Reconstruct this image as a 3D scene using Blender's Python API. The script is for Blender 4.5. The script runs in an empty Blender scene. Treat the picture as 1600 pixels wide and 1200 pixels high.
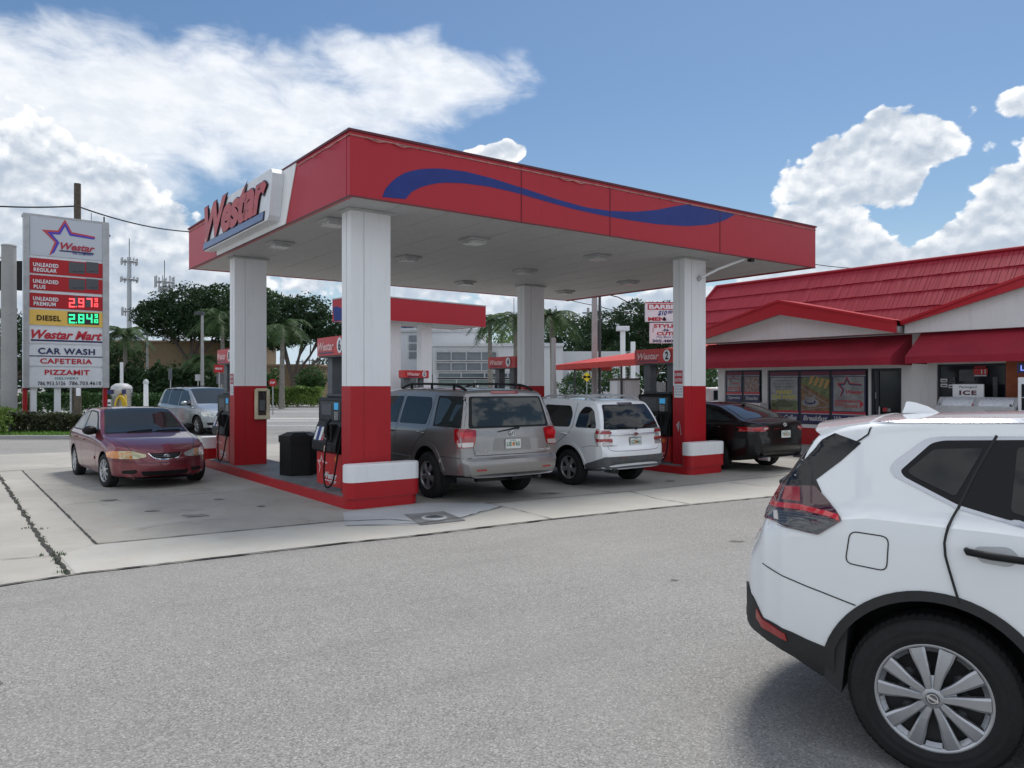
import bpy, bmesh, math, random
from math import sin, cos, pi, radians, sqrt, atan2
from mathutils import Vector, Matrix, noise
from mathutils.bvhtree import BVHTree
from mathutils.geometry import delaunay_2d_cdt

scene = bpy.context.scene
col = scene.collection

# ------------------------------------------------------------------ camera
FPX, HOR, CAMH = 1219.0, 602.3, 1.8
cd = bpy.data.cameras.new("camera")
cam = bpy.data.objects.new("camera", cd); col.objects.link(cam)
cam.location = (0, 0, CAMH); cam.rotation_euler = (radians(90), 0, 0)
cd.sensor_width = 36; cd.lens = FPX/1600*36
cd.shift_y = (HOR-600)/1600
cd.clip_start = 0.05; cd.clip_end = 3000
scene.camera = cam

# ------------------------------------------------------------------ light
SUN_AZ, SUN_EL = radians(28), radians(62)     # azimuth from +Y towards +X
sl = bpy.data.lights.new("sun", 'SUN'); sl.energy = 2.1; sl.angle = radians(16); sl.color = (1, .96, .9)
so = bpy.data.objects.new("sun", sl); col.objects.link(so)
sd = Vector((sin(SUN_AZ)*cos(SUN_EL), cos(SUN_AZ)*cos(SUN_EL), sin(SUN_EL)))
so.rotation_euler = (-sd).to_track_quat('-Z', 'Y').to_euler()
so.location = sd*60
scene.view_settings.view_transform = 'Standard'
scene.view_settings.look = 'None'
scene.view_settings.gamma = 1
scene.view_settings.exposure = 0.48

# ---- small expression language for shader nodes
class X:
    def __init__(s, nt, sock): s.nt, s.s = nt, sock
    def _m(s, op, *o, clamp=False):
        n = s.nt.nodes.new('ShaderNodeMath'); n.operation = op; n.use_clamp = clamp
        for i, v in enumerate((s,)+o):
            if isinstance(v, X): s.nt.links.new(v.s, n.inputs[i])
            else: n.inputs[i].default_value = v
        return X(s.nt, n.outputs[0])
    def __add__(s, o): return s._m('ADD', o)
    __radd__ = __add__
    def __sub__(s, o): return s._m('SUBTRACT', o)
    def __rsub__(s, o): return (s*-1)+o
    def __mul__(s, o): return s._m('MULTIPLY', o)
    __rmul__ = __mul__
    def __truediv__(s, o): return s._m('DIVIDE', o)
    def clamp(s): return s._m('ADD', 0.0, clamp=True)
    def max(s, o): return s._m('MAXIMUM', o)
    def min(s, o): return s._m('MINIMUM', o)
    def pow(s, o): return s._m('POWER', o)
    def step(s, a, b):
        n = s.nt.nodes.new('ShaderNodeMapRange'); n.interpolation_type = 'SMOOTHSTEP'
        s.nt.links.new(s.s, n.inputs[0]); n.inputs[1].default_value = a; n.inputs[2].default_value = b
        return X(s.nt, n.outputs[0])
def comb(nt, x, y, z=0.0):
    n = nt.nodes.new('ShaderNodeCombineXYZ')
    for i, v in enumerate((x, y, z)):
        if isinstance(v, X): nt.links.new(v.s, n.inputs[i])
        else: n.inputs[i].default_value = v
    return X(nt, n.outputs[0])
def sep(nt, v):
    n = nt.nodes.new('ShaderNodeSeparateXYZ'); nt.links.new(v.s, n.inputs[0])
    return [X(nt, n.outputs[i]) for i in range(3)]
def nz(nt, vec, scale, detail=5, rough=.55, dist=0.0, color=False):
    n = nt.nodes.new('ShaderNodeTexNoise'); n.noise_dimensions = '3D'
    if vec is not None: nt.links.new(vec.s, n.inputs['Vector'])
    n.inputs['Scale'].default_value = scale; n.inputs['Detail'].default_value = detail
    n.inputs['Roughness'].default_value = rough; n.inputs['Distortion'].default_value = dist
    return X(nt, n.outputs[1 if color else 0])
def vor(nt, vec, scale, feature='F1', out=0, rnd=1.0):
    n = nt.nodes.new('ShaderNodeTexVoronoi'); n.feature = feature
    if vec is not None: nt.links.new(vec.s, n.inputs['Vector'])
    n.inputs['Scale'].default_value = scale; n.inputs['Randomness'].default_value = rnd
    return X(nt, n.outputs[out])
def mixc(nt, f, a, b, mode='MIX'):
    n = nt.nodes.new('ShaderNodeMix'); n.data_type = 'RGBA'; n.blend_type = mode
    for i, v in ((0, f), (6, a), (7, b)):
        if isinstance(v, X): nt.links.new(v.s, n.inputs[i])
        elif i == 0: n.inputs[0].default_value = v
        else: n.inputs[i].default_value = (*v, 1) if len(v) == 3 else v
    return X(nt, n.outputs[2])

# ------------------------------------------------------------------ sky with clouds (in the world, by compass direction)
w = bpy.data.worlds.new("World"); scene.world = w; w.use_nodes = True
nt = w.node_tree; nt.nodes.clear()
sky = nt.nodes.new('ShaderNodeTexSky'); sky.sky_type = 'NISHITA'; sky.sun_disc = False
sky.sun_elevation = SUN_EL; sky.sun_rotation = SUN_AZ; sky.air_density = 1.1; sky.dust_density = .6; sky.ozone_density = 2.2
tc = nt.nodes.new('ShaderNodeTexCoord')
dx, dy, dz = sep(nt, X(nt, tc.outputs['Generated']))
az = dx._m('ARCTAN2', dy)*57.2958
el = dz._m('ARCSINE')*57.2958
P = comb(nt, az*.1, el*.125, 0.0)
def dirpx(x, y):
    a = math.atan((x-800)/FPX); return math.degrees(a), math.degrees(math.atan((HOR-y)/FPX*cos(a)))
def dirpx(x, y):
    a = math.atan((x-800)/FPX); return math.degrees(a), math.degrees(math.atan((HOR-y)/FPX*cos(a)))
def blobs(az, el, L, wx, wy, amp):
    a = az + (wx-.5)*amp; e = el + (wy-.5)*amp*.7; tot = None
    for (px, py, rx, ry, wt) in L:
        ca, ce = dirpx(px, py); d = (a-ca)/(rx/21.3); f = (e-ce)/(ry/21.3)
        q = (((d*d+f*f)*-1.0+1.0)*wt).max(-1.5); tot = q if tot is None else tot.max(q)
    return tot
SOFT = [(60,190,240,120,1), (230,150,200,85,1), (430,185,260,85,.95), (640,130,180,62,1), (380,120,300,50,.8), (20,110,120,60,.8), (520,190,150,45,.8)]
CUM = [(60,330,170,120,1.1), (165,290,75,60,1), (60,470,240,110,1), (130,400,120,70,1), (250,350,95,42,.8), (260,450,150,80,.9), (20,560,300,70,.9), (640,440,200,50,.7),
       (1395,228,88,46,1.3), (1310,275,84,58,1.3), (1370,285,60,50,1.2), (1275,375,92,66,1.3), (1205,420,80,50,1), (1340,410,80,60,1.1), (1590,330,74,58,1.3), (1540,370,60,36,1.1), (1490,392,80,26,1.1), (1420,445,150,30,.9),
       (1610,170,62,30,.7), (775,250,44,22,1.1), (960,480,300,36,.8), (1900,260,220,180,.9), (-300,250,240,260,.9), (1120,500,200,40,.8)]
wob = nz(nt, P, 2.0, 3, .5, color=True); wx, wy, _ = sep(nt, wob)
wob2 = nz(nt, P, 7.0, 4, .55, color=True); vx, vy, _ = sep(nt, wob2)
def billow(P):      # rounded cauliflower lumps at two sizes
    return (0.55-vor(nt, P, 4.5, 'SMOOTH_F1'))*1.0 + (0.5-vor(nt, P, 12.0, 'SMOOTH_F1'))*.55 + (nz(nt, P, 16, 6, .6)-.5)*.55
Pw = comb(nt, az*.1+(vx-.5)*.10, el*.125+(vy-.5)*.10, 0.0)
bc = blobs(az, el, CUM, wx, wy, 5.0)
n_c = billow(Pw)
fc = bc*.85 + n_c*.85 - .17
Pw2 = comb(nt, az*.1+(vx-.5)*.10-.012, el*.125+(vy-.5)*.10+.07, 0.0)
relief = ((n_c-billow(Pw2))*.85+.60).clamp()
inner = bc.step(0, .9)
# soft layer: fibrous, stretched sideways
Ps = comb(nt, az*.06+el*.012, el*.12, 2.0)
ns = nz(nt, Ps, 3.4, 10, .60, .35)
bs_ = blobs(az, el, SOFT, wx, wy, 6.0)
fs_ = bs_*.9 + (ns-.5)*2.1 + .10
dens_s = fs_.step(-.2, 1.0)
dens_c = fc.step(.02, .22)
Q = comb(nt, dx*2.2, dy*2.2, dz*3.0)
gen = nz(nt, Q, 2.4, 8, .6)
front = dy.step(.15, .45)
back = front*-1+1.0
dens_b = gen.step(.42, .56)*back
lit_s = mixc(nt, nz(nt, Ps, 6.0, 7, .62).step(.34, .66)*.6+fs_.step(.2, 1.4)*.25, (7.5, 7.65, 7.9), (5.7, 6.05, 6.5))
base_dark = el.step(14, 2)*.38
shade = relief*(inner*-.42+1.0)*(base_dark*-1+1.0)
lit_c = mixc(nt, shade.step(.10, .78), (3.5, 4.1, 4.9), (7.9, 8.0, 8.1))
lit_b = mixc(nt, gen.step(.45, .75), (9.6, 9.8, 10.1), (5.6, 6.0, 6.6))
hsv = nt.nodes.new('ShaderNodeHueSaturation'); hsv.inputs['Saturation'].default_value = 1.16; hsv.inputs['Value'].default_value = .70
nt.links.new(sky.outputs[0], hsv.inputs['Color'])
above = el.step(-1.5, .5)
c0 = mixc(nt, el.step(12, 0)*.75, X(nt, hsv.outputs[0]), (4.3, 5.5, 6.9))
c1 = mixc(nt, dens_s*front*above*.93, c0, lit_s)
c2 = mixc(nt, dens_c*front*above, c1, lit_c)
c2 = mixc(nt, dens_b*above, c2, lit_b)
bg = nt.nodes.new('ShaderNodeBackground'); bg.inputs[1].default_value = 0.10
nt.links.new(c2.s, bg.inputs[0])
wo = nt.nodes.new('ShaderNodeOutputWorld'); nt.links.new(bg.outputs[0], wo.inputs[0])
w.cycles.sampling_method = 'MANUAL'; w.cycles.sample_map_resolution = 512

# ------------------------------------------------------------------ materials
MATS = {}
def mat(name, rgb, rough=.6, metal=0.0, coat=0.0, spec=.5, emit=None, estr=0.0, var=0.0, vscale=3.0, bump=0.0, bscale=60.0, trans=0.0, coords='Object'):
    if name in MATS: return MATS[name]
    m = bpy.data.materials.new(name); m.use_nodes = True; MATS[name] = m
    t = m.node_tree; b = t.nodes['Principled BSDF']
    b.inputs['Base Color'].default_value = (*rgb, 1); b.inputs['Roughness'].default_value = rough
    b.inputs['Metallic'].default_value = metal; b.inputs['Coat Weight'].default_value = coat
    b.inputs['Coat Roughness'].default_value = .04; b.inputs['Specular IOR Level'].default_value = spec
    if trans: b.inputs['Transmission Weight'].default_value = trans
    if emit: b.inputs['Emission Color'].default_value = (*emit, 1); b.inputs['Emission Strength'].default_value = estr
    if var or bump:
        tc = t.nodes.new('ShaderNodeTexCoord'); v = X(t, tc.outputs[coords])
        if var:
            n = nz(t, v, vscale, 6, .62)
            f = n.step(.3, .7)
            lo = tuple(c*(1-var) for c in rgb); hi = tuple(min(1, c*(1+var*.6)) for c in rgb)
            t.links.new(mixc(t, f, lo, hi).s, b.inputs['Base Color'])
            n2 = nz(t, v, vscale*5, 4, .6)
            t.links.new((n2*.25+(rough-.12)).clamp().s, b.inputs['Roughness'])
        if bump:
            bn = t.nodes.new('ShaderNodeBump'); bn.inputs['Strength'].default_value = bump; bn.inputs['Distance'].default_value = .02
            t.links.new(nz(t, v, bscale, 4, .6).s, bn.inputs['Height']); t.links.new(bn.outputs[0], b.inputs['Normal'])
    return m

def mat_nodes(name):
    m = bpy.data.materials.new(name); m.use_nodes = True; MATS[name] = m
    t = m.node_tree; b = t.nodes['Principled BSDF']; tc = t.nodes.new('ShaderNodeTexCoord')
    return m, t, b, tc

def bump_to(t, b, h, strength=.3, dist=.01):
    bn = t.nodes.new('ShaderNodeBump'); bn.inputs['Strength'].default_value = strength; bn.inputs['Distance'].default_value = dist
    t.links.new(h.s, bn.inputs['Height']); t.links.new(bn.outputs[0], b.inputs['Normal'])

# asphalt: pale worn aggregate
def make_asphalt(name, lo, mid, hi, patch=.25):
    m, t, b, tc = mat_nodes(name); v = X(t, tc.outputs['Object'])
    big = nz(t, v, .30, 6, .66).step(.36, .64)
    med = nz(t, v, 2.4, 6, .68).step(.34, .68)
    grain = vor(t, v, 120, 'F1', 1)
    gr = sep(t, grain)[0]
    fine = nz(t, v, 260, 2, .6)
    g = (gr*.5+fine*.5)
    c = mixc(t, g.step(.15, .85), lo, hi)
    c = mixc(t, big*.42, c, tuple(x*.70 for x in mid)); c = mixc(t, med*.26, c, tuple(min(1, x*1.3) for x in mid))
    gr2 = sep(t, vor(t, v, 105, 'F1', 1)); lump = gr2[1]
    c = mixc(t, lump.step(.80, .92)*.44, c, tuple(min(1, x*2.1) for x in mid)); c = mixc(t, lump.step(.20, .08)*.55, c, tuple(x*.38 for x in mid))
    pit = vor(t, v, 9, 'F1', 0); pitm = pit.step(.10, .03)*nz(t, v, .9, 3, .5).step(.52, .62)
    c = mixc(t, pitm*.75, c, tuple(x*.35 for x in mid))
    oil = nz(t, v, 1.1, 4, .55).step(.62, .76)
    c = mixc(t, oil*.30, c, tuple(x*.5 for x in mid))
    x_, y_, z_ = sep(t, v); trk = nz(t, comb(t, x_*.22+y_*.05, y_*1.3-x_*.75, 0), 1.2, 5, .6).step(.5, .75)
    c = mixc(t, trk*.34, c, tuple(x*.62 for x in mid))
    dust = nz(t, v, .16, 4, .6).step(.42, .66)
    c = mixc(t, dust*.30, c, tuple(min(1, x*1.45) for x in mid))
    t.links.new(c.s, b.inputs['Base Color']); b.inputs['Roughness'].default_value = .88
    bump_to(t, b, g*.5+lump*.5+med*.4, .3, .004)
    return m
M_ASPH = make_asphalt('asphalt', (.150, .146, .138), (.240, .234, .222), (.325, .318, .302))
M_ROAD = make_asphalt('road_asphalt', (.11, .11, .11), (.22, .22, .215), (.33, .33, .325))
def make_concrete(name, lo, hi, warm, stain=.35, scl=1.0):
    m, t, b, tc = mat_nodes(name); v = X(t, tc.outputs['Object'])
    a = nz(t, v, .45*scl, 7, .62).step(.28, .75)
    bb = nz(t, v, 2.6*scl, 6, .66).step(.36, .68)
    s = nz(t, v, 1.3*scl, 5, .7, .8).step(.56, .74)
    c = mixc(t, a, lo, hi); c = mixc(t, bb*.38, c, warm)
    c = mixc(t, s*stain, c, tuple(x*.42 for x in lo))
    sp = nz(t, v, 45, 3, .6).step(.2, .8)
    c = mixc(t, sp*.14, c, tuple(x*.5 for x in lo))
    t.links.new(c.s, b.inputs['Base Color']); b.inputs['Roughness'].default_value = .8
    bump_to(t, b, bb*.5+sp, .25, .004)
    return m
M_CONC = make_concrete('forecourt_concrete', (.33, .322, .298), (.46, .442, .398), (.36, .325, .26))
M_SLAB = make_concrete('stained_concrete', (.275, .268, .248), (.40, .386, .35), (.30, .265, .21), .5)
M_APRON = make_concrete('pale_concrete', (.36, .36, .34), (.49, .48, .44), (.43, .385, .31), .22)
M_PAD = make_concrete('grey_washed_concrete', (.33, .35, .36), (.47, .49, .50), (.40, .41, .41), .3)

def white_panel(name, rgb, streak=.18, rough=.45):
    m, t, b, tc = mat_nodes(name); v = X(t, tc.outputs['Object'])
    x, y, z = sep(t, v)
    st = nz(t, comb(t, x*6, y*6, z*.5), 2.0, 6, .65).step(.45, .8)
    di = nz(t, v, 1.7, 6, .7).step(.5, .8)
    c = mixc(t, st*streak, rgb, tuple(k*.55 for k in rgb))
    c = mixc(t, di*streak*.8, c, (rgb[0]*.7, rgb[1]*.66, rgb[2]*.58))
    t.links.new(c.s, b.inputs['Base Color']); b.inputs['Roughness'].default_value = rough; b.inputs['Specular IOR Level'].default_value = .35
    return m
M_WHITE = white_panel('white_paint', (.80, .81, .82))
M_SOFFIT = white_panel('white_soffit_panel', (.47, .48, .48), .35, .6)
M_WALLW = white_panel('white_stucco', (.66, .66, .665), .25, .8)
M_RED = white_panel('red_paint', (.40, .010, .016), .25, .42)
M_REDF = white_panel('red_fascia', (.42, .014, .026), .16, .36)
M_BLUE = mat('blue_paint', (.016, .034, .20), .42, spec=.3, var=.1)
M_NAVY = mat('navy_vinyl', (.012, .014, .09), .3)
M_DRED = mat('crimson_vinyl', (.42, .018, .035), .35)
M_BLACK = mat('black_plastic', (.008, .008, .009), .45, spec=.25)
M_BLACKR = mat('black_rubber', (.010, .010, .011), .75, spec=.25)
M_DGREY = mat('dark_grey_metal', (.045, .05, .055), .5, var=.2)
M_MGREY = mat('mid_grey_paint', (.12, .13, .14), .55, spec=.3, var=.2)
M_LGREY = mat('light_grey_paint', (.42, .43, .44), .5, var=.15)
M_GALV = mat('galvanised_steel', (.40, .42, .43), .45, .6, var=.2, vscale=5)
M_STEEL = mat('brushed_steel', (.55, .56, .57), .28, .9, var=.1)
M_CHROME = mat('chrome', (.75, .76, .78), .08, 1.0)
M_ORANGE = mat('orange_sticker', (.8, .2, .02), .4)
M_YEL = mat('yellow_sign_face', (.78, .50, .10), .45)
M_CREAM = mat('cream_plastic', (.62, .55, .38), .5, var=.2)
M_PANELW = mat('white_sign_face', (.70, .72, .75), .4, var=.06)
M_LED_R = mat('red_led', (.8, .05, .05), .4, emit=(1, .09, .10), estr=1.1)
M_LED_G = mat('green_led', (.05, .6, .2), .4, emit=(.03, 1, .36), estr=1.0)
M_LEDOFF = mat('dark_led_module', (.07, .075, .085), .5)
M_LEDBK = mat('led_module_black', (.02, .025, .025), .4)
M_CONCP = make_concrete('pole_concrete', (.30, .30, .30), (.38, .38, .37), (.33, .32, .30), .25, 3)
M_WOOD = mat('weathered_wood', (.12, .10, .08), .85, spec=.1, var=.35, vscale=9, bump=.4, bscale=40)
M_BARK = mat('bark', (.10, .08, .065), .9, var=.35, vscale=8, bump=.5, bscale=30)
M_PALMT = mat('palm_trunk', (.24, .22, .19), .85, var=.3, vscale=6, bump=.3, bscale=20)
M_BEIGE = mat('beige_stucco', (.25, .185, .115), .9, spec=.2, var=.12, vscale=.6)
M_GLASSD = mat('dark_window_glass', (.010, .014, .018), .08, spec=.3)
M_GLASSB = mat('blue_office_glass', (.02, .09, .22), .08, spec=.9)

def leafmat(name, a, b2, scale=.9):
    m, t, b, tc = mat_nodes(name); v = X(t, tc.outputs['Object'])
    f = nz(t, v, scale, 4, .6).step(.3, .7); g = nz(t, v, scale*9, 3, .6).step(.3, .7)
    c = mixc(t, f*.6+g*.4, a, b2)
    t.links.new(c.s, b.inputs['Base Color']); b.inputs['Roughness'].default_value = .55
    b.inputs['Specular IOR Level'].default_value = .15
    tr = t.nodes.new('ShaderNodeBsdfTranslucent'); mx = t.nodes.new('ShaderNodeMixShader')
    t.links.new(c.s, tr.inputs[0]); mx.inputs[0].default_value = .22
    out = t.nodes['Material Output']
    t.links.new(b.outputs[0], mx.inputs[1]); t.links.new(tr.outputs[0], mx.inputs[2]); t.links.new(mx.outputs[0], out.inputs[0])
    return m
M_LEAFD = leafmat('dark_foliage', (.011, .028, .013), (.055, .098, .040))
M_LEAFM = leafmat('green_foliage', (.020, .055, .02), (.085, .155, .05))
M_LEAFL = leafmat('light_foliage', (.06, .12, .025), (.22, .32, .08))
M_LEAFP = leafmat('palm_foliage', (.018, .045, .017), (.085, .14, .052))
M_HEDGE = leafmat('hedge_foliage', (.03, .035, .022), (.10, .115, .06), 2.5)
M_GRASS = leafmat('grass_blades', (.05, .13, .02), (.17, .33, .06), 1.5)

# ------------------------------------------------------------------ mesh helpers
UANG = radians(36.38)
OX, OY = -2.34, 11.2
def G(a, b, z=0.0):
    return Vector((OX + a*cos(UANG) - b*sin(UANG), OY + a*sin(UANG) + b*cos(UANG), z))

def tag(o, label=None, cat=None, group=None, kind=None):
    if label: o['label'] = label
    if cat: o['category'] = cat
    if group: o['group'] = group
    if kind: o['kind'] = kind
    return o
def thing(name, label, cat, loc=(0,0,0), rz=0.0, group=None):
    o = bpy.data.objects.new(name, None); col.objects.link(o)
    o.location = loc; o.rotation_euler = (0, 0, rz); o.empty_display_size = .2
    return tag(o, label, cat, group)

class MB:
    """collects shapes into one mesh; every face remembers a material"""
    def __init__(s): s.v = []; s.f = []; s.m = []; s.mats = []; s.sm = []
    def mi(s, m):
        if m not in s.mats: s.mats.append(m)
        return s.mats.index(m)
    def add(s, vs, fs, m, smooth=False):
        o = len(s.v); s.v += [tuple(v) for v in vs]; k = s.mi(m)
        for f in fs: s.f.append(tuple(i+o for i in f)); s.m.append(k); s.sm.append(smooth)
        return s
    def box(s, x0, x1, y0, y1, z0, z1, m, M=None, bev=0.0):
        if bev > 0:
            bm = bmesh.new(); bmesh.ops.create_cube(bm, size=1)
            for v in bm.verts: v.co = Vector((x0+(v.co.x+.5)*(x1-x0), y0+(v.co.y+.5)*(y1-y0), z0+(v.co.z+.5)*(z1-z0)))
            bmesh.ops.bevel(bm, geom=bm.edges[:], offset=bev, segments=2, affect='EDGES', profile=.5)
            bm.verts.index_update()
            vs = [v.co.copy() for v in bm.verts]; fs = [[v.index for v in f.verts] for f in bm.faces]; bm.free()
            if M: vs = [M @ v for v in vs]
            return s.add(vs, fs, m)
        vs = [Vector((x, y, z)) for z in (z0, z1) for y in (y0, y1) for x in (x0, x1)]
        if M: vs = [M @ v for v in vs]
        return s.add(vs, [(0,2,3,1), (4,5,7,6), (0,1,5,4), (2,6,7,3), (0,4,6,2), (1,3,7,5)], m)
    def prism(s, pts, z0, z1, m, M=None, cap=True, smooth=False):
        """pts: 2D outline (x,y) extruded along local z"""
        n = len(pts)
        ar = sum(pts[i][0]*pts[(i+1) % n][1]-pts[(i+1) % n][0]*pts[i][1] for i in range(n))
        if ar < 0: pts = pts[::-1]
        vs = [Vector((x, y, z0)) for x, y in pts]+[Vector((x, y, z1)) for x, y in pts]
        if M: vs = [M @ v for v in vs]
        s.add(vs, [(i, (i+1) % n, n+(i+1) % n, n+i) for i in range(n)], m, smooth)
        if cap: s.add(vs, [tuple(range(n))[::-1], tuple(range(n, 2*n))], m)
        return s
    def tube(s, path, r, m, n=8, cap=True, smooth=True):
        path = [Vector(p) for p in path]; rs = r if isinstance(r, (list, tuple)) else [r]*len(path)
        rings = []; up = None
        for i, p in enumerate(path):
            d = (path[min(i+1, len(path)-1)]-path[max(i-1, 0)]).normalized()
            if up is None: up = Vector((0, 0, 1)) if abs(d.z) < .9 else Vector((1, 0, 0))
            sx = d.cross(up).normalized(); up = sx.cross(d).normalized()
            rings.append([p+(sx*cos(2*pi*k/n)+up*sin(2*pi*k/n))*rs[i] for k in range(n)])
        vs = [v for r_ in rings for v in r_]; fs = []
        for i in range(len(path)-1):
            for k in range(n): fs.append((i*n+k, i*n+(k+1) % n, (i+1)*n+(k+1) % n, (i+1)*n+k))
        s.add(vs, fs, m, smooth)
        if cap: s.add(vs, [tuple(range(n))[::-1], tuple(range(len(vs)-n, len(vs)))], m)
        return s
    def lathe(s, prof, m, M=None, n=32, smooth=True):
        """prof: (r, z) revolved around local z"""
        vs = [Vector((r*cos(2*pi*k/n), r*sin(2*pi*k/n), z)) for r, z in prof for k in range(n)]
        if M: vs = [M @ v for v in vs]
        fs = [(i*n+k, i*n+(k+1) % n, (i+1)*n+(k+1) % n, (i+1)*n+k) for i in range(len(prof)-1) for k in range(n)]
        return s.add(vs, fs, m, smooth)
    def quad(s, a, b, c, d, m): return s.add([a, b, c, d], [(0, 1, 2, 3)], m)
    def mesh(s, name):
        me = bpy.data.meshes.new(name); me.from_pydata(s.v, [], s.f)
        for m in s.mats: me.materials.append(m)
        me.polygons.foreach_set('material_index', s.m); me.polygons.foreach_set('use_smooth', s.sm)
        me.update(); return me
    def build(s, name, parent=None, loc=(0,0,0), rz=0.0):
        o = bpy.data.objects.new(name, s.mesh(name)); col.objects.link(o)
        o.location = loc; o.rotation_euler = (0, 0, rz)
        if parent: o.parent = parent
        return o
def obj(name, me, parent=None):
    o = bpy.data.objects.new(name, me); col.objects.link(o)
    if parent: o.parent = parent
    return o
def copy_tree(o, parent=None):
    c = o.copy(); col.objects.link(c); c.parent = parent
    for ch in list(o.children): copy_tree(ch, c)
    return c

# ------------------------------------------------------------------ lettering
_tc = {}
def text_geo(body, bold, shear, space=1.0):
    k = (body, bold, shear, space)
    if k in _tc: return _tc[k]
    cu = bpy.data.curves.new('t', 'FONT'); cu.body = body; cu.offset = bold; cu.shear = shear; cu.size = 1
    cu.resolution_u = 3; cu.align_x = 'LEFT'; cu.space_character = space
    o = bpy.data.objects.new('t', cu); col.objects.link(o)
    dg = bpy.context.evaluated_depsgraph_get()
    me = bpy.data.meshes.new_from_object(o.evaluated_get(dg))
    vs = [v.co.copy() for v in me.vertices]; fs = [tuple(p.vertices) for p in me.polygons]
    bpy.data.objects.remove(o); bpy.data.curves.remove(cu); bpy.data.meshes.remove(me)
    if vs:
        x0 = min(v.x for v in vs); x1 = max(v.x for v in vs); y0 = min(v.y for v in vs); y1 = max(v.y for v in vs)
    else: x0 = y0 = 0; x1 = y1 = 1
    _tc[k] = (vs, fs, x0, x1, y0, y1); return _tc[k]
def letters(mb, body, M, x0, x1, y0, y1, m, depth=.004, bold=.02, shear=0.0, space=1.0):
    """fit body into the rectangle x0..x1 / y0..y1 of plane M (x right, y up, z out)"""
    vs, fs, a0, a1, b0, b1 = text_geo(body, bold, shear, space)
    P_ = [((v.x-a0)/(a1-a0)*(x1-x0)+x0, (v.y-b0)/(b1-b0)*(y1-y0)+y0) for v in vs]
    mb.add([M @ Vector((x, y, depth)) for x, y in P_], fs, m)
    return mb
def plane_M(origin, right, up=(0,0,1)):
    r = Vector(right).normalized(); u = Vector(up).normalized(); n = r.cross(u)
    M = Matrix.Identity(4)
    for i in range(3): M[i][0] = r[i]; M[i][1] = u[i]; M[i][2] = n[i]; M[i][3] = origin[i]
    return M
def mirror_poly(pts): return pts[::-1]
def star_logo(mb, M, x0, y0, s, mred=None, mblue=None, d=.004):
    """open star emblem: an outlined star without its lower right, blue inside and red outside"""
    mred = mred or M_DRED; mblue = mblue or M_BLUE
    P_ = [(0, .62), (.38, .66), (.52, 1.0), (.66, .66), (1.30, .60), ]
    outer = [(1.30, .66), (.70, .72), (.52, 1.06), (.34, .72), (-.06, .70), (.26, .38), (.12, -.02)]
    mid =   [(1.30, .62), (.68, .67), (.52, .97), (.36, .67), (.07, .65), (.31, .38), (.17, .02)]
    inner = [(1.28, .57), (.64, .61), (.52, .86), (.40, .61), (.20, .60), (.38, .38), (.25, .08)]
    def band(A, B, m, dd):
        vs = [M @ Vector((x0+x*s, y0+y*s, dd)) for x, y in A+B]; n = len(A)
        mb.add(vs, [(i, n+i, n+i+1, i+1) for i in range(n-1)], m)
    band(outer, mid, mred, d); band(mid, inner, mblue, d)
# ================================================================== GROUND
def sheet(name, pts, z, m, res=None, label=None):
    mb = MB(); mb.add([(p[0], p[1], z) for p in pts], [tuple(range(len(pts)))], m)
    o = mb.build(name); o['kind'] = 'structure'; return o
def GP(l): return [tuple(G(a, b)[:2]) for a, b in l]
sheet('ground', [(-900, -60), (900, -60), (900, 1500), (-900, 1500)], 0, M_ASPH)
sheet('forecourt', GP([(-14, -2.1), (-4.31, -2.05), (-3.76, -1.98), (-2.17, -2.05), (-1.02, -2.12), (-.24, -2.22), (1.86, -2.29),
      (4.01, -2.5), (6.6, -2.81), (13.6, -3.4), (13.6, 12.5), (-14, 14.5)]), .004, M_CONC)
sheet('pump_slab', GP([(-3.31, -.52), (-2.3, -.61), (-.57, -.74), (1.9, -.64), (4.51, -.95), (8.9, -1.1), (11.6, -1.2), (11.6, 9.0), (-3.32, 9.0)]), .008, M_SLAB)
sheet('apron', GP([(-3.72, -.90), (-3.31, -.56), (-2.3, -.65), (-.57, -.78), (1.9, -.68), (4.51, -.99), (8.9, -1.14), (11.6, -1.24), (13.5, -1.3), (13.5, -3.36),
      (6.6, -2.78), (4.01, -2.46), (1.86, -2.25), (-.24, -2.18), (-1.02, -2.08), (-2.17, -2.01), (-3.70, -1.95)]), .008, M_APRON)
sheet('washed_pad', GP([(-.15, -.12), (1.25, -.05), (1.95, -.55), (1.97, -1.03), (.97, -1.55), (.2, -1.62), (-.57, -1.14)]), .012, M_PAD)
sheet('manhole_surround', GP([(.44, -.83), (1.03, -.91), (.88, -1.72), (.22, -1.67)]), .016, mat('patch_concrete', (.17, .175, .175), .85, var=.3, bump=.3))

def strip(mb, pts, w, z, m, jit=0.0, seed=0):
    rnd = random.Random(seed); P_ = []
    for i in range(len(pts)-1):
        a = Vector(pts[i]); b = Vector(pts[i+1]); n = max(1, int((b-a).length/.12)) if jit else 1
        for k in range(n): P_.append(a.lerp(b, k/n))
    P_.append(Vector(pts[-1]))
    L = []; R_ = []
    for i, p in enumerate(P_):
        d = (P_[min(i+1, len(P_)-1)]-P_[max(i-1, 0)]).normalized(); n = Vector((-d.y, d.x))
        o = n*rnd.uniform(-jit, jit); ww = w*(rnd.uniform(.35, 1.5) if jit else 1)
        L.append(p+o+n*ww/2); R_.append(p+o-n*ww/2)
    vs = [(v.x, v.y, z) for v in L+R_]; n = len(L)
    mb.add(vs, [(i, n+i, n+i+1, i+1) for i in range(n-1)], m)
M_JOINT = mat('joint_dirt', (.045, .043, .038), .95, var=.4, vscale=20)
mb = MB()
strip(mb, GP([(-3.32, 8.92), (-3.31, -.52)]), .022, .016, M_JOINT, .004, 1)
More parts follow.
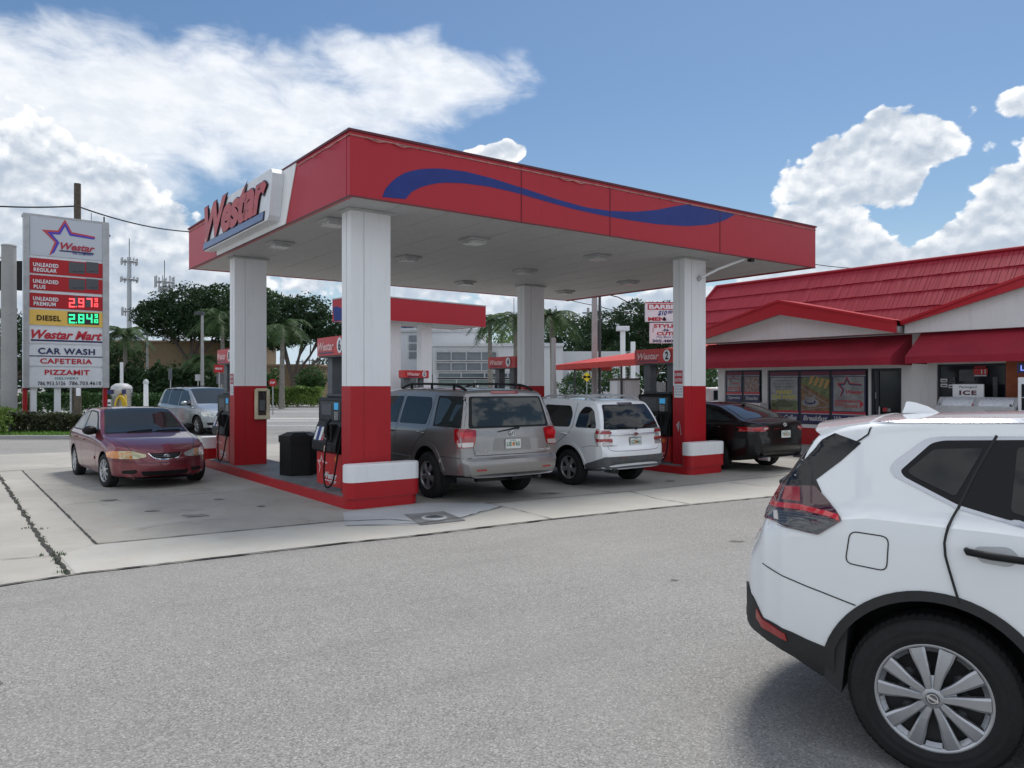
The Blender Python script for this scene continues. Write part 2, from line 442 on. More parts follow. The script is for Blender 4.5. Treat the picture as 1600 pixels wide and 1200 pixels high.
strip(mb, GP([(-3.31, -.54), (-2.3, -.63), (-.57, -.76), (.1, -1.05), (.3, -1.4)]), .018, .0165, M_JOINT, .006, 2)
strip(mb, GP([(-4.31, -2.06), (-3.76, -1.98), (-2.17, -2.06), (-1.02, -2.13), (-.24, -2.23), (1.86, -2.30), (4.01, -2.51), (6.6, -2.82), (9, -3.02)]), .035, .0135, M_JOINT, .012, 3)
strip(mb, GP([(-8, -2.08), (-4.31, -2.06)]), .04, .0135, M_JOINT, .012, 4)
strip(mb, GP([(-3.76, 9.5), (-3.79, .35), (-3.76, -1.95)]), .04, .0145, M_JOINT, .018, 5)
strip(mb, GP([(-8, -.8), (-4.24, -.83), (-3.78, -.94)]), .014, .0135, M_JOINT, .004, 6)
strip(mb, GP([(1.95, -.62), (1.95, -1.34), (1.87, -2.31)]), .014, .0175, M_JOINT, .004, 7)
strip(mb, GP([(4.66, -1.0), (4.42, -1.78), (4.40, -2.5)]), .014, .0135, M_JOINT, .004, 8)
strip(mb, GP([(7.02, -1.2), (7.06, -1.93), (7.73, -2.05), (9.5, -2.0)]), .016, .0135, M_JOINT, .008, 9)
strip(mb, GP([(-3.2, 3.0), (-.05, 3.0)]), .012, .0135, M_JOINT, .004, 11)
strip(mb, GP([(1.3, 2.9), (7.2, 2.9)]), .012, .0135, M_JOINT, .004, 12)
strip(mb, GP([(4.3, -.9), (4.3, 9)]), .012, .0138, M_JOINT, .004, 13)
strip(mb, GP([(1.9, -.66), (4.51, -.97), (8.9, -1.12)]), .012, .0168, M_JOINT, .006, 14)
strip(mb, GP([(-14, 9.0), (11.6, 9.0)]), .03, .0145, M_JOINT, .006, 15)
strip(mb, GP([(-.57, -1.14), (.3, -1.58), (.97, -1.5), (1.97, -1.03)]), .02, .0205, M_JOINT, .02, 16)
o = mb.build('paving_joints'); o['kind'] = 'structure'
# oil spots and tyre marks on the slab: stains with their own shape
M_OIL = mat('oil_stain', (.20, .19, .17), .8, var=.25, vscale=6); M_OILA = mat('tar_spot', (.13, .125, .115), .85, var=.3, vscale=30)
mb = MB(); rnd = random.Random(5)
def blot(cx, cy, r, z, m, st=1.0):
    n = 30; ph = rnd.random()*9
    vs = [(cx+cos(t)*r*st*(1+.9*noise.noise((cos(t)*2.1, sin(t)*2.1, ph))), cy+sin(t)*r*(1+.9*noise.noise((cos(t)*2.1, sin(t)*2.1, ph+3))), z) for t in [2*pi*k/n for k in range(n)]]
    mb.add(vs, [tuple(range(n))], m)
zz = .0145
for a, b, r in [(-1.9, .8, .10), (-2.3, 1.6, .06), (-1.2, 2.2, .05), (3.0, .2, .18), (3.4, -.35, .09), (5.0, .9, .16), (2.3, .9, .12), (6.3, -.4, .07), (9.4, -.3, .15), (10.1, .6, .2), (-2.6, 3.1, .08), (-.9, 1.1, .04)]:
    p = G(a, b); zz += .0004; blot(p.x, p.y, r, zz, M_OIL, rnd.uniform(.8, 1.9))
for x, y, r in [(-.56, 3.62, .03), (-3.1, 4.7, .035), (1.5, 7.2, .035), (2.6, 9.0, .05)]:
    zz += .0003; blot(x, y, r, .0015+(zz-.0145)*.3, M_OILA, rnd.uniform(.8, 1.8))
o = mb.build('ground_stains'); o['kind'] = 'structure'
# manhole lid
t = thing('manhole_cover', 'round tank filler cover with a pale ring and dark triangle, set in a grey square', 'manhole', G(.64, -1.31, .016))
mb = MB(); mb.lathe([(.001, .012), (.17, .012), (.175, 0)], M_LGREY, n=28); mb.build('ring', t)
mb = MB(); mb.lathe([(.001, .015), (.125, .015), (.13, .010)], M_MGREY, n=28); mb.build('lid', t)
mb = MB(); mb.prism([(-.10, -.06), (.10, -.06), (0, .11)], .015, .019, M_DGREY); mb.build('triangle_mark', t)
# weeds in the crack
def blades(mb, cx, cy, z, n, h, spread, m, rnd, w=.006):
    for _ in range(n):
        a = rnd.uniform(0, 2*pi); r = rnd.random()*spread; x = cx+cos(a)*r; y = cy+sin(a)*r
        la = rnd.uniform(0, 2*pi); le = rnd.uniform(.2, .9)*h; hh = h*rnd.uniform(.4, 1)
        dxx, dyy = cos(la)*le, sin(la)*le; px_, py_ = -sin(la)*w, cos(la)*w
        mb.add([(x-px_, y-py_, z), (x+px_, y+py_, z), (x+dxx*.5+px_*.7, y+dyy*.5+py_*.7, z+hh*.75), (x+dxx*.5-px_*.7, y+dyy*.5-py_*.7, z+hh*.75), (x+dxx, y+dyy, z+hh)],
               [(0, 1, 2, 3), (3, 2, 4)], m)
mb = MB(); rnd = random.Random(8)
for k in range(150):
    b = -1.95 + (rnd.random()**1.3)*9; p = G(-3.77+rnd.uniform(-.02, .02), b)
    blades(mb, p.x, p.y, .008, 4, rnd.uniform(.01, .028), .03, M_LEAFD, rnd, .005)
for k in range(8):
    b = rnd.choice([-1.8, -1.2, -.9, -.2, 1.0]); p = G(-3.77+rnd.uniform(-.1, .1), b+rnd.uniform(-.1, .1))
    blades(mb, p.x, p.y, .008, 10, .03, .06, M_LEAFM, rnd, .006)
tag(mb.build('crack_weeds'), kind='stuff')

# ================================================================== far ground: street, verge, medians
sheet('street', [(-120, 31.5), (1.0, 31.5), (-2, 62), (-140, 62)], .006, M_ROAD)
mb = MB()
for y, w_, x0, x1 in [(34.0, .25, -60, -7), (38.5, .5, -60, -2), (45.0, .12, -60, -2), (52.0, .5, -70, -2)]:
    mb.add([(x0, y, .012), (x1, y+.6, .012), (x1, y+w_+.6, .012), (x0, y+w_, .012)], [(0, 1, 2, 3)], mat('road_paint', (.6, .6, .58), .7, var=.2, vscale=2))
o = mb.build('road_markings'); o['kind'] = 'structure'
sheet('street_median', [(-60, 41), (-3, 41.5), (-3, 43.2), (-60, 42.6)], .010, M_APRON)
sheet('verge', [(-60, 26.2), (-11.9, 26.2), (-13.2, 30.2), (-60, 30.2)], .10, mat('verge_soil', (.07, .09, .03), .95, var=.4, vscale=2, bump=.5, bscale=12))
mb = MB()
mb.box(-60, -11.75, 26.0, 26.2, 0, .13, M_CONCP); mb.box(-60, -13.2, 30.2, 30.4, 0, .13, M_CONCP)
o = mb.build('kerb'); o['kind'] = 'structure'
mb = MB(); rnd = random.Random(4)
for k in range(6500):
    x = rnd.uniform(-20.5, -12.2); y = rnd.uniform(26.25, 29.2)
    blades(mb, x, y, .10, 1, rnd.uniform(.05, .13), .01, M_GRASS, rnd, .014)
tag(mb.build('grass'), kind='stuff')

# ================================================================== foliage tools
def leafy(mb, m, cen, rad, n, size, rnd, flat=.0, droop=0.0):
    """n leaf clumps in an ellipsoidal shell, fuzzy outline"""
    cx, cy, cz = cen; rx, ry, rz_ = rad
    for _ in range(n):
        while True:
            v = Vector((rnd.uniform(-1, 1), rnd.uniform(-1, 1), rnd.uniform(-1, 1)))
            if .05 < v.length < 1: break
        r = v.length; v = v.normalized()*(.35+.65*r**.5)*(1+.5*noise.noise(v*2.6+Vector((cx, cy, cz))))
        p = Vector((cx+v.x*rx, cy+v.y*ry, cz+v.z*rz_))
        s_ = size*rnd.uniform(.5, 1.35)
        ax = Vector((rnd.gauss(0, 1), rnd.gauss(0, 1), rnd.gauss(0, .7))).normalized()
        bx = ax.cross(Vector((rnd.gauss(0, 1), rnd.gauss(0, 1), rnd.gauss(0, 1)))).normalized()
        a = ax*s_; b = bx*s_*.5
        mb.add([p-a, p+b, p+a, p-b*.8], [(0, 1, 2, 3)], m)
def tree(name, label, x, y, h, blobs, m, leaf=.3, n=900, trunk=.3, group=None, seed=1, cat='tree', lean=(0, 0), fork=None):
    """blobs: (dx, dy, z, rx, rz) clusters of the crown"""
    rnd = random.Random(seed); t = thing(name, label, cat, (x, y, 0), 0, group)
    mb = MB(); zf = fork or min(b[2] for b in blobs)*.5
    lx, ly = lean
    mb.tube([(0, 0, -.1), (lx*.3, ly*.3, zf*.5), (lx*.6, ly*.6, zf)], [trunk*1.25, trunk*.95, trunk*.8], M_BARK, 8)
    for (dx_, dy_, z, rx, rz_) in blobs:
        mid = Vector((lx*.6, ly*.6, zf)).lerp(Vector((dx_, dy_, z)), .5)+Vector((rnd.uniform(-.3, .3), 0, -.3))
        mb.tube([(lx*.6, ly*.6, zf-.2), mid, (dx_, dy_, z)], [trunk*.6, trunk*.38, trunk*.12], M_BARK, 6)
        for q in range(3):
            e = Vector((dx_+rnd.uniform(-.7, .7)*rx, dy_+rnd.uniform(-.5, .5)*rx, z+rnd.uniform(-.3, .6)*rz_))
            mb.tube([mid, mid.lerp(e, .6)+Vector((0, 0, .2)), e], [trunk*.25, trunk*.15, trunk*.05], M_BARK, 5)
    mb.build('trunk', t)
    mb = MB()
    tot = sum(b[3]*b[3]*b[4] for b in blobs)
    for (dx_, dy_, z, rx, rz_) in blobs:
        k = int(n*1.25*len(blobs)*(.5/len(blobs)+.5*rx*rx*rz_/tot))
        leafy(mb, m, (dx_, dy_, z), (rx*1.06, rx*.95, rz_*1.06), k, leaf*.74, rnd)
    mb.build('crown', t)
    return t
def palm(label, x, y, h, fl, m=None, seed=1, n=22, group='palm trees along the street', trunk=.16, droopy=1.0, ang=None):
    rnd = random.Random(seed); t = thing('palm_tree', label, 'palm tree', (x, y, 0), 0, group); m = m or M_LEAFP
    mb = MB(); bx_ = rnd.uniform(-.3, .3)
    mb.tube([(0, 0, -.1), (bx_*.5, 0, h*.5), (bx_, 0, h)], [trunk*1.3, trunk, trunk*.8], M_PALMT, 9)
    for k in range(9):
        mb.lathe([(trunk*1.05, -.03), (trunk*1.1, 0), (trunk*1.05, .03)], M_PALMT, Matrix.Translation((bx_*(k+1)/10*(1 if k > 4 else .9), 0, h*(k+1)/10)), 9)
    mb.build('trunk', t)
    mb = MB()
    for k in range(n):
        a = 2*pi*k/n+rnd.uniform(-.2, .2); up = rnd.uniform(-.35, 1.25); L = fl*rnd.uniform(.8, 1.1)
        dr = Vector((cos(a), sin(a), 0)); pts = []
        for q in range(9):
            s_ = q/8; pts.append(Vector((bx_, 0, h))+dr*L*s_*cos(up*.7)*(1-.15*s_)+Vector((0, 0, L*(s_*sin(up)*.75-droopy*.56*s_*s_*(1.1 if up > 0 else .8)))))
        mb.tube(pts, [.035*(1-.8*q/8)+.004 for q in range(9)], m, 3, False)
        for q in range(1, 9):
            p = pts[q]; d = (pts[q]-pts[q-1]).normalized(); sd_ = d.cross(Vector((0, 0, 1))).normalized()
            for sgn in (-1, 1):
                for e in range(4):
                    pp = pts[q-1].lerp(p, (e+.5)/4); ll = fl*.26*(1-.55*abs(q/8-.4))*rnd.uniform(.75, 1.15)
                    tip = pp+sd_*sgn*ll*.85+d*ll*.5+Vector((0, 0, -ll*rnd.uniform(.05, .6)))
                    mb.add([pp-d*.035, pp+d*.035, tip], [(0, 1, 2)], m)
    mb.build('crown', t); return t
def hedge(name, label, x0, x1, y0, y1, z1, m, n, size, seed=1, cat='hedge', group=None, bumps=.15):
    rnd = random.Random(seed); t = thing(name, label, cat, ((x0+x1)/2, (y0+y1)/2, 0), 0, group)
    mb = MB(); w_ = (x1-x0)/2; d_ = (y1-y0)/2
    for k in range(max(2, int((x1-x0)/.9))):
        x = -w_+rnd.random()*2*w_
        mb.tube([(x, 0, 0), (x+rnd.uniform(-.2, .2), 0, z1*.8)], [.03, .01], M_BARK, 4)
    mb.build('stems', t); mb = MB()
    for _ in range(n):
        x = rnd.uniform(-w_, w_); y = rnd.uniform(-d_, d_); top = z1*(1+bumps*noise.noise((x*.9+x0, y, seed)))
        z = top*(rnd.random()**.6)
        if rnd.random() < .5: y = -d_*rnd.uniform(.8, 1.05)
        p = Vector((x, y, z+.05)); s_ = size*rnd.uniform(.5, 1.3)
        ax = Vector((rnd.gauss(0, 1), rnd.gauss(0, 1), rnd.gauss(0, .8))).normalized(); bx = ax.cross(Vector((rnd.gauss(0, 1), rnd.gauss(0, 1), rnd.gauss(0, 1)))).normalized()
        mb.add([p-ax*s_, p+bx*s_*.5, p+ax*s_, p-bx*s_*.5], [(0, 1, 2, 3)], m)
    mb.build('foliage', t); return t
# ================================================================== MAIN CANOPY   (frame: x=u, y=v)
O3 = G(0, 0)
can = thing('gas_canopy', 'large red and white petrol station canopy with a blue wave, nearest the camera', 'canopy', O3, UANG)
A0, A1, B0, B1, ZS, ZT = -.165, 11.07, -.375, 8.2, 4.44, 5.33
def rot_build(mb, name, parent): return mb.build(name, parent)
# roof deck and soffit
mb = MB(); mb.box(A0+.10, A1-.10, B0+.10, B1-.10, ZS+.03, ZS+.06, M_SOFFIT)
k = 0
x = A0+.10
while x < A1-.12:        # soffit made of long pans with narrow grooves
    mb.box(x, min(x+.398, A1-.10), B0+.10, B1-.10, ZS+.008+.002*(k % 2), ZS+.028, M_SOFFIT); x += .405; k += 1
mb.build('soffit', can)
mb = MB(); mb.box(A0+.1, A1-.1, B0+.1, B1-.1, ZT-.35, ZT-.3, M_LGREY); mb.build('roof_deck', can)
# fascia panels
def fascia_panels(edge):
    mb = MB()
    if edge == 'front': cuts = [A0, 2.816, 4.772, 7.763, A1]; f = lambda a, b: mb.box(a+.004, b-.004, B0, B0+.10, ZS, ZT, M_REDF)
    if edge == 'back': cuts = [A0, 3, 6, 9, A1]; f = lambda a, b: mb.box(a+.004, b-.004, B1-.10, B1, ZS, ZT, M_REDF)
    if edge == 'left': cuts = [B0+.102, 1.85, 6.1, B1-.102]; f = lambda a, b: mb.box(A0, A0+.10, a+.003, b-.003, ZS, ZT, M_REDF)
    if edge == 'right': cuts = [B0+.102, 3, 6, B1-.102]; f = lambda a, b: mb.box(A1-.10, A1, a+.003, b-.003, ZS, ZT, M_REDF)
    for i in range(len(cuts)-1): f(cuts[i], cuts[i+1])
    return mb.build('fascia_panel', can)
fp = {e: fascia_panels(e) for e in ('front', 'back', 'left', 'right')}
# trims: dark drip edge top, pale line below
mb = MB()
for (x0, x1, y0, y1) in [(A0-.02, A1+.02, B0-.02, B0+.03), (A0-.02, A1+.02, B1-.03, B1+.02), (A0-.02, A0+.03, B0+.031, B1-.031), (A1-.03, A1+.02, B0+.031, B1-.031)]:
    mb.box(x0, x1, y0, y1, ZT+.001, ZT+.035, mat('dark_red_trim', (.10, .012, .018), .5))
mb.build('top_trim', can)
mb = MB()
M_RUST = mat('faded_trim', (.42, .20, .17), .6, var=.4, vscale=6)
for (x0, x1, y0, y1) in [(A0, A1, B0-.012, B0-.001), (A0-.012, A0-.001, B0, 1.55), (A0-.012, A0-.001, 6.3, B1)]:
    mb.box(x0, x1, y0, y1, ZT-.062, ZT-.045, M_RUST)
rnd = random.Random(3)
for k in range(26):      # clips and torn light-strip bits under the top edge
    a = A0+.3+k*.42+rnd.uniform(-.1, .1); mb.box(a, a+.012, B0-.022, B0-.012, ZT-.075, ZT-.035, M_RUST)
for (b, l) in [(0.0, .4), (.7, .2), (6.6, .4)]:
    mb.tube([(A0-.02, b, ZT-.06), (A0-.05, b+l*.5, ZT-.10), (A0-.02, b+l, ZT-.06)], .008, M_RUST, 5)
for a in (.1, .5, 3.6, 3.9): mb.tube([(a, B0-.02, ZT-.06), (a+.15, B0-.04, ZT-.095), (a+.3, B0-.02, ZT-.06)], .008, M_RUST, 5)
mb.build('light_strip', can)
mb = MB()
for (x0, x1, y0, y1) in [(A0-.006, A1+.006, B0-.008, B0+.02), (A0-.008, A0+.02, B0+.021, B1), (A1-.02, A1+.008, B0+.021, B1)]:
    mb.box(x0, x1, y0, y1, ZS-.014, ZS-.002, mat('edge_trim', (.09, .02, .025), .5))
mb.build('bottom_trim', can)
# blue wave on the front fascia
SW_TOP = [(.335,4.48),(.393,4.62),(.531,4.774),(.731,4.903),(.987,4.99),(1.303,5.047),(1.742,5.072),(2.259,5.045),(2.866,4.982),(3.51,4.909),(4.194,4.858),(4.772,4.872),(5.381,4.936),(5.941,5.044),(6.443,5.18),(6.78,5.262)]
SW_BOT = [(.706,4.502),(.782,4.602),(.987,4.732),(1.303,4.835),(1.686,4.885),(2.142,4.907),(2.68,4.89),(3.248,4.841),(3.915,4.789),(4.625,4.766),(5.226,4.766),(5.941,4.782),(6.788,4.845),(7.417,4.951),(7.886,5.088),(8.235,5.262)]
def resamp(P_, n):
    P_ = [Vector(p) for p in P_]; L = [0]
    for i in range(1, len(P_)): L.append(L[-1]+(P_[i]-P_[i-1]).length)
    out = []
    for k in range(n):
        d = L[-1]*k/(n-1); i = max(j for j in range(len(L)) if L[j] <= d+1e-9); i = min(i, len(P_)-2)
        out.append(P_[i].lerp(P_[i+1], (d-L[i])/(L[i+1]-L[i])))
    return out
T_ = resamp(SW_TOP, 50); Bt = resamp(SW_BOT, 50); mb = MB()
yy = B0-.004
mb.add([(p.x, yy, p.y) for p in T_]+[(p.x, yy, p.y) for p in Bt], [(i, 50+i, 51+i, i+1) for i in range(49)], M_BLUE)
mb.build('blue_wave', can)
mb = MB()
for a in (2.816, 4.772, 7.763): mb.box(a-.006, a+.006, B0-.007, B0-.002, ZS, ZT-.07, mat('panel_seam', (.10, .01, .02), .7))
mb.build('panel_seam', can)
# columns
def column(a, b, notes=0):
    w_, d_ = .66, .31; z0 = .16
    mb = MB()
    mb.box(a, a+w_, b, b+d_, 1.79, ZS+.03, M_WHITE); mb.box(a-.003, a+w_+.003, b-.003, b+d_+.003, z0-.02, 1.79, M_RED)
    for fx in (.215,):
        mb.box(a+fx-.002, a+fx+.002, b-.004, b-.0005, 1.79, ZS+.03, mat('seam_grey', (.33, .34, .35), .7)); mb.box(a+fx-.002, a+fx+.002, b-.006, b-.0035, z0, 1.79, mat('seam_red', (.22, .012, .016), .6))
    mb.box(a-.006, a-.0045, b+.14, b+.145, 1.79, ZS+.03, MATS['seam_grey'])
    c = mb.build('column', can)
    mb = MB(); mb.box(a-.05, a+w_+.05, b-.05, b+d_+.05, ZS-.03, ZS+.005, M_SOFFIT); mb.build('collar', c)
    return c
c1 = column(.189, .358); c2 = column(.13, 5.79); c3 = column(7.6, .395); c4 = column(7.6, 5.82)
# small notices pasted on columns
def notice(par, a0, a1, b0, b1, z0, z1, side, kinds=('NO SMOKING', 'STOP ENGINE')):
    mb = MB()
    if side == 'v': # facing -v
        M = plane_M(Vector((a0, b0, z0)), (1, 0, 0)); W_ = a1-a0
    else:           # facing -u : right = -v
        M = plane_M(Vector((a0, b1, z0)), (0, -1, 0)); W_ = b1-b0
    H_ = z1-z0
    mb.add([M @ Vector(p) for p in [(0, 0, .006), (W_, 0, .006), (W_, H_, .006), (0, H_, .006)]], [(0, 1, 2, 3)], M_PANELW)
    mb.add([M @ Vector(p) for p in [(.01, H_*.5, .008), (W_-.01, H_*.5, .008), (W_-.01, H_-.01, .008), (.01, H_-.01, .008)]], [(0, 1, 2, 3)], M_DRED)
    letters(mb, kinds[0], M, .02, W_-.02, H_*.78, H_*.9, M_PANELW, .010); letters(mb, 'CAUTION', M, .02, W_-.02, H_*.58, H_*.70, M_PANELW, .010)
    for k in range(4): letters(mb, ['FLAMMABLE LIQUID', 'TURN OFF ENGINE', 'DO NOT LEAVE PUMP', 'UNATTENDED'][k], M, .02, W_-.02, H_*(.38-.1*k), H_*(.43-.1*k), M_NAVY, .008, .0)
    return mb.build('notice', par)
notice(c3, 7.6-.003, 0, .43, .67, 1.55, 2.12, 'u')
notice(c2, .13-.003, 0, 5.83, 6.05, 1.60, 2.05, 'u')
# graffiti-like white scribble on right column
mb = MB()
for k in range(3):
    mb.tube([(7.592, .60-.03*k, 1.0+.03*k), (7.592, .55, .85), (7.592, .52, 1.05), (7.592, .48, .78)], .006, M_PANELW, 4)
mb.build('scratch_mark', c3)
# soffit lights
for a in (.36, 3.06, 6.07, 9.38):
    for b in (1.36, 3.8, 6.3):
        if a < 1 and b > 6: continue
        mb = MB()
        mb.box(a-.21, a+.21, b-.21, b+.21, ZS-.035, ZS+.008, M_LGREY, bev=.01)
        l = mb.build('ceiling_light', can)
        mb = MB(); mb.prism([(a-.15, b-.15), (a+.15, b-.15), (a+.15, b+.15), (a-.15, b+.15)], ZS-.085, ZS-.036, mat('light_lens', (.5, .51, .5), .25, var=.2)); mb.build('lens', l)
# bracket arm by the right front column, dark camera under the fascia
mb = MB(); mb.tube([(8.02, .38, 4.02), (8.3, .1, 4.22), (8.75, -.22, 4.43)], .028, M_WHITE, 8); mb.tube([(8.0, .39, 4.0), (8.05, .36, 4.06)], .05, M_LGREY, 8); mb.build('bracket_arm', can)
mb = MB(); mb.box(8.78, 8.90, -.36, -.26, ZS-.07, ZS-.015, M_BLACK, bev=.01); mb.build('security_camera', can)
# illuminated brand sign on the left fascia
sg = MB(); M = plane_M(Vector((A0, 0, 0)), (0, -1, 0))    # local x = -b, y = z
def Mq(pts, d): return [M @ Vector((x_, y_, d)) for x_, y_ in pts]
mb = MB(); q = [(-6.25, ZT+.004), (-5.93, ZS+.002), (-2.06, ZS+.002), (-1.58, ZT+.004)]
mb.prism(q, .002, .014, M_WHITE, M); pan = mb.build('white_fascia_panel', can)
mb = MB()
box = [(-6.12, 4.53), (-2.35, 4.53), (-2.28, 4.60), (-2.10, 5.26), (-2.16, 5.34), (-5.85, 5.34), (-5.95, 5.28)]
mb.prism(box, .016, .21, M_PANELW, M); sb = mb.build('sign_box', can)
M_LRED = mat('sign_red_acrylic', (.42, .03, .028), .35, var=.15); M_LOUT = mat('sign_dark_edge', (.03, .01, .03), .5)
mb = MB()
letters(mb, 'Westar', M, -6.04, -2.26, 4.665, 5.41, M_LOUT, .225, .075, .30, .92)
letters(mb, 'Westar', M, -6.005, -2.295, 4.69, 5.385, M_LRED, .245, .045, .30, .92)
mb.build('lettering', sb)
mb = MB(); mb.prism([(-6.16, 4.55), (-2.50, 4.55), (-2.46, 4.70), (-6.12, 4.70)], .212, .222, M_LOUT, M)
mb.prism([(-6.13, 4.565), (-2.52, 4.565), (-2.485, 4.685), (-6.10, 4.685)], .223, .232, mat('sign_blue_acrylic', (.10, .15, .30), .3), M); mb.build('underline_bar', sb)

# ================================================================== PUMP ISLANDS
def rounded(x0, x1, y0, y1, r, n=5):
    out = []
    for cx, cy, a0 in ((x1-r, y1-r, 0), (x0+r, y1-r, pi/2), (x0+r, y0+r, pi), (x1-r, y0+r, 3*pi/2)):
        for k in range(n+1): out.append((cx+r*cos(a0+k*pi/2/n), cy+r*sin(a0+k*pi/2/n)))
    return out
M_ISL = mat('island_grey_paint', (.16, .17, .18), .6, var=.3, vscale=2)
def island(a0, a1, b1, label):
    t = thing('pump_island', label, 'pump island', G(a0, 0, 0), UANG, 'pump islands under the canopy'); W_ = a1-a0
    mb = MB(); mb.prism(rounded(0, W_, 0, b1, .16), -.02, .145, M_RED); mb.prism(rounded(.0, W_, .0, b1, .16), .145, .160, mat('kerb_edge_red', (.36, .025, .03), .5, var=.3)); mb.build('kerb', t)
    mb = MB(); mb.prism(rounded(.05, W_-.05, .30, b1-.32, .03), .150, .165, M_ISL); mb.build('island_top', t)
    for k, (y0, y1) in enumerate(((-.02, .27), (b1-.27, b1+.02))):
        mb = MB(); mb.prism(rounded(-.02, W_+.02, y0, y1, .13), .161, .395, M_RED)
        mb.prism(rounded(-.022, W_+.022, y0-.002, y1+.002, .13), .395, .635, M_WHITE); mb.prism(rounded(-.01, W_+.01, y0+.01, y1-.01, .12), .635, .648, M_WHITE)
        mb.build('bumper', t)
    return t
island(0, 1.16, 7.9, 'red kerbed pump island carrying pumps 6 and 8, with white topped bumper ends')
island(7.33, 8.38, 7.9, 'red kerbed pump island carrying pumps 2 and 4, between the white SUV and black sedan')

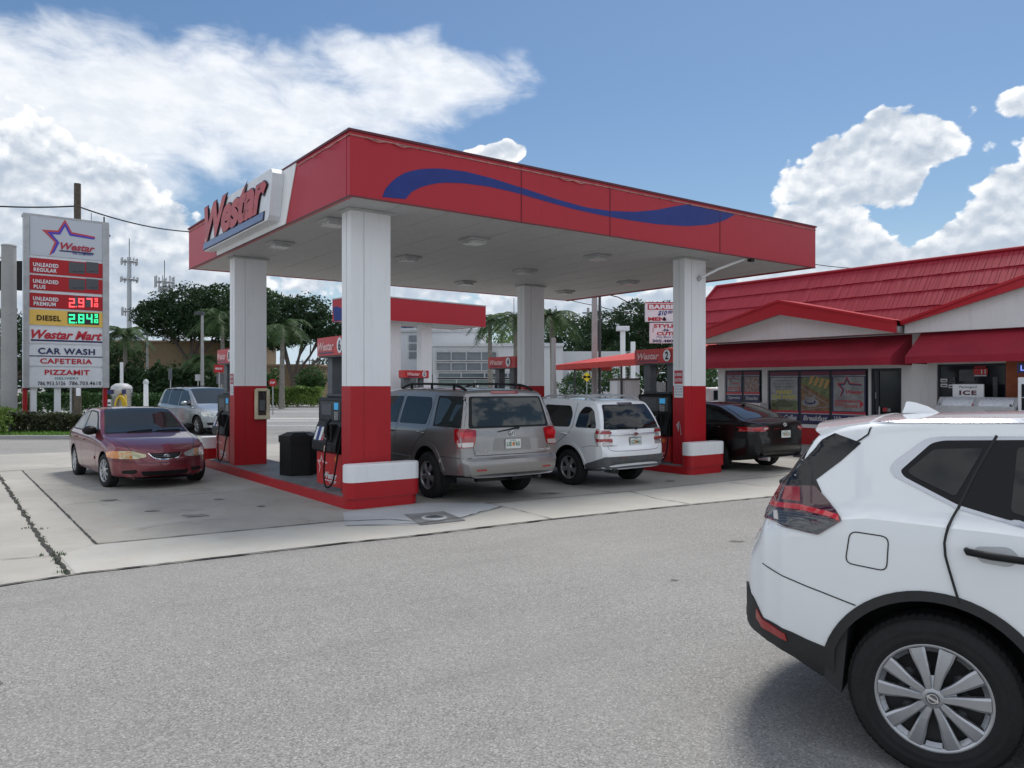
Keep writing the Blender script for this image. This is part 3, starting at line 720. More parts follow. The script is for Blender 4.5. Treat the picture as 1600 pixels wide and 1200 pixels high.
# ================================================================== FUEL PUMPS
M_PUMPR = mat('pump_red_graphics', (.50, .03, .03), .35, var=.12)
M_SCR = mat('pump_screen', (.03, .22, .40), .25, emit=(.05, .4, .8), estr=.25)
M_FAINT = mat('faded_white_print', (.72, .45, .45), .5)
def pump(num, a, b, label, group='fuel pumps under the main canopy', frame=None, scale=1):
    loc = G(a, b, .165) if frame is None else frame[0]
    t = thing('fuel_pump', label, 'fuel pump', loc, UANG if frame is None else frame[1], group)
    HW, HL = .27, .48        # half depth (x) and half length (y)
    mb = MB(); mb.box(-HW, HW, -HL, HL, 0, .56, M_PUMPR, bev=.015); cab = mb.build('lower_cabinet', t)
    mb = MB(); mb.box(-HW-.02, HW+.02, -HL-.02, HL+.02, -.005, .03, M_MGREY); mb.build('base_plate', t)
    for sgn in (-1, 1):
        M = plane_M(Vector((sgn*(HW+.001), HL*(-sgn) if False else 0, 0)), (0, sgn, 0))
        mb = MB(); star_logo(mb, M, -.42, .20, .30, M_FAINT, M_FAINT, .003)
        letters(mb, 'Westar', M, -.16, .34, .14, .25, M_PANELW, .003, .03, .3); mb.add([M @ Vector(p) for p in [(-.16, .105, .003), (.32, .105, .003), (.33, .12, .003), (-.15, .12, .003)]], [(0, 1, 2, 3)], M_PANELW)
        letters(mb, 'OIL COMPANY', M, .02, .30, .075, .095, M_PANELW, .003, .02)
        mb.build('cabinet_graphics', cab)
        mb = MB(); vs = [M @ Vector((.30+.045*cos(q), .47+.045*sin(q), .004)) for q in [2*pi*k/16 for k in range(16)]]
        mb.add(vs, [tuple(range(16))], M_ORANGE); mb.build('round_sticker', cab)
    # upper black housing: profile in x-z, bulging at the nozzle shelf
    prof = [(-.30, .56), (-.36, .60), (-.35, .72), (-.27, .98), (-.235, 1.05), (-.235, 1.40), (-.215, 1.44), (.215, 1.44), (.235, 1.40), (.235, 1.05), (.27, .98), (.35, .72), (.36, .60), (.30, .56)]
    mb = MB(); Mx = Matrix(((1, 0, 0, 0), (0, 0, -1, 0), (0, 1, 0, 0), (0, 0, 0, 1)))
    mb.prism(prof, -HL+.01, HL-.01, M_BLACK, Mx); up = mb.build('upper_housing', t)
    mb = MB(); mb.box(-.15, .15, -.38, .38, 1.441, 1.50, M_DGREY, bev=.02); mb.build('top_cap', up)
    for sgn in (-1, 1):
        xx = sgn*.236
        M = plane_M(Vector((xx, 0, 0)), (0, sgn, 0))
        mb = MB(); mb.add([M @ Vector(p) for p in [(-.40, 1.08, .003), (.40, 1.08, .003), (.40, 1.38, .003), (-.40, 1.38, .003)]], [(0, 1, 2, 3)], mat('display_bezel', (.03, .035, .04), .25)); mb.build('display_bezel', up)
        mb = MB(); mb.add([M @ Vector(p) for p in [(.16, 1.25, .006), (.32, 1.25, .006), (.32, 1.36, .006), (.16, 1.36, .006)]], [(0, 1, 2, 3)], M_SCR); mb.build('screen', up)
        mb = MB()
        for r in range(4):
            for c_ in range(3): mb.box(xx-.004, xx+.004, (.18+.05*c_)*sgn-.016, (.18+.05*c_)*sgn+.016, 1.09+.034*r, 1.112+.034*r, M_LGREY)
        mb.build('keypad', up)
        mb = MB(); mb.add([M @ Vector(p) for p in [(-.34, 1.16, .006), (.06, 1.16, .006), (.06, 1.34, .006), (-.34, 1.34, .006)]], [(0, 1, 2, 3)], M_LEDOFF); mb.build('price_display', up)
        # grade panels on the sloping shoulder
        mb = MB(); d = Vector((sgn*(.35-.27), 0, .72-.98)).normalized(); sl_ = Vector((sgn*.27, 0, .98))
        nrm = Vector((sgn*.26, 0, .08)).normalized()
        for k, c_ in enumerate((M_PANELW, M_BLUE, M_PANELW, M_DRED)):
            y0 = (-.42+.10*k)*sgn; y1 = y0+.085*sgn; a_ = sl_+d*.02+nrm*.006; b_ = sl_+d*.24+nrm*.006
            mb.add([Vector((a_.x, y0, a_.z)), Vector((a_.x, y1, a_.z)), Vector((b_.x, y1, b_.z)), Vector((b_.x, y0, b_.z))], [(0, 1, 2, 3)], c_)
        mb.build('grade_panel', up)
        # nozzle in its holster
        mb = MB(); yb = .22*sgn; mb.box(min(xx, xx+sgn*.13), max(xx, xx+sgn*.13), yb-.09, yb+.09, .74, 1.02, M_BLACK, bev=.02)
        mb.tube([(xx+sgn*.13, yb, .78), (xx+sgn*.17, yb, .90), (xx+sgn*.15, yb, 1.04), (xx+sgn*.08, yb, 1.10)], [.03, .035, .03, .02], M_BLACK, 8)
        mb.tube([(xx+sgn*.15, yb, .78), (xx+sgn*.22, yb, .84), (xx+sgn*.20, yb, .98)], .012, M_STEEL, 6)
        noz = mb.build('nozzle', t)
        mb = MB(); hp = [(xx+sgn*.15, yb, .80), (xx+sgn*.20, yb+.06*sgn, .66), (xx+sgn*.19, yb+.0*sgn, .48), (xx+sgn*.16, yb-.10*sgn, .25), (xx+sgn*.17, yb-.04*sgn, .08), (xx+sgn*.18, yb+.12*sgn, .04), (xx+sgn*.15, yb+.24*sgn, .16), (xx+sgn*.10, yb+.27*sgn, .5), (xx+sgn*.02, yb+.27*sgn, .9), (xx-sgn*.02, yb+.27*sgn, 1.35)]
        def cr(P_, n=5):
            P_ = [Vector(p) for p in P_]; P_ = [P_[0]]+P_+[P_[-1]]; out = []
            for i in range(1, len(P_)-2):
                for k in range(n):
                    t_ = k/n; a_, b_, c_, d_ = P_[i-1:i+3]
                    out.append(.5*((2*b_)+(-a_+c_)*t_+(2*a_-5*b_+4*c_-d_)*t_*t_+(-a_+3*b_-3*c_+d_)*t_**3))
            return out+[P_[-2]]
        mb.tube(cr(hp), .014, M_BLACKR, 7); hs = mb.build('hose', t)
        mb = MB(); mb.tube([(xx+sgn*.20, yb+.05*sgn, .69), (xx+sgn*.195, yb+.02*sgn, .60)], .019, mat('hose_fitting', (.75, .55, .45), .4), 8); mb.build('hose_fitting', hs)
    # pillars and header
    for y in (-.34, .34):
        mb = MB(); mb.box(-.10, .10, y-.10, y+.10, 1.44, 2.14, M_MGREY, bev=.01); mb.build('pillar', t)
    hl = .62; pts = []
    for k in range(9): pts.append((-.20-.03*sin(pi*k/8), hl-2*hl*k/8))
    pts += [(-.12, -hl-.06), (.12, -hl-.06)] + [(.20+.03*sin(pi*k/8), -hl+2*hl*k/8) for k in range(9)] + [(.12, hl+.06), (-.12, hl+.06)]
    mb = MB(); mb.prism(pts, 2.12, 2.42, M_PUMPR); mb.prism([(x_*.9, y_*.97) for x_, y_ in pts], 2.095, 2.12, M_MGREY); hd = mb.build('header_sign', t)
    for sgn in (-1, 1):
        M = plane_M(Vector((sgn*.232, 0, 0)), (0, sgn, 0)); mb = MB()
        letters(mb, 'Westar', M, -.50, .14, 2.20, 2.34, M_FAINT, .004, .03, .3); mb.add([M @ Vector(p) for p in [(-.50, 2.155, .004), (.10, 2.155, .004), (.12, 2.175, .004), (-.48, 2.175, .004)]], [(0, 1, 2, 3)], M_NAVY)
        mb.build('lettering', hd)
        mb = MB(); vs = [M @ Vector((.36+.105*cos(q), 2.27+.125*sin(q), .005)) for q in [2*pi*k/28 for k in range(28)]]; mb.add(vs, [tuple(range(28))], M_PANELW)
        letters(mb, num, M, .315, .405, 2.185, 2.355, M_BLACK, .009, .03); mb.build('number_disc', hd)
    return t
pump('6', .57, 1.44, 'fuel pump with number 6 on its header, beside the nearest column')
pump('8', .47, 6.88, 'fuel pump with number 8 on its header, beside the left far column')
pump('2', 7.90, 1.30, 'fuel pump with number 2 on its header, right of the white SUV')
pump('4', 7.90, 7.00, 'fuel pump with number 4 on its header, left of the farthest column')

# trash bin
t = thing('trash_bin', 'black hexagonal trash bin standing on the island next to pump 6', 'trash bin', G(.60, 3.5, .165), UANG+.25)
mb = MB(); hexp = lambda r: [(r*cos(pi/6+k*pi/3), r*sin(pi/6+k*pi/3)) for k in range(6)]
mb.prism(hexp(.335), 0, .60, M_BLACK); mb.build('body', t)
mb = MB(); mb.prism(hexp(.355), .60, .72, M_BLACK); mb.build('rim', t)
mb = MB(); vs = [(x_, y_, .72) for x_, y_ in hexp(.345)]+[(x_, y_, .78) for x_, y_ in hexp(.20)]
mb.add(vs, [(i, (i+1) % 6, 6+(i+1) % 6, 6+i) for i in range(6)]+[tuple(range(6, 12))], M_BLACK); mb.build('lid', t)
# squeegee holder on the left column
t = thing('squeegee_holder', 'worn cream plastic frame box hung on the red foot of the left column', 'squeegee holder', G(.67, 5.785, 1.38), UANG-pi/2)
mb = MB()
for b in (-.12, .12):
    mb.box(.03, .12, b-.03, b+.03, -.22, .34, M_CREAM, bev=.012)
mb.box(.03, .12, -.12, .12, .30, .36, M_CREAM, bev=.012); mb.box(.02, .14, -.15, .15, -.28, -.20, M_CREAM, bev=.012); mb.build('frame', t)
mb = MB(); mb.box(.005, .05, -.10, .10, -.20, .30, mat('holder_back', (.05, .03, .03), .6)); mb.build('back_plate', t)
mb = MB(); mb.box(.05, .10, -.06, .06, -.1, .12, M_MGREY, bev=.01); mb.tube([(.09, .05, .1), (.10, .02, .28)], .012, M_DGREY, 6); mb.build('squeegee', t)

# ================================================================== SECOND CANOPY BEHIND
N2 = Vector((-5.78, 30.5, 0)); a2 = atan2(4.4, 4.56)
t = thing('carwash_canopy', 'smaller red canopy on white columns, seen behind the main canopy', 'canopy', N2, a2)
L2, D2 = 6.4, 2.35; zb, zt = 4.42, 5.33
mb = MB()
mb.box(0, L2, 0, .1, zb, zt, M_REDF); mb.box(0, L2, D2-.1, D2, zb, zt, M_REDF); mb.box(0, .1, .101, D2-.101, zb, zt, M_REDF); mb.box(L2-.1, L2, .101, D2-.101, zb, zt, M_REDF)
mb.build('fascia_panel', t)
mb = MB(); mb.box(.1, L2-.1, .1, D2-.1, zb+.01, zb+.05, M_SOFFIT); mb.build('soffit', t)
mb = MB(); mb.box(-.02, L2+.02, -.02, .03, zt, zt+.05, M_LGREY); mb.box(-.02, .03, .03, D2, zt, zt+.05, M_LGREY); mb.box(L2-.03, L2+.02, .03, D2, zt, zt+.05, M_LGREY); mb.build('top_trim', t)
mb = MB(); mb.add([(-.004, 2.2, zb+.02), (-.004, .9, zb+.02), (-.004, 1.2, zb+.32), (-.004, 1.6, zb+.5), (-.004, 2.0, zb+.62), (-.004, 2.3, zb+.6)], [(0, 1, 2, 3, 4, 5)], M_BLUE); mb.build('blue_wave', t)
for x_, y_ in ((1.85, .9), (3.5, .9)):
    mb = MB(); mb.box(x_, x_+.55, y_, y_+.35, 0, zb+.02, M_WHITE); mb.build('column', t)
pump('0', 0, 0, 'fuel pump with a narrow red header under the smaller rear canopy', 'fuel pumps under the rear canopy', (Vector((-4.05, 32.2, .0)), a2-pi/2))
# ================================================================== STORE   (frame: x=u (into the building), y=v (to the left))
FA = 15.15
st = thing('convenience_store', 'white convenience store with crimson tiled mansard roof and two low gables', 'store', O3, UANG)
BL = 5.62; BR = -13.0; DEP = 11
def SM(x): return plane_M(Vector((x, 0, 0)), (0, -1, 0))      # local x = -y, y = z, outward = -x
MF = SM(FA)
M_ROOF = white_panel('roof_tile_red', (.30, .014, .028), .3, .5)
M_AWN = mat('awning_canvas', (.29, .011, .030), .85, var=.14, vscale=1.5, bump=.08, bscale=160)
M_ORW = mat('orange_wall', (.40, .12, .06), .8, var=.2)
M_FRM = mat('black_window_frame', (.015, .018, .03), .4)
# walls as separate rectangles round the openings
def wallbox(b0, b1, z0, z1, m=M_WALLW, x0=FA, x1=FA+.2): mb.box(x0, x1, min(b0, b1), max(b0, b1), z0, z1, m)
mb = MB()
wallbox(BL, 5.36, 0, 3.7); wallbox(5.36, 3.98, 0, 1.28); wallbox(5.36, 3.98, 2.27, 3.7); wallbox(3.98, 3.80, 0, 3.7)
wallbox(3.80, -.22, 2.25, 3.7); wallbox(3.80, .66, .14, .68); wallbox(.66, .60, .14, 2.25); wallbox(-.22, -1.10, 0, 3.7)
wallbox(-1.10, -2.65, 2.32, 3.7); wallbox(-1.10, -2.65, 0, 1.05); wallbox(-2.65, BR, 2.9, 3.7); wallbox(-2.65, BR, 0, 2.9, M_ORW)
mb.box(FA+.2, FA+DEP, BL-.2, BL, 0, 3.6, M_WALLW); mb.box(FA+.2, FA+DEP, BR, BR+.2, 0, 3.6, M_WALLW); mb.box(FA+DEP-.2, FA+DEP, BR+.2, BL-.2, 0, 3.6, M_WALLW)
mb.build('wall', st)
mb = MB(); mb.box(FA-.03, FA-.002, .66, 3.78, .12, .60, M_RED); mb.box(FA-.05, FA-.002, .62, 3.80, .601, .70, M_WALLW); mb.box(FA-.03, FA-.002, -1.08, -.24, .12, .60, M_RED); mb.box(FA-.03, FA-.002, BR, -1.1, .12, .60, M_RED); mb.build('red_plinth', st)
mb = MB(); mb.box(FA-.32, FA-.002, 3.81, 5.60, .12, 1.24, M_WALLW); mb.box(FA-.34, FA-.002, 3.79, 5.62, 1.241, 1.275, M_WALLW); mb.build('low_wall', st)
# gable walls above, following the fascia
mb = MB()
mb.prism([(-6.05, 3.12), (.44, 3.12), (.44, 3.28), (-2.79, 4.02), (-6.05, 3.28)], .0, FA-14.55, M_WALLW, MF); mb.build('gable_wall', st)
# floor and interior darkness
M_INT = mat('interior_dark', (.02, .02, .022), .8)
mb = MB(); mb.box(FA+.2, FA+DEP-.2, BR+.2, BL-.2, .10, .14, M_INT); mb.box(FA+3, FA+3.1, BR+.2, BL-.2, .14, 3.5, M_INT); mb.build('floor', st)
mb = MB(); rnd = random.Random(2)
for k in range(26):
    b = rnd.uniform(-2.7, 5.2); z = rnd.choice([.5, .85, 1.2, 1.55, 1.9]); c = rnd.choice([(.2, .1, .04), (.05, .18, .08), (.3, .3, .3), (.25, .02, .02), (.04, .08, .25)])
    mb.box(FA+1.3, FA+1.6, b, b+rnd.uniform(.15, .5), z, z+.25, mat('stock_%d' % (k % 5), c, .5))
mb.build('shelf_stock', st)
# roof: mansard slope with overlapping tile courses
EX, EZ, RX, RZ = 14.78, 3.38, 16.0, 5.05
def slope_pt(t_, b, off=0.0):
    n = Vector((-(RZ-EZ), 0, (RX-EX))).normalized()
    return Vector((EX+(RX-EX)*t_, b, EZ+(RZ-EZ)*t_))+n*off
mb = MB()
vs = [slope_pt(0, 6.95), slope_pt(0, BR-.6), slope_pt(1, BR+.3), slope_pt(1, 6.3)]
mb.add(vs, [(0, 1, 2, 3)], M_ROOF)
mb.add([slope_pt(0, 6.95), slope_pt(1, 6.3), Vector((FA+DEP, 6.3, RZ)), Vector((FA+DEP, 6.95, EZ))], [(0, 1, 2, 3)], M_ROOF)
mb.add([slope_pt(1, 6.3), slope_pt(1, BR+.3), Vector((FA+DEP, BR+.3, RZ)), Vector((FA+DEP, 6.3, RZ))], [(0, 1, 2, 3)], M_MGREY)
mb.add([slope_pt(0, 6.95, -.02), slope_pt(0, BR-.6, -.02), Vector((FA+.1, BR-.6, EZ)), Vector((FA+.1, 6.95, EZ))], [(0, 3, 2, 1)], M_WALLW)
rnd = random.Random(12); nc = 4
for c in range(nc):
    t0 = c/nc; t1 = (c+1)/nc; b = BR+.3
    while b < 6.95-.65*t0-.02:
        wd = rnd.choice([.07, .10, .10, .13, .16]); b2 = min(b+wd, 6.95-.65*t0); u_ = rnd.choice([0, .005, .010]); dn = rnd.uniform(-.004, .004)
        a_, b_, c_, d_ = slope_pt(t0-.02+dn, b+.004, .035+u_), slope_pt(t0-.02+dn, b2-.004, .035+u_), slope_pt(t1, b2-.006, .014), slope_pt(t1, b+.006, .014)
        a2_, b2_ = slope_pt(t0-.02+dn, b+.006, .0), slope_pt(t0-.02+dn, b2-.006, .0)
        mb.add([a_, b_, c_, d_, a2_, b2_], [(1, 0, 3, 2), (0, 1, 5, 4)], M_ROOF)
        b = b2
mb.tube([slope_pt(1, 6.32, .03), slope_pt(1, BR+.3, .03)], .05, M_ROOF, 8)
mb.tube([slope_pt(0, 6.97, .04), slope_pt(1, 6.32, .04)], .05, M_ROOF, 8)
mb.build('roof', st)
# gables: sloping red barge boards with small roofs behind
def gable(pts, th, xf):
    """pts: (b, z_top) points; barge board at x=xf"""
    mb = MB(); n = len(pts)
    vs = [(xf, b, z) for b, z in pts]+[(xf, b, z-th[i]) for i, (b, z) in enumerate(pts)]
    vs += [(xf+.09, b, z) for b, z in pts]+[(xf+.09, b, z-th[i]) for i, (b, z) in enumerate(pts)]
    fs = []
    for i in range(n-1): fs += [(i, n+i, n+i+1, i+1), (2*n+i, 2*n+i+1, 3*n+i+1, 3*n+i), (i, i+1, 2*n+i+1, 2*n+i), (n+i, 3*n+i, 3*n+i+1, n+i+1)]
    fs += [(0, 2*n, 3*n, n), (n-1, 2*n-1, 4*n-1, 3*n-1)]
    mb.add(vs, fs, M_REDF)
    mb.build('barge_board', st)
    mb = MB()
    for i in range(n-1):
        (b0, z0), (b1, z1) = pts[i], pts[i+1]
        mb.add([(xf-.03, b0, z0+.015), (xf-.03, b1, z1+.015), (RX+.2, b1, z1+.015), (RX+.2, b0, z0+.015)], [(0, 1, 2, 3)], M_REDF)
        mb.add([(xf-.03, b0, z0+.015), (xf-.03, b1, z1+.015), (xf-.03, b1, z1-.05), (xf-.03, b0, z0-.05)], [(0, 1, 2, 3)], M_REDF)
        mb.add([(xf+.09, b0, z0-th[i]+.06), (xf+.09, b1, z1-th[i+1]+.06), (FA, b1, z1-th[i+1]+.06), (FA, b0, z0-th[i]+.06)], [(0, 1, 2, 3)], M_WALLW)
    mb.build('gable_roof', st)
gable([(6.15, 3.38), (2.79, 4.19), (-.52, 3.40)], [.30, .40, .30], 14.25)
gable([(-.56, 3.39), (-3.36, 4.24), (-5.2, 4.78), (-9.9, 3.39)], [.10, .24, .30, .30], 14.45)
mb = MB(); mb.prism([(.56, 3.33), (.56, 3.10), (9.85, 3.10), (9.85, 3.2), (5.2, 4.62), (3.36, 4.10)], 0, .02, M_WALLW, SM(14.66)); mb.prism([(.56, 3.10), (9.85, 3.10), (9.85, 3.14), (.56, 3.14)], 0, FA-14.67, M_WALLW, SM(FA-.003)); mb.build('gable_wall', st)
# awnings
def awning(b0, b1, zt_, zv, zb_, p, x0=FA):
    """canvas awning between b0 (left) and b1 (right)"""
    mb = MB(); e = .0
    W0, W1 = Vector((x0-.01, b0, zt_)), Vector((x0-.01, b1, zt_)); F0, F1 = Vector((x0-p, b0, zv)), Vector((x0-p, b1, zv))
    n = 14
    for i in range(n):
        t0, t1 = i/n, (i+1)/n; sg_ = lambda t_: Vector((0, 0, -.018*abs(sin(pi*t_*7))))
        mid0 = (W0.lerp(W1, t0)+F0.lerp(F1, t0))/2+sg_(t0); mid1 = (W0.lerp(W1, t1)+F0.lerp(F1, t1))/2+sg_(t1)
        mb.add([W0.lerp(W1, t0), W0.lerp(W1, t1), mid1, mid0, F0.lerp(F1, t0), F0.lerp(F1, t1)], [(0, 1, 2, 3), (3, 2, 5, 4)], M_AWN, True)
    mb.add([F0, F1, Vector((x0-p, b1, zb_)), Vector((x0-p, b0, zb_))], [(0, 1, 2, 3)], M_AWN)
    for b in (b0, b1):
        mb.add([(x0-.01, b, zt_), (x0-p, b, zv), (x0-p, b, zb_), (x0-.01, b, zb_)], [(0, 1, 2, 3)], M_AWN)
    o = mb.build('awning', st)
    mb = MB()
    for k in range(5):
        b = b0+(b1-b0)*(.03+.94*k/4); mb.tube([(x0-.01, b, zb_+.06), (x0-p+.03, b, zb_+.04)], .015, M_GALV, 5); mb.tube([(x0-.02, b, zt_-.05), (x0-p+.03, b, zv-.03)], .012, M_GALV, 5)
    mb.build('awning_frame', o)
awning(6.0, -.50, 3.10, 2.50, 2.31, 1.10)
awning(-.87, -12.5, 3.32, 2.50, 2.33, 1.10)
# windows, posters
def pane(b0, b1, z0, z1, posts=()):
    mb = MB(); x0 = FA+.06
    mb.box(x0, x0+.05, b1, b0, z0, z0+.05, M_FRM); mb.box(x0, x0+.05, b1, b0, z1-.05, z1, M_FRM)
    mb.box(x0, x0+.05, b0-.05, b0, z0+.05, z1-.05, M_FRM); mb.box(x0, x0+.05, b1, b1+.05, z0+.05, z1-.05, M_FRM)
    for p in posts: mb.box(x0, x0+.05, p-.035, p+.035, z0+.05, z1-.05, M_FRM)
    f = mb.build('window', st)
    mb = MB(); mb.box(x0+.02, x0+.03, b1+.05, b0-.05, z0+.05, z1-.05, M_GLASSD); mb.build('pane', f); return f
w1 = pane(5.36, 3.98, 1.28, 2.27, (4.70,)); w2 = pane(3.80, .66, .70, 2.25, (2.735, 1.77))
w3 = pane(-1.10, -2.65, 1.05, 2.32, ())
M_PGREY = mat('poster_print_pale', (.25, .26, .27), .3, var=.35, vscale=3)
M_PCAP = mat('poster_caption', (.42, .43, .46), .4); M_PYEL = mat('poster_yellow', (.48, .43, .06), .4); M_PCAR = mat('poster_car', (.06, .07, .03), .4); M_PBRN = mat('poster_brown', (.20, .11, .05), .4, var=.5, vscale=9); M_PGRN = mat('poster_green', (.13, .17, .07), .4, var=.5, vscale=8)
MP = SM(FA+.045)
def poster(par, b0, b1, z0, z1, word, fn, zl):
    """b0>b1; navy caption strip below zl"""
    mb = MB(); W_ = b0-b1
    R = lambda x0, x1, y0, y1, m, d: mb.add([MP @ Vector(p) for p in [(x0, y0, d), (x1, y0, d), (x1, y1, d), (x0, y1, d)]], [(0, 1, 2, 3)], m)
    R(-b0, -b1, z0, z1, M_NAVY, .001); R(-b0, -b1, z1-.16, z1-.13, M_PANELW if False else M_PGREY, .003); R(-b0, -b1, z1-.11, z1-.02, mat('poster_maroon', (.16, .02, .05), .4), .003)
    R(-b0, -b1, zl+.035, zl+.10, M_DRED, .004); R(-b0, -b1, zl+.012, zl+.035, M_PCAP, .004)
    fn(mb, R, -b0, -b1, zl+.10, z1-.18)
    letters(mb, word, MP, -b0+.06, -b1-.06, z0+.05+(.0 if zl-z0 < .2 else .02), zl-.03, M_PCAP, .006, .03, .25)
    return mb.build('window_poster', par)
def f_star(mb, R, x0, x1, y0, y1):
    R(x0+.04, x1-.04, y0+.02, y1, M_PGREY, .004); s_ = (x1-x0)*.56
    star_logo(mb, MP, x0+(x1-x0)*.16, y0+(y1-y0)*.42, s_, M_DRED, M_NAVY, .007)
    letters(mb, 'Westar', MP, x0+(x1-x0)*.42, x1-.06, y0+(y1-y0)*.52, y0+(y1-y0)*.62, M_DRED, .009, .03, .3)
    letters(mb, 'CONVENIENCE', MP, x0+.07, x0+(x1-x0)*.82, y0+(y1-y0)*.26, y0+(y1-y0)*.34, M_DRED, .008, .03, .1)
    letters(mb, 'STORE', MP, x0+(x1-x0)*.38, x0+(x1-x0)*.78, y0+(y1-y0)*.12, y0+(y1-y0)*.20, M_DRED, .008, .03, .1)
    ym = y0+(y1-y0)*.23; mb.add([MP @ Vector(p) for p in [(x1-(x1-x0)*.17, ym-.12, .008), (x1-.05, ym, .008), (x1-(x1-x0)*.17, ym+.12, .008)]], [(0, 1, 2)], M_DRED)
    R(x0+.07, x0+(x1-x0)*.36, ym-.012, ym+.006, M_DRED, .008); R(x0+.07, x0+(x1-x0)*.36, ym-.05, ym-.03, M_DRED, .008)
def f_wash(mb, R, x0, x1, y0, y1):
    R(x0+.03, x1-.03, y0, y1, M_PGREY, .003); R(x0+.03, x1-.03, y0, y0+(y1-y0)*.30, M_PGRN, .0045)
    letters(mb, 'HAND', MP, x0+.22, x1-.2, y0+(y1-y0)*.50, y0+(y1-y0)*.62, M_PYEL, .007, .04, .2); letters(mb, 'CAR WASH', MP, x0+.08, x1-.06, y0+(y1-y0)*.34, y0+(y1-y0)*.47, M_PYEL, .007, .04, .2)
    for k in range(3): letters(mb, ['COMPLETE DETAIL', 'INSIDE AND OUT', 'WAX POLISH'][k], MP, x0+.15, x1-.15, y0+(y1-y0)*(.88-.09*k), y0+(y1-y0)*(.92-.09*k), M_NAVY, .007, 0)
    c = [(0, 0), (.7, 0), (.72, .08), (.58, .12), (.45, .22), (.22, .22), (.10, .12), (-.02, .10)]
    mb.add([MP @ Vector((x0+.1+x_*.95, y0+.09+y_, .007)) for x_, y_ in c], [tuple(range(8))], M_PCAR)
def disc(mb, cx, cy, rx, ry, m, d, n=24): mb.add([MP @ Vector((cx+rx*cos(2*pi*k/n), cy+ry*sin(2*pi*k/n), d)) for k in range(n)], [tuple(range(n))], m)
def f_coffee(mb, R, x0, x1, y0, y1):
    R(x0, x1, y0, y1, M_PBRN, .003); W_ = x1-x0; H_ = y1-y0
    mb.add([MP @ Vector(p) for p in [(x0, y1, .004), (x1, y1, .004), (x1, y0+H_*.35, .004), (x0, y0+H_*.85, .004)]], [(3, 2, 1, 0)], M_PGRN)
    for k in range(4): mb.add([MP @ Vector((x0+W_*(.25+.18*k)+dx_, y0+H_*(.78-.04*k)+dy_, .006)) for dx_, dy_ in ((0, 0), (.10, .02), (.20, .24), (.10, .26))], [(0, 1, 2, 3)], mat('poster_bread', (.45, .28, .10), .5))
    disc(mb, x0+W_*.33, y0+H_*.24, W_*.32, H_*.13, M_PGREY, .006); disc(mb, x0+W_*.33, y0+H_*.27, W_*.20, H_*.08, M_NAVY, .008)
    mb.add([MP @ Vector(p) for p in [(x0+W_*.13, y0+H_*.46, .009), (x0+W_*.20, y0+H_*.25, .009), (x0+W_*.45, y0+H_*.25, .009), (x0+W_*.53, y0+H_*.46, .009)]], [(0, 1, 2, 3)], M_PGREY)
    disc(mb, x0+W_*.33, y0+H_*.46, W_*.20, H_*.055, M_PGREY, .010); disc(mb, x0+W_*.33, y0+H_*.46, W_*.16, H_*.04, M_PBRN, .012)
    for (p, q) in (((x0, y0+H_*.72), (x1, y0+H_*.18)), ((x0, y0+H_*.02), (x1, y0+H_*.14))):
        mb.add([MP @ Vector(v) for v in [(p[0], p[1]-.012, .013), (q[0], q[1]-.012, .013), (q[0], q[1]+.012, .013), (p[0], p[1]+.012, .013)]], [(0, 1, 2, 3)], M_PGREY)
def f_snack(mb, R, x0, x1, y0, y1):
    R(x0+.02, x1-.02, y0, y1, mat('poster_snack', (.26, .18, .17), .4, var=.5, vscale=11), .003)
    mb.add([MP @ Vector(v) for v in [(x0+.02, y1-.05, .006), (x1, y0+.22, .006), (x1, y0+.25, .006), (x0+.02, y1-.02, .006)]], [(0, 1, 2, 3)], M_PGREY)
poster(w1, 5.33, 4.74, 1.31, 2.24, 'Cigarettes', f_star, 1.50); poster(w1, 4.66, 4.10, 1.31, 2.24, 'Snacks', f_snack, 1.50)
poster(w2, 3.74, 2.78, .73, 2.21, 'Cuban Coffee', f_wash, .98); poster(w2, 2.69, 1.81, .73, 2.21, 'Breakfast', f_coffee, .98); poster(w2, 1.73, .76, .73, 2.21, 'Wine & Beer', f_star, .98)
mb = MB(); n = 20
for k in range(n): mb.tube([MP @ Vector((-3.93+.065*cos(2*pi*(k+q)/n), 1.83+.065*sin(2*pi*(k+q)/n), .02)) for q in (0, 1)], .012, M_PGREY, 5, False)
mb.build('round_sticker', w1)
# door
mb = MB(); x0 = FA+.05
mb.box(x0, x0+.06, .54, .60, .14, 2.25, M_FRM); mb.box(x0, x0+.06, -.22, -.16, .14, 2.25, M_FRM); mb.box(x0, x0+.06, -.16, .54, 2.17, 2.25, M_FRM); mb.box(x0, x0+.06, -.16, .54, .14, .30, M_FRM); mb.box(x0-.01, x0+.05, .40, .47, .30, 2.17, M_FRM)
dr = mb.build('door', st); mb = MB(); mb.box(x0+.02, x0+.03, -.16, .54, .30, 2.17, M_GLASSD); mb.build('pane', dr)
mb = MB(); mb.box(x0-.05, x0-.03, .35, .38, .95, 1.25, M_STEEL); mb.box(x0-.05, x0-.001, .35, .38, .98, 1.0, M_STEEL); mb.box(x0-.05, x0-.001, .35, .38, 1.2, 1.22, M_STEEL); mb.build('handle', dr)
mb = MB(); R = lambda a, b, c, d, m, e: mb.add([MP @ Vector(p) for p in [(a, c, e), (b, c, e), (b, d, e), (a, d, e)]], [(0, 1, 2, 3)], m)
R(-.30, -.18, 1.12, 1.22, M_DRED, .0); R(-.17, -.08, 1.12, 1.20, M_PGREY, .0); R(-.50, -.46, 1.45, 1.62, M_PGREY, .0); R(-.43, -.40, 1.40, 1.55, M_PGREY, .0); mb.build('door_sticker', dr)
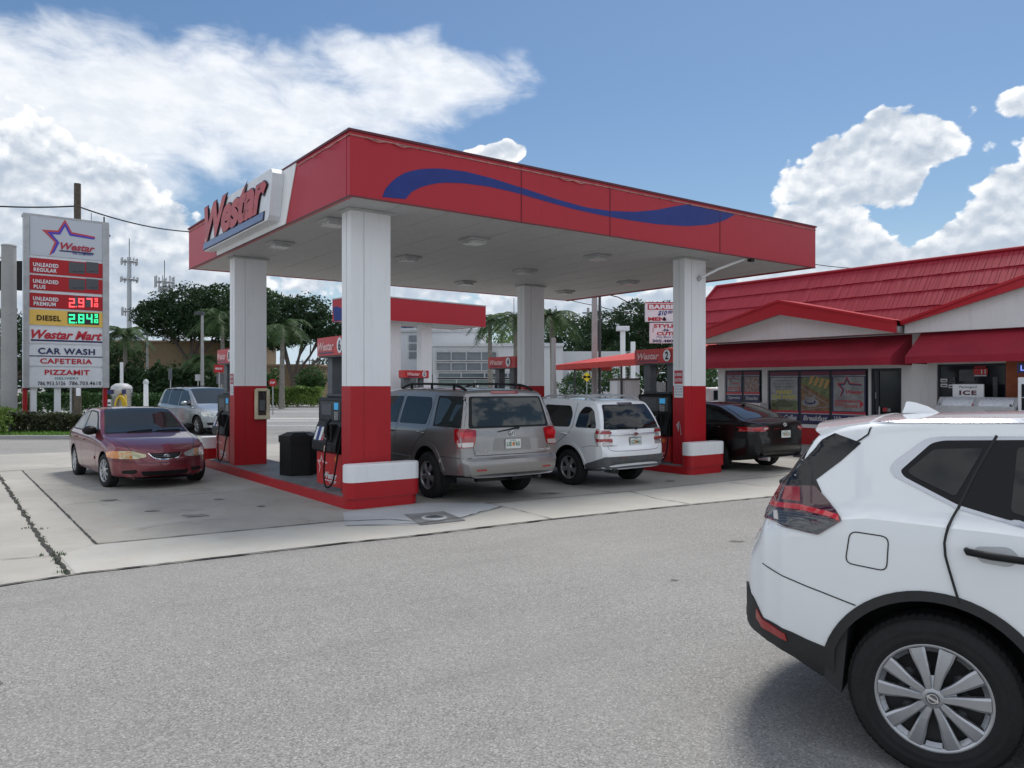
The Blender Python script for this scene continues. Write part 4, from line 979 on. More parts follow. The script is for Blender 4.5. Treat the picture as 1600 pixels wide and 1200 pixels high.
# right window stickers and displays
mb = MB()
for (x_, z_) in ((1.17, 1.88), (1.17, 1.76), (1.36, 1.86), (1.36, 1.74)):
    R(x_, x_+.16, z_, z_+.085, M_PANELW if x_ < 1.3 or z_ < 1.8 else M_MGREY, .0); R(x_+.02, x_+.14, z_+.02, z_+.05, M_FRM, .003)
mb.build('card_stickers', w3)
mb = MB(); R(1.93, 2.24, 2.06, 2.2, mat('lotto_red', (.6, .02, .02), .3), .0); letters(mb, '11', MP, 2.10, 2.20, 2.08, 2.18, M_PANELW, .003, .03); R(1.95, 2.2, 2.22, 2.26, M_DRED, 0); R(1.95, 2.22, 2.02, 2.05, M_PANELW, .0); mb.build('jackpot_sticker', w3)
for q in ((1.6, 1.95, 1.9, 2.18), (2.35, 2.45, 1.3, 2.0), (1.45, 1.5, 1.5, 2.0)): mb = MB(); R(*q, M_MGREY, -.01); mb.build('window_notice', w3)
tag(st)
# things standing at the store front
mb = MB(); mb.box(14.0, FA-.03, BR, 6.2, 0, .13, M_CONCP); sw = mb.build('sidewalk', None, O3, UANG); sw['kind'] = 'structure'
t = thing('ice_freezer', 'low steel fronted ice freezer under the packaged ice sign', 'ice freezer', G(14.45, -2.37, .13), UANG)
mb = MB(); mb.box(-.33, .60, -.85, .85, .08, 1.20, M_LGREY, bev=.02)
v = [(-.33, .85, 1.0), (-.33, -.85, 1.0), (-.05, -.85, 1.40), (-.05, .85, 1.40), (.60, .85, 1.40), (.60, -.85, 1.40), (.60, .85, 1.0), (.60, -.85, 1.0)]
mb.add(v, [(0, 1, 2, 3), (3, 2, 5, 4), (0, 3, 4, 6), (1, 7, 5, 2)], M_LGREY); bd = mb.build('cabinet', t)
mb = MB()
for y0, y1 in ((.06, .74), (-.76, -.06)):
    P0 = lambda y, q: Vector((-.33+.28*q, y, 1.0+.40*q))+Vector((-.82, 0, .57))*.02
    mb.add([P0(y1, .06), P0(y0, .06), P0(y0, .92), P0(y1, .92)], [(0, 1, 2, 3)], M_STEEL)
mb.build('door', t)
mb = MB()
for y in (.04, -.74, .76): mb.box(-.25, -.21, y-.02, y+.02, 1.14, 1.26, M_CHROME)
mb.build('hinge', t)
t = tag(None or MB().box(-.02, .02, -.34, .34, 0, .30, M_PANELW).build('ice_sign', None, G(14.62, -2.06, 1.53), UANG), 'small white board reading Packaged ICE propped on the freezer', 'sign')
mb = MB(); Mi = plane_M(Vector((-.02, 0, 0)), (0, -1, 0)); letters(mb, 'ICE', Mi, -.19, .19, .045, .155, mat('sign_dark_red', (.09, .01, .02), .5), .003, .05, 0, 1.2); letters(mb, 'Packaged', Mi, -.20, .20, .195, .26, M_MGREY, .003, .01, .2); mb.build('lettering', t)
t = thing('ice_merchandiser', 'tall white framed glass door cooler at the right edge by the orange wall', 'cooler', G(14.5, -3.75, .13), UANG)
mb = MB(); mb.box(-.3, .5, -.5, .5, 0, 1.85, M_PANELW, bev=.02); bd = mb.build('cabinet', t)
mb = MB(); mb.box(-.312, -.302, .05, .42, .2, 1.7, M_GLASSD); mb.box(-.312, -.302, -.42, -.02, .2, 1.7, M_GLASSD); mb.build('door', t)
mb = MB()
for z in (.5, .8, 1.1, 1.4): mb.box(-.316, -.313, -.42, .42, z, z+.02, M_LGREY)
mb.build('shelf', t)
t = tag(MB().box(-.02, .02, -.35, .35, 0, .22, M_NAVY).build('neon_sign', None, G(14.3, -3.56, 2.07), UANG), 'small blue lit sign hanging under the awning at the right edge', 'sign')
mb = MB(); Mi = plane_M(Vector((-.02, 0, 0)), (0, -1, 0)); letters(mb, 'LOTTO', Mi, -.28, .28, .05, .17, mat('neon_blue', (.1, .15, .6), .4, emit=(.25, .35, 1), estr=.7), .003, .02); mb.build('lettering', t)

# ================================================================== PRICE SIGN
L0 = Vector((-18.2, 29.1, 0)); L1 = Vector((-16.0, 30.9, 0)); dirs = (L1-L0).normalized(); PW = (L1-L0).length
ps = thing('price_sign', 'tall white pylon sign with red and yellow fuel price rows above the hedge', 'price sign', L0, atan2(dirs.y, dirs.x))
PM = plane_M(Vector((0, -.001, 0)), (1, 0, 0))    # normal -y
PB, PT = 1.71, 8.15
mb = MB(); mb.box(0, PW, 0, .45, PB, PT, M_PANELW); mb.box(-.03, PW+.03, -.02, .47, PT, PT+.10, M_LGREY); cabn = mb.build('cabinet', ps)
mb = MB()
for x0, x1 in ((-.03, .16), (PW-.20, PW+.03)): mb.box(x0, x1, -.07, -.003, PB, PT, M_LGREY)
mb.build('frame', ps)
for x0, x1, m in ((-.02, .12, M_RED), (.22, .42, M_WHITE), (1.02, 1.22, M_WHITE), (PW-.14, PW, M_RED)):
    mb = MB(); mb.box(x0, x1, .1, .3, 0, PB, m); mb.build('post', ps)
def PQ(x, y):
    yt = 62+(x-68)*.135; fr = (1142-y)/(1142-yt); return ((x-66)/(593-66)*PW, PB+fr*(PT-PB))
def prect(mb, x0, x1, y0, y1, m, d, dy=0.0):
    a = PQ(x0, (y0+y1)/2); b = PQ(x1, (y0+y1)/2); xm = (x0+x1)/2
    z0 = PQ(xm, y1)[1]; z1 = PQ(xm, y0)[1]
    mb.add([PM @ Vector(p) for p in [(a[0], z0, d), (b[0], z0, d), (b[0], z1, d), (a[0], z1, d)]], [(0, 1, 2, 3)], m)
def ptext(mb, s_, x0, x1, y0, y1, m, bold=.03, shear=0, d=.05, sp=1.10):
    bold *= .62
    xm = (x0+x1)/2; letters(mb, s_, PM, PQ(x0, y0)[0], PQ(x1, y0)[0], PQ(xm, y1)[1], PQ(xm, y0)[1], m, d, bold, shear, sp if not shear else 1.0)
def row(name, x0, x1, yc0, yc1, m):
    mb = MB(); prect(mb, x0, x1, yc0, yc1, m, .03); return mb.build(name, ps)
r = row('logo_panel', 100, 572, 97, 332, mat('sign_grey_face', (.50, .53, .58), .4))
mb = MB(); lx, lz = PQ(215, 315); s_ = (PQ(505, 215)[0]-PQ(170, 180)[0])/1.36; star_logo(mb, PM, lx-.12*s_, lz+.02, s_*1.0, mat('star_red', (.50, .05, .06), .4), mat('star_blue', (.06, .04, .42), .4), .04)
ptext(mb, 'Westar', 285, 505, 246, 291, mat('logo_letter_red', (.38, .02, .05), .4), .05, .3); prect(mb, 280, 498, 294, 302, M_NAVY, .045); ptext(mb, 'OIL COMPANY', 362, 495, 304, 317, M_BLUE, .03, .2)
mb.build('star_emblem', r)
for i, (y0, y1, t1, t2) in enumerate(((350, 443, 'UNLEADED', 'REGULAR'), (454, 545, 'UNLEADED', 'PLUS'), (563, 652, 'UNLEADED', 'PREMIUM'))):
    r = row('price_row', 98, 568, y0, y1, M_RED); mb = MB()
    w2_ = {'REGULAR': 262, 'PLUS': 193, 'PREMIUM': 256}[t2]
    ym = (y0+y1)/2-8; ptext(mb, t1, 118, 273, ym-24, ym, M_PANELW, .05); ptext(mb, t2, 122, w2_, ym+7, ym+31, M_PANELW, .05); mb.build('lettering', r)
    mb = MB()
    for x0, x1 in ((338, 440), (448, 528)):
        prect(mb, x0, x1, y0+12, y1-12, M_LEDOFF if i < 2 else M_RED, .04)
        if i < 2: prect(mb, x0+22, x0+52, y1-27, y1-22, M_LEDBK, .045); prect(mb, x0+60, x1-6, y1-27, y1-22, M_LEDBK, .045)
    if i == 2: prect(mb, 372, 396, y0+12, y1-12, M_LEDOFF, .043); prect(mb, 444, 480, y0+10, y1-10, M_LEDOFF, .043)
    mb.build('led_panel', r)
r = row('price_row', 92, 570, 663, 757, M_YEL); mb = MB(); ptext(mb, 'DIESEL', 140, 288, 690, 724, M_BLACK, .05); mb.build('lettering', r)
mb = MB(); prect(mb, 330, 532, 674, 748, M_LEDBK, .04); mb.build('led_panel', r)
SEG = {'2': 'abged', '9': 'abcdfg', '7': 'abc', '8': 'abcdefg', '4': 'bcfg', '1': 'bc', '0': 'abcdef'}
def digit(mb, ch, x, y, w_, h, m, th=7):
    S = dict(a=(x, x+w_, y, y+th), g=(x, x+w_, y+h/2-th/2, y+h/2+th/2), d=(x, x+w_, y+h-th, y+h), b=(x+w_-th, x+w_, y, y+h/2), c=(x+w_-th, x+w_, y+h/2, y+h), f=(x, x+th, y, y+h/2), e=(x, x+th, y+h/2, y+h))
    for k, c in enumerate(SEG[ch]): prect(mb, *S[c], m, .050+.0006*k)
for (yy_, m, ds, par) in ((585, M_LED_R, '297', 'premium'), (684, M_LED_G, '284', 'diesel')):
    mb = MB()
    for k, ch in enumerate(ds): digit(mb, ch, 338+k*53+(6 if k else 0), yy_, 38, 56, m, 9)
    prect(mb, 381, 388, yy_+48, yy_+56, m, .05)
    digit(mb, '9', 503, yy_, 20, 24, m, 5); digit(mb, '1', 492, yy_+32, 12, 24, m, 5); digit(mb, '0', 508, yy_+32, 17, 24, m, 5)
    mb.build('led_digits', ps)
r = row('brand_row', 92, 568, 772, 868, M_PANELW); mb = MB(); ptext(mb, 'Westar Mart', 108, 553, 786, 842, mat('sign_letter_red', (.48, .01, .03), .4), .055, .35); prect(mb, 105, 553, 846, 856, M_NAVY, .045); mb.build('lettering', r)
r = row('service_row', 92, 568, 880, 1008, M_PANELW); mb = MB(); ptext(mb, 'CAR WASH', 148, 505, 896, 935, M_NAVY, .05); prect(mb, 96, 560, 944, 950, M_NAVY, .045); ptext(mb, 'CAFETERIA', 160, 487, 960, 993, MATS['sign_letter_red'], .05); mb.build('lettering', r)
r = row('tenant_row', 92, 568, 1018, 1136, M_PANELW); mb = MB(); ptext(mb, 'PIZZAMIT', 188, 470, 1030, 1062, MATS['sign_letter_red'], .055); ptext(mb, 'DELIVERY', 252, 402, 1076, 1090, mat('sign_teal', (.02, .18, .18), .4), .02); ptext(mb, '786.953.5126', 146, 316, 1102, 1126, M_BLACK, .02); ptext(mb, '786.703.4610', 340, 545, 1102, 1126, M_BLACK, .02); mb.build('lettering', r)
mb = MB(); mb.tube([(.3+PW*.7, .2, PT+.1), (.3+PW*.7, .2, PT+.45)], .012, M_DGREY, 5); mb.tube([(PW-.1, .2, PT+.1), (PW-.1, .2, PT+.35)], .03, M_DGREY, 6); mb.tube([(PW, .2, PT-.3), (PW+.12, .2, PT-.4)], .04, M_DGREY, 6); mb.build('lightning_rod', ps)
# ================================================================== SURROUNDINGS
def XA(px, Y): return (px-800)/FPX*Y
def ZA(py, Y): return CAMH+(HOR-py)/FPX*Y
def pole(name, label, cat, x, y, h, r, m, group=None, r2=None, parts=None):
    t = thing(name, label, cat, (x, y, 0), 0, group); mb = MB(); mb.tube([(0, 0, -.1), (0, 0, h*.5), (0, 0, h)], [r, (r+(r2 or r))/2, r2 or r], m, 12); mb.build('shaft', t); return t
# big concrete pole at the left edge
t = pole('concrete_pole', 'thick grey concrete pole at the left edge of the picture, left of the price sign', 'pole', -18.25, 28.3, 6.85, .27, M_CONCP, r2=.235)
mb = MB(); mb.lathe([(.25, 6.85), (.24, 6.9), (.001, 6.92)], M_CONCP, n=12); mb.tube([(-.25, 0, 6.4), (-.5, 0, 6.55), (-.6, 0, 6.3)], .02, M_DGREY, 5); mb.build('cap', t)
t = thing('traffic_signal', 'dark traffic signal head peeking out behind the concrete pole', 'traffic light', (-22.4, 34.5, 0))
mb = MB(); mb.tube([(-1.0, 0, 0), (-1.0, 0, 8)], .12, M_GALV, 8); mb.tube([(-1.0, 0, 7.2), (.9, 0, 7.1)], .06, M_GALV, 6); mb.build('mast', t)
for x_ in (-.25, .75): mb = MB(); mb.box(x_-.22, x_+.22, -.1, .1, 6.0, 7.3, M_BLACK, bev=.03); mb.build('signal_head', t)
t = pole('utility_pole', 'tall weathered wooden utility pole rising behind the price sign', 'utility pole', XA(121, 45), 45, ZA(287, 45), .21, M_WOOD, r2=.18)
mb = MB(); mb.tube([(-.3, -.1, 0), (-.3, -.1, 2.7)], .08, M_GALV, 6); mb.build('conduit', t)
mb = MB(); mb.box(.05, .3, -.24, -.21, 1.2, 2.0, M_PANELW); mb.build('torn_notice', t)
# overhead wires
def wire(label, pts, r=.022):
    P_ = [Vector(p) for p in pts]; out = []
    for i in range(len(P_)-1):
        L = (P_[i+1]-P_[i]).length
        for k in range(12):
            q = k/12; out.append(P_[i].lerp(P_[i+1], q)-Vector((0, 0, L*.02*4*q*(1-q))))
    out.append(P_[-1]); mb = MB(); mb.tube(out, r, M_BLACK, 5); return tag(mb.build('overhead_wire'), label, 'wire')
wire('black overhead wire from the wooden pole down to the left corner of the canopy', [(XA(-60, 45), 45, ZA(318, 45)), (XA(120, 45), 45, ZA(322, 45)), (XA(298, 60), 60, ZA(362, 60)), (XA(500, 90), 90, ZA(415, 90))], .045)
wire('thin dark wire slanting behind the barber sign', [(XA(920, 40), 40, ZA(450, 40)), (XA(965, 41), 41, ZA(464, 41)), (XA(1040, 44), 44, ZA(495, 44))], .03)
wire('pale thin wire between the poles right of the farthest column', [(XA(860, 60), 60, ZA(460, 60)), (XA(933, 60), 60, ZA(478, 60)), (XA(1000, 60), 60, ZA(492, 60)), (XA(1060, 62), 62, ZA(500, 62))], .03)
wire('thin wire above the store roof beside the right canopy corner', [(XA(1230, 60), 60, ZA(405, 60)), (XA(1330, 60), 60, ZA(419, 60)), (XA(1480, 60), 60, ZA(425, 60))], .03)
# vacuum / air machine behind the maroon car
t = thing('vacuum_machine', 'steel car vacuum machine with a coiled yellow hose, left of the silver minivan', 'vacuum machine', (XA(190, 25.5), 25.5, 0))
mb = MB(); mb.lathe([(.30, 0), (.30, 1.45), (.33, 1.46), (.33, 1.70)], M_STEEL, n=24); mb.build('tank', t)
mb = MB(); mb.lathe([(.33, 1.70), (.30, 1.78), (.18, 1.86), (.001, 1.88)], M_LGREY, n=24); mb.build('dome_lid', t)
mb = MB(); mb.box(-.30, -.12, -.335, -.30, 1.52, 1.66, M_NAVY); mb.box(.16, .28, -.31, -.27, 1.52, 1.66, M_NAVY); mb.box(-.30, -.20, -.30, -.24, .5, 1.35, M_PANELW)
for k in range(6): mb.box(-.29, -.21, -.31, -.30, .6+.12*k, .66+.12*k, M_BLACK)
mb.build('label_plate', t)
mb = MB(); M_HOSE = mat('yellow_hose', (.60, .42, .03), .5)
for k in range(3):
    mb.tube([(.10+.04*k+(.13+.03*k)*cos(q), -.36-.03*k, 1.02+(.38+.03*k)*sin(q)) for q in [2*pi*i/20 for i in range(21)]], .028, M_HOSE, 6, False)
mb.tube([(.25, -.35, .7), (.35, -.4, .5), (.36, -.4, 1.1), (.28, -.3, 1.5)], .028, M_HOSE, 6); mb.build('hose', t)
t = pole('sign_post', 'thin white vertical pole standing behind the vacuum machine', 'pole', XA(190, 30), 30, ZA(566, 30), .06, M_WHITE)
# hedge and shrubs by the price sign
hedge('hedge', 'low dark trimmed hedge at the foot of the price sign', -18.6, -13.1, 28.0, 29.6, .72, M_HEDGE, 5200, .085, 3)
hedge('shrub', 'bright green leafy shrub at the left picture edge in front of the hedge', -19.6, -17.6, 27.1, 28.4, .95, M_LEAFL, 1500, .08, 5, 'shrub')
hedge('hedge', 'long clipped green hedge across the street behind the vacuum machine', -38, -16.5, 46.5, 48, 1.25, M_LEAFM, 6000, .16, 6)
hedge('hedge', 'dense tall dark green hedge in front of the beige building', -36, -24, 60, 64, 3.0, M_LEAFD, 6000, .24, 7, bumps=.35)
hedge('hedge', 'tall green hedge right of the tall dark one, behind the minivan', -34, -19.5, 64.2, 66, 2.7, M_LEAFM, 4500, .22, 8, bumps=.4)
hedge('hedge', 'pale yellow green low hedge seen between column and trash bin', XA(425, 64), XA(500, 64), 64, 66, 1.6, M_LEAFL, 3000, .14, 9)
hedge('hedge', 'green hedge under the left trees behind the price sign', -70, -37, 52, 55, 3.4, M_LEAFD, 6000, .25, 10, bumps=.4)
# beige building
t = thing('beige_building', 'long beige flat roofed building behind the left trees', 'building', (XA(200, 84), 84, 0))
mb = MB(); W_ = XA(345, 84)-XA(175, 84); mb.box(-2, W_, 0, 14, 0, ZA(535, 84), M_BEIGE); mb.box(-2.2, W_+.2, -.2, 14.2, ZA(535, 84), ZA(532, 84), mat('beige_trim', (.30, .21, .13), .8)); mb.build('wall', t)
W2 = XA(498, 80)-XA(200, 84); mb = MB(); mb.box(W_+.1, W2, -4, 10, 0, ZA(572, 80), M_BEIGE); mb.box(W_+.1, W2+.15, -4.15, 10, ZA(572, 80), ZA(569, 80), MATS['beige_trim']); mb.build('low_wing', t)
mb = MB()
for k in range(3): mb.box(W2-3.5-k*1.2, W2-2.9-k*1.2, -4.06, -4.01, 0, 2.1, mat('beige_door', (.22, .15, .09), .7))
mb.build('door', t)
mb = MB(); mb.box(-2, W_, -.08, -.01, 3.3, 3.5, M_LGREY); mb.build('ledge', t)
# trees on the left
G_T = 'large trees beyond the street'
tree('broadleaf_tree', 'big dark broadleaf tree between the price sign and the left column', XA(300, 80), 80, 13, [(-2.6, 0, 8.6, 2.6, 1.9), (-.6, 0, 9.8, 2.9, 2.0), (2.2, 0, 9.6, 3.0, 2.2), (3.6, 1, 8.4, 2.4, 1.7), (-4.0, 0, 9.0, 1.8, 1.4), (.8, -1, 8.0, 2.4, 1.4)], M_LEAFD, .24, 2600, .32, G_T, 1)
tree('broadleaf_tree', 'dark broadleaf tree directly behind the left column', XA(392, 82), 82, 13, [(-2.4, 0, 9.9, 2.6, 2.0), (.4, 0, 10.2, 2.6, 1.9), (-1.2, 0, 7.8, 2.8, 2.0), (2.0, 0, 8.0, 2.2, 1.8)], M_LEAFM, .24, 2300, .3, G_T, 2)
tree('broadleaf_tree', 'spreading dark tree with forked trunk between the left and nearest columns', XA(468, 78), 78, 12, [(-1.8, 0, 9.0, 2.4, 1.7), (.6, 0, 9.2, 2.2, 1.5), (-2.2, 0, 6.8, 2.0, 1.3), (2.6, 0, 7.6, 2.1, 1.5), (3.8, 0, 6.6, 1.6, 1.1), (.4, 0, 7.3, 2.0, 1.3)], M_LEAFD, .22, 2400, .3, G_T, 3, lean=(-1.2, 0), fork=2.6)
tree('broadleaf_tree', 'small round bright green tree in front of the beige wing', XA(486, 68), 68, 3.6, [(0, 0, 2.5, 1.15, .85), (-.3, 0, 2.0, .9, .6), (.4, 0, 2.1, .85, .6)], M_LEAFM, .13, 1300, .06, None, 4)
tree('broadleaf_tree', 'dark tree standing behind the price sign on the left', XA(20, 70), 70, 10, [(-2, 0, 6.5, 2.8, 2.2), (2, 0, 5.2, 2.6, 2.0), (5.5, 0, 5.0, 2.4, 1.8), (-5, 0, 5.2, 2.8, 2.2)], M_LEAFD, .26, 2000, .3, G_T, 5)
tree('broadleaf_tree', 'low dark tree just right of the price sign behind the palm', XA(176, 74), 74, 8, [(-1.5, 0, 5.0, 2.0, 1.5), (1.0, 0, 4.2, 1.9, 1.4), (-3.4, 0, 4.4, 2.2, 1.7)], M_LEAFD, .22, 1800, .22, G_T, 6)
palm('drooping palm with a curved reddish trunk just right of the price sign', XA(198, 62), 62, ZA(520, 62), 2.9, seed=3, n=28)
palm('slim young palm left of pump 8 in front of the beige building', XA(318, 58), 58, ZA(560, 58), 1.9, seed=4, n=18, trunk=.10)
palm('tall palm whose crown hides behind the left column', XA(350, 60), 60, ZA(495, 60), 3.0, seed=8, n=26)
palm('tall palm with pale straight trunk between the left and nearest columns', XA(440, 60), 60, ZA(508, 60), 3.0, seed=5, n=20, trunk=.18)
# cell towers
def tower(label, x, y, h, plats, group='cell towers on the skyline'):
    t = thing('cell_tower', label, 'cell tower', (x, y, 0), 0, group)
    mb = MB(); mb.tube([(0, 0, 0), (0, 0, h)], [.55, .36], M_GALV, 10); mb.tube([(0, 0, h), (0, 0, h+3.6)], .07, M_DGREY, 5); mb.build('mast', t)
    for z, w_, hh in plats:
        mb = MB()
        for k in range(6):
            a = 2*pi*k/6; a_2 = 2*pi*(k+1)/6
            mb.tube([(w_*cos(a), w_*sin(a), z), (w_*cos(a_2), w_*sin(a_2), z)], .09, M_GALV, 4); mb.tube([(0, 0, z), (w_*cos(a), w_*sin(a), z)], .08, M_GALV, 4)
        mb.build('platform', t)
        for k in range(8):
            a = 2*pi*(k+.3)/8; mb = MB(); mb.box(-.13, .13, -.08, .08, -hh*.5, hh*.5, M_LGREY, Matrix.Translation((w_*cos(a), w_*sin(a), z)) @ Matrix.Rotation(a, 4, 'Z')); mb.build('antenna', t)
    return t
D = 150
tower('tall cell tower with three antenna rings just right of the price sign', XA(202, D), D, ZA(402, D), [(ZA(409, D), 1.4, 1.3), (ZA(437, D), 1.5, 1.0), (ZA(487, D), 1.3, 1.6)])
tower('shorter cell tower whose antennas peek over the trees', XA(257, D), D, ZA(436, D), [(ZA(441, D), 1.7, 2.2), (ZA(452, D), 1.0, 1.2)])
tower('distant slim cell tower seen through the gap right of the nearest canopy column', XA(803, 170), 170, ZA(492, 170), [(ZA(500, 170), .9, 1.6), (ZA(512, 170), .8, 1.6)])
# street lamps, small signs left
def lamp(label, px, Y, py, group='street lamps'):
    t = pole('street_lamp', label, 'street lamp', XA(px, Y), Y, ZA(py, Y), .12, M_CONCP, group, .08); h = ZA(py, Y)
    mb = MB(); mb.box(-.45, .12, -.15, .15, h-.1, h+.12, M_DGREY, bev=.03); mb.build('lamp_head', t); return t
lamp('pale concrete lamp post left of pump 8 reaching into the tree crown', 316, 50, 490)
lamp('short pale lamp post above the tall hedge left of the minivan', 230, 66, 522)
def plate_sign(name, label, cat, px, Y, py0, py1, wpx, m, post=M_GALV, round_=False, txt=None, tm=None, below=None):
    x = XA(px, Y); z0, z1 = ZA(py1, Y), ZA(py0, Y); w_ = wpx*Y/FPX/2; t = thing(name, label, cat, (x, Y, 0))
    mb = MB(); mb.tube([(0, .05, 0), (0, .05, z1)], .035, post, 6); mb.build('post', t)
    mb = MB(); Mx = plane_M(Vector((0, 0, 0)), (1, 0, 0))
    if round_ == 'oct': pts = [((z1-z0)/2*1.05*cos(pi/8+k*pi/4), (z0+z1)/2+(z1-z0)/2*1.05*sin(pi/8+k*pi/4)) for k in range(8)]
    elif round_ == 'dia': pts = [(0, z0), (w_, (z0+z1)/2), (0, z1), (-w_, (z0+z1)/2)]
    else: pts = [(-w_, z0), (w_, z0), (w_, z1), (-w_, z1)]
    mb.prism(pts, 0, .015, m, Mx)
    if txt: letters(mb, txt, Mx, -w_*.75, w_*.75, (z0+z1)/2-(z1-z0)*.14, (z0+z1)/2+(z1-z0)*.14, tm or M_PANELW, .022, .03)
    mb.build('sign_plate', t); return t
plate_sign('traffic_sign', 'red wrong way sign on a post left of pump 8', 'road sign', 342, 45, 570, 582, 15, M_RED, txt='WRONG WAY')
plate_sign('traffic_sign', 'grey sign plate below the red wrong way sign by pump 8', 'road sign', 345, 46, 584, 600, 13, M_MGREY)
plate_sign('traffic_sign', 'small round red no entry sign just right of the left column', 'road sign', 426, 48, 592, 604, 10, M_RED, round_='oct', txt='STOP')
plate_sign('traffic_sign', 'narrow grey sign over the hedge left of the minivan', 'road sign', 266, 52, 576, 594, 6, M_MGREY)
plate_sign('traffic_sign', 'small white sign right of the narrow grey one, above the minivan', 'road sign', 309, 54, 585, 595, 8, M_LGREY)
t = pole('bollard', 'short white marker post in front of the tall hedge left of the minivan', 'bollard', XA(228, 44), 44, ZA(597, 44), .14, M_WHITE, r2=.12)
mb = MB(); mb.lathe([(.17, ZA(599, 44)), (.12, ZA(594, 44)), (.001, ZA(592, 44))], M_LGREY, n=10); mb.build('cap', t)
# distant stuff: substation frames right of the forked tree
t = thing('substation_frame', 'distant grey steel frame towers between forked tree and pump 6', 'frame', (XA(478, 120), 120, 0))
for k, (dx_, h) in enumerate(((-.8, ZA(562, 120)), (.8, ZA(560, 120)))):
    mb = MB(); mb.tube([(dx_-.25, 0, 0), (dx_-.25, 0, h)], .10, M_GALV, 4); mb.tube([(dx_+.25, 0, 0), (dx_+.25, 0, h)], .10, M_GALV, 4)
    for z in range(1, int(h)): mb.tube([(dx_-.25, 0, z), (dx_+.25, 0, z+.5)], .06, M_GALV, 4)
    mb.tube([(dx_-.8, 0, h-.3), (dx_+.8, 0, h-.3)], .10, M_GALV, 4); mb.build('lattice_mast', t)
tree('broadleaf_tree', 'small dark tree left of pump 6 at the edge of the beige building', XA(512, 90), 90, 5, [(0, 0, 4.0, 1.6, 1.4), (1.5, 0, 3.0, 1.6, 1.2)], M_LEAFD, .22, 900, .15, None, 14)

# ---- white glass fronted building behind the SUVs
D = 74
wb = thing('office_building', 'white low building with blue grey strip windows behind the silver SUV', 'building', (XA(620, D), D, 0))
X2 = lambda px: XA(px, D)-XA(620, D)
mb = MB()
M_OFW = white_panel('office_white', (.55, .56, .58), .12, .7)
mb.box(X2(600), X2(748), 6, 20, 0, ZA(513, 80), M_OFW); mb.box(X2(599), X2(749), 5.8, 6, ZA(519, 80), ZA(515, 80), M_LGREY)
mb.box(X2(676), X2(880), .3, 20, 0, ZA(541, D), M_OFW); mb.box(X2(674), X2(881), .1, 20.1, ZA(541, D), ZA(536, D), M_OFW); mb.box(X2(880), X2(1010), 4, 20, 0, ZA(549, 78), M_OFW)
mb.box(X2(620), X2(676), .5, 6, 0, ZA(585, D), M_MGREY); mb.build('wall', wb)
M_BLINDS = mat('window_blinds_grey', (.16, .18, .20), .3, var=.15, vscale=.8)
M_TEAL = mat('teal_glass', (.03, .07, .09), .12, spec=.8)
M_TEALL = mat('green_glass', (.16, .22, .20), .2)
def winband(px0, px1, py0, py1, m, n, name='window'):
    mb = MB(); mb.box(X2(px0), X2(px1), .24, .28, ZA(py1, D), ZA(py0, D), m); b = mb.build(name, wb)
    mb = MB()
    for k in range(n+1):
        x = X2(px0+(px1-px0)*k/n); mb.box(x-.06, x+.06, .14, .239, ZA(py1, D), ZA(py0, D), M_LGREY)
    for py in (py0, py1): mb.box(X2(px0), X2(px1), .13, .139, ZA(py, D)-.09, ZA(py, D)+.09, M_LGREY)
    mb.build('mullion', b)
winband(681, 776, 549, 564, M_BLINDS, 4); winband(681, 776, 566, 580, M_BLINDS, 4); winband(684, 830, 582, 591, M_TEAL, 4); winband(684, 830, 592, 606, M_TEALL, 5)
mb = MB()
for i in range(3):
    for j in range(4): mb.box(X2(626+j*7), X2(632+j*7), 5.9, 5.97, ZA(560-i*13, 80), ZA(550-i*13, 80), M_BLINDS)
mb.build('window', wb)
mb = MB()
for px in (745, 773, 803): mb.box(X2(px), X2(px+3), .0, .2, ZA(610, D), ZA(602, D), M_PANELW)
mb.build('window_sticker', wb)
mb = MB(); mb.box(X2(890), X2(906), 3.6, 3.98, ZA(600, 78), ZA(592, 78), M_TEAL); mb.box(X2(888), X2(908), 3.2, 3.97, ZA(591, 78), ZA(587, 78), M_LGREY); mb.build('window', wb)
for px in (893, 902):
    mb = MB(); mb.tube([(X2(px), 3.95, ZA(584, 78)), (X2(px), 3.2, ZA(581, 78)), (X2(px+2), 2.9, ZA(585, 78))], .07, M_PANELW, 5); mb.build('wall_lamp', wb)
t = thing('glass_tower', 'distant blue glazed office block above the white building', 'building', (XA(700, 160), 160, 0))
mb = MB(); mb.box(-13, 4.5, 0, 12, 0, ZA(487, 160), M_GLASSB); mb.build('wall', t)
mb = MB()
for k in range(18): mb.box(-13+k*1.0, -12.6+k*1.0, -.1, -.01, 8, ZA(488, 160), M_DGREY if k % 3 else M_LGREY)
mb.build('mullion', t)
# palms and trees in the middle and right
palm('palm with a ringed trunk in front of the white building, below the rear canopy corner', XA(766, 56), 56, ZA(500, 56), 2.4, seed=11, n=17, trunk=.17)
palm('tall palm with large drooping crown just left of the farthest column', XA(806, 50), 50, ZA(496, 50), 2.7, seed=12, n=19, trunk=.15, droopy=1.0)
palm('tall palm half hidden right of the farthest column', XA(866, 44), 44, ZA(492, 44), 2.3, seed=13, n=20, trunk=.16, droopy=1.0)
tree('broadleaf_tree', 'light green small tree over the white building roof between the palms', XA(775, 98), 98, 9, [(-3, 0, 7.0, 2.2, 1.3), (0, 0, 7.6, 2.4, 1.5), (3, 0, 6.8, 2.4, 1.3)], M_LEAFL, .26, 700, .2, G_T, 21)
tree('broadleaf_tree', 'thin dark tree over the white building roof left of the palms', XA(715, 100), 100, 8, [(0, 0, 6.8, 2.2, 1.3), (2, 0, 6.6, 1.9, 1.1)], M_LEAFM, .26, 600, .2, G_T, 22)
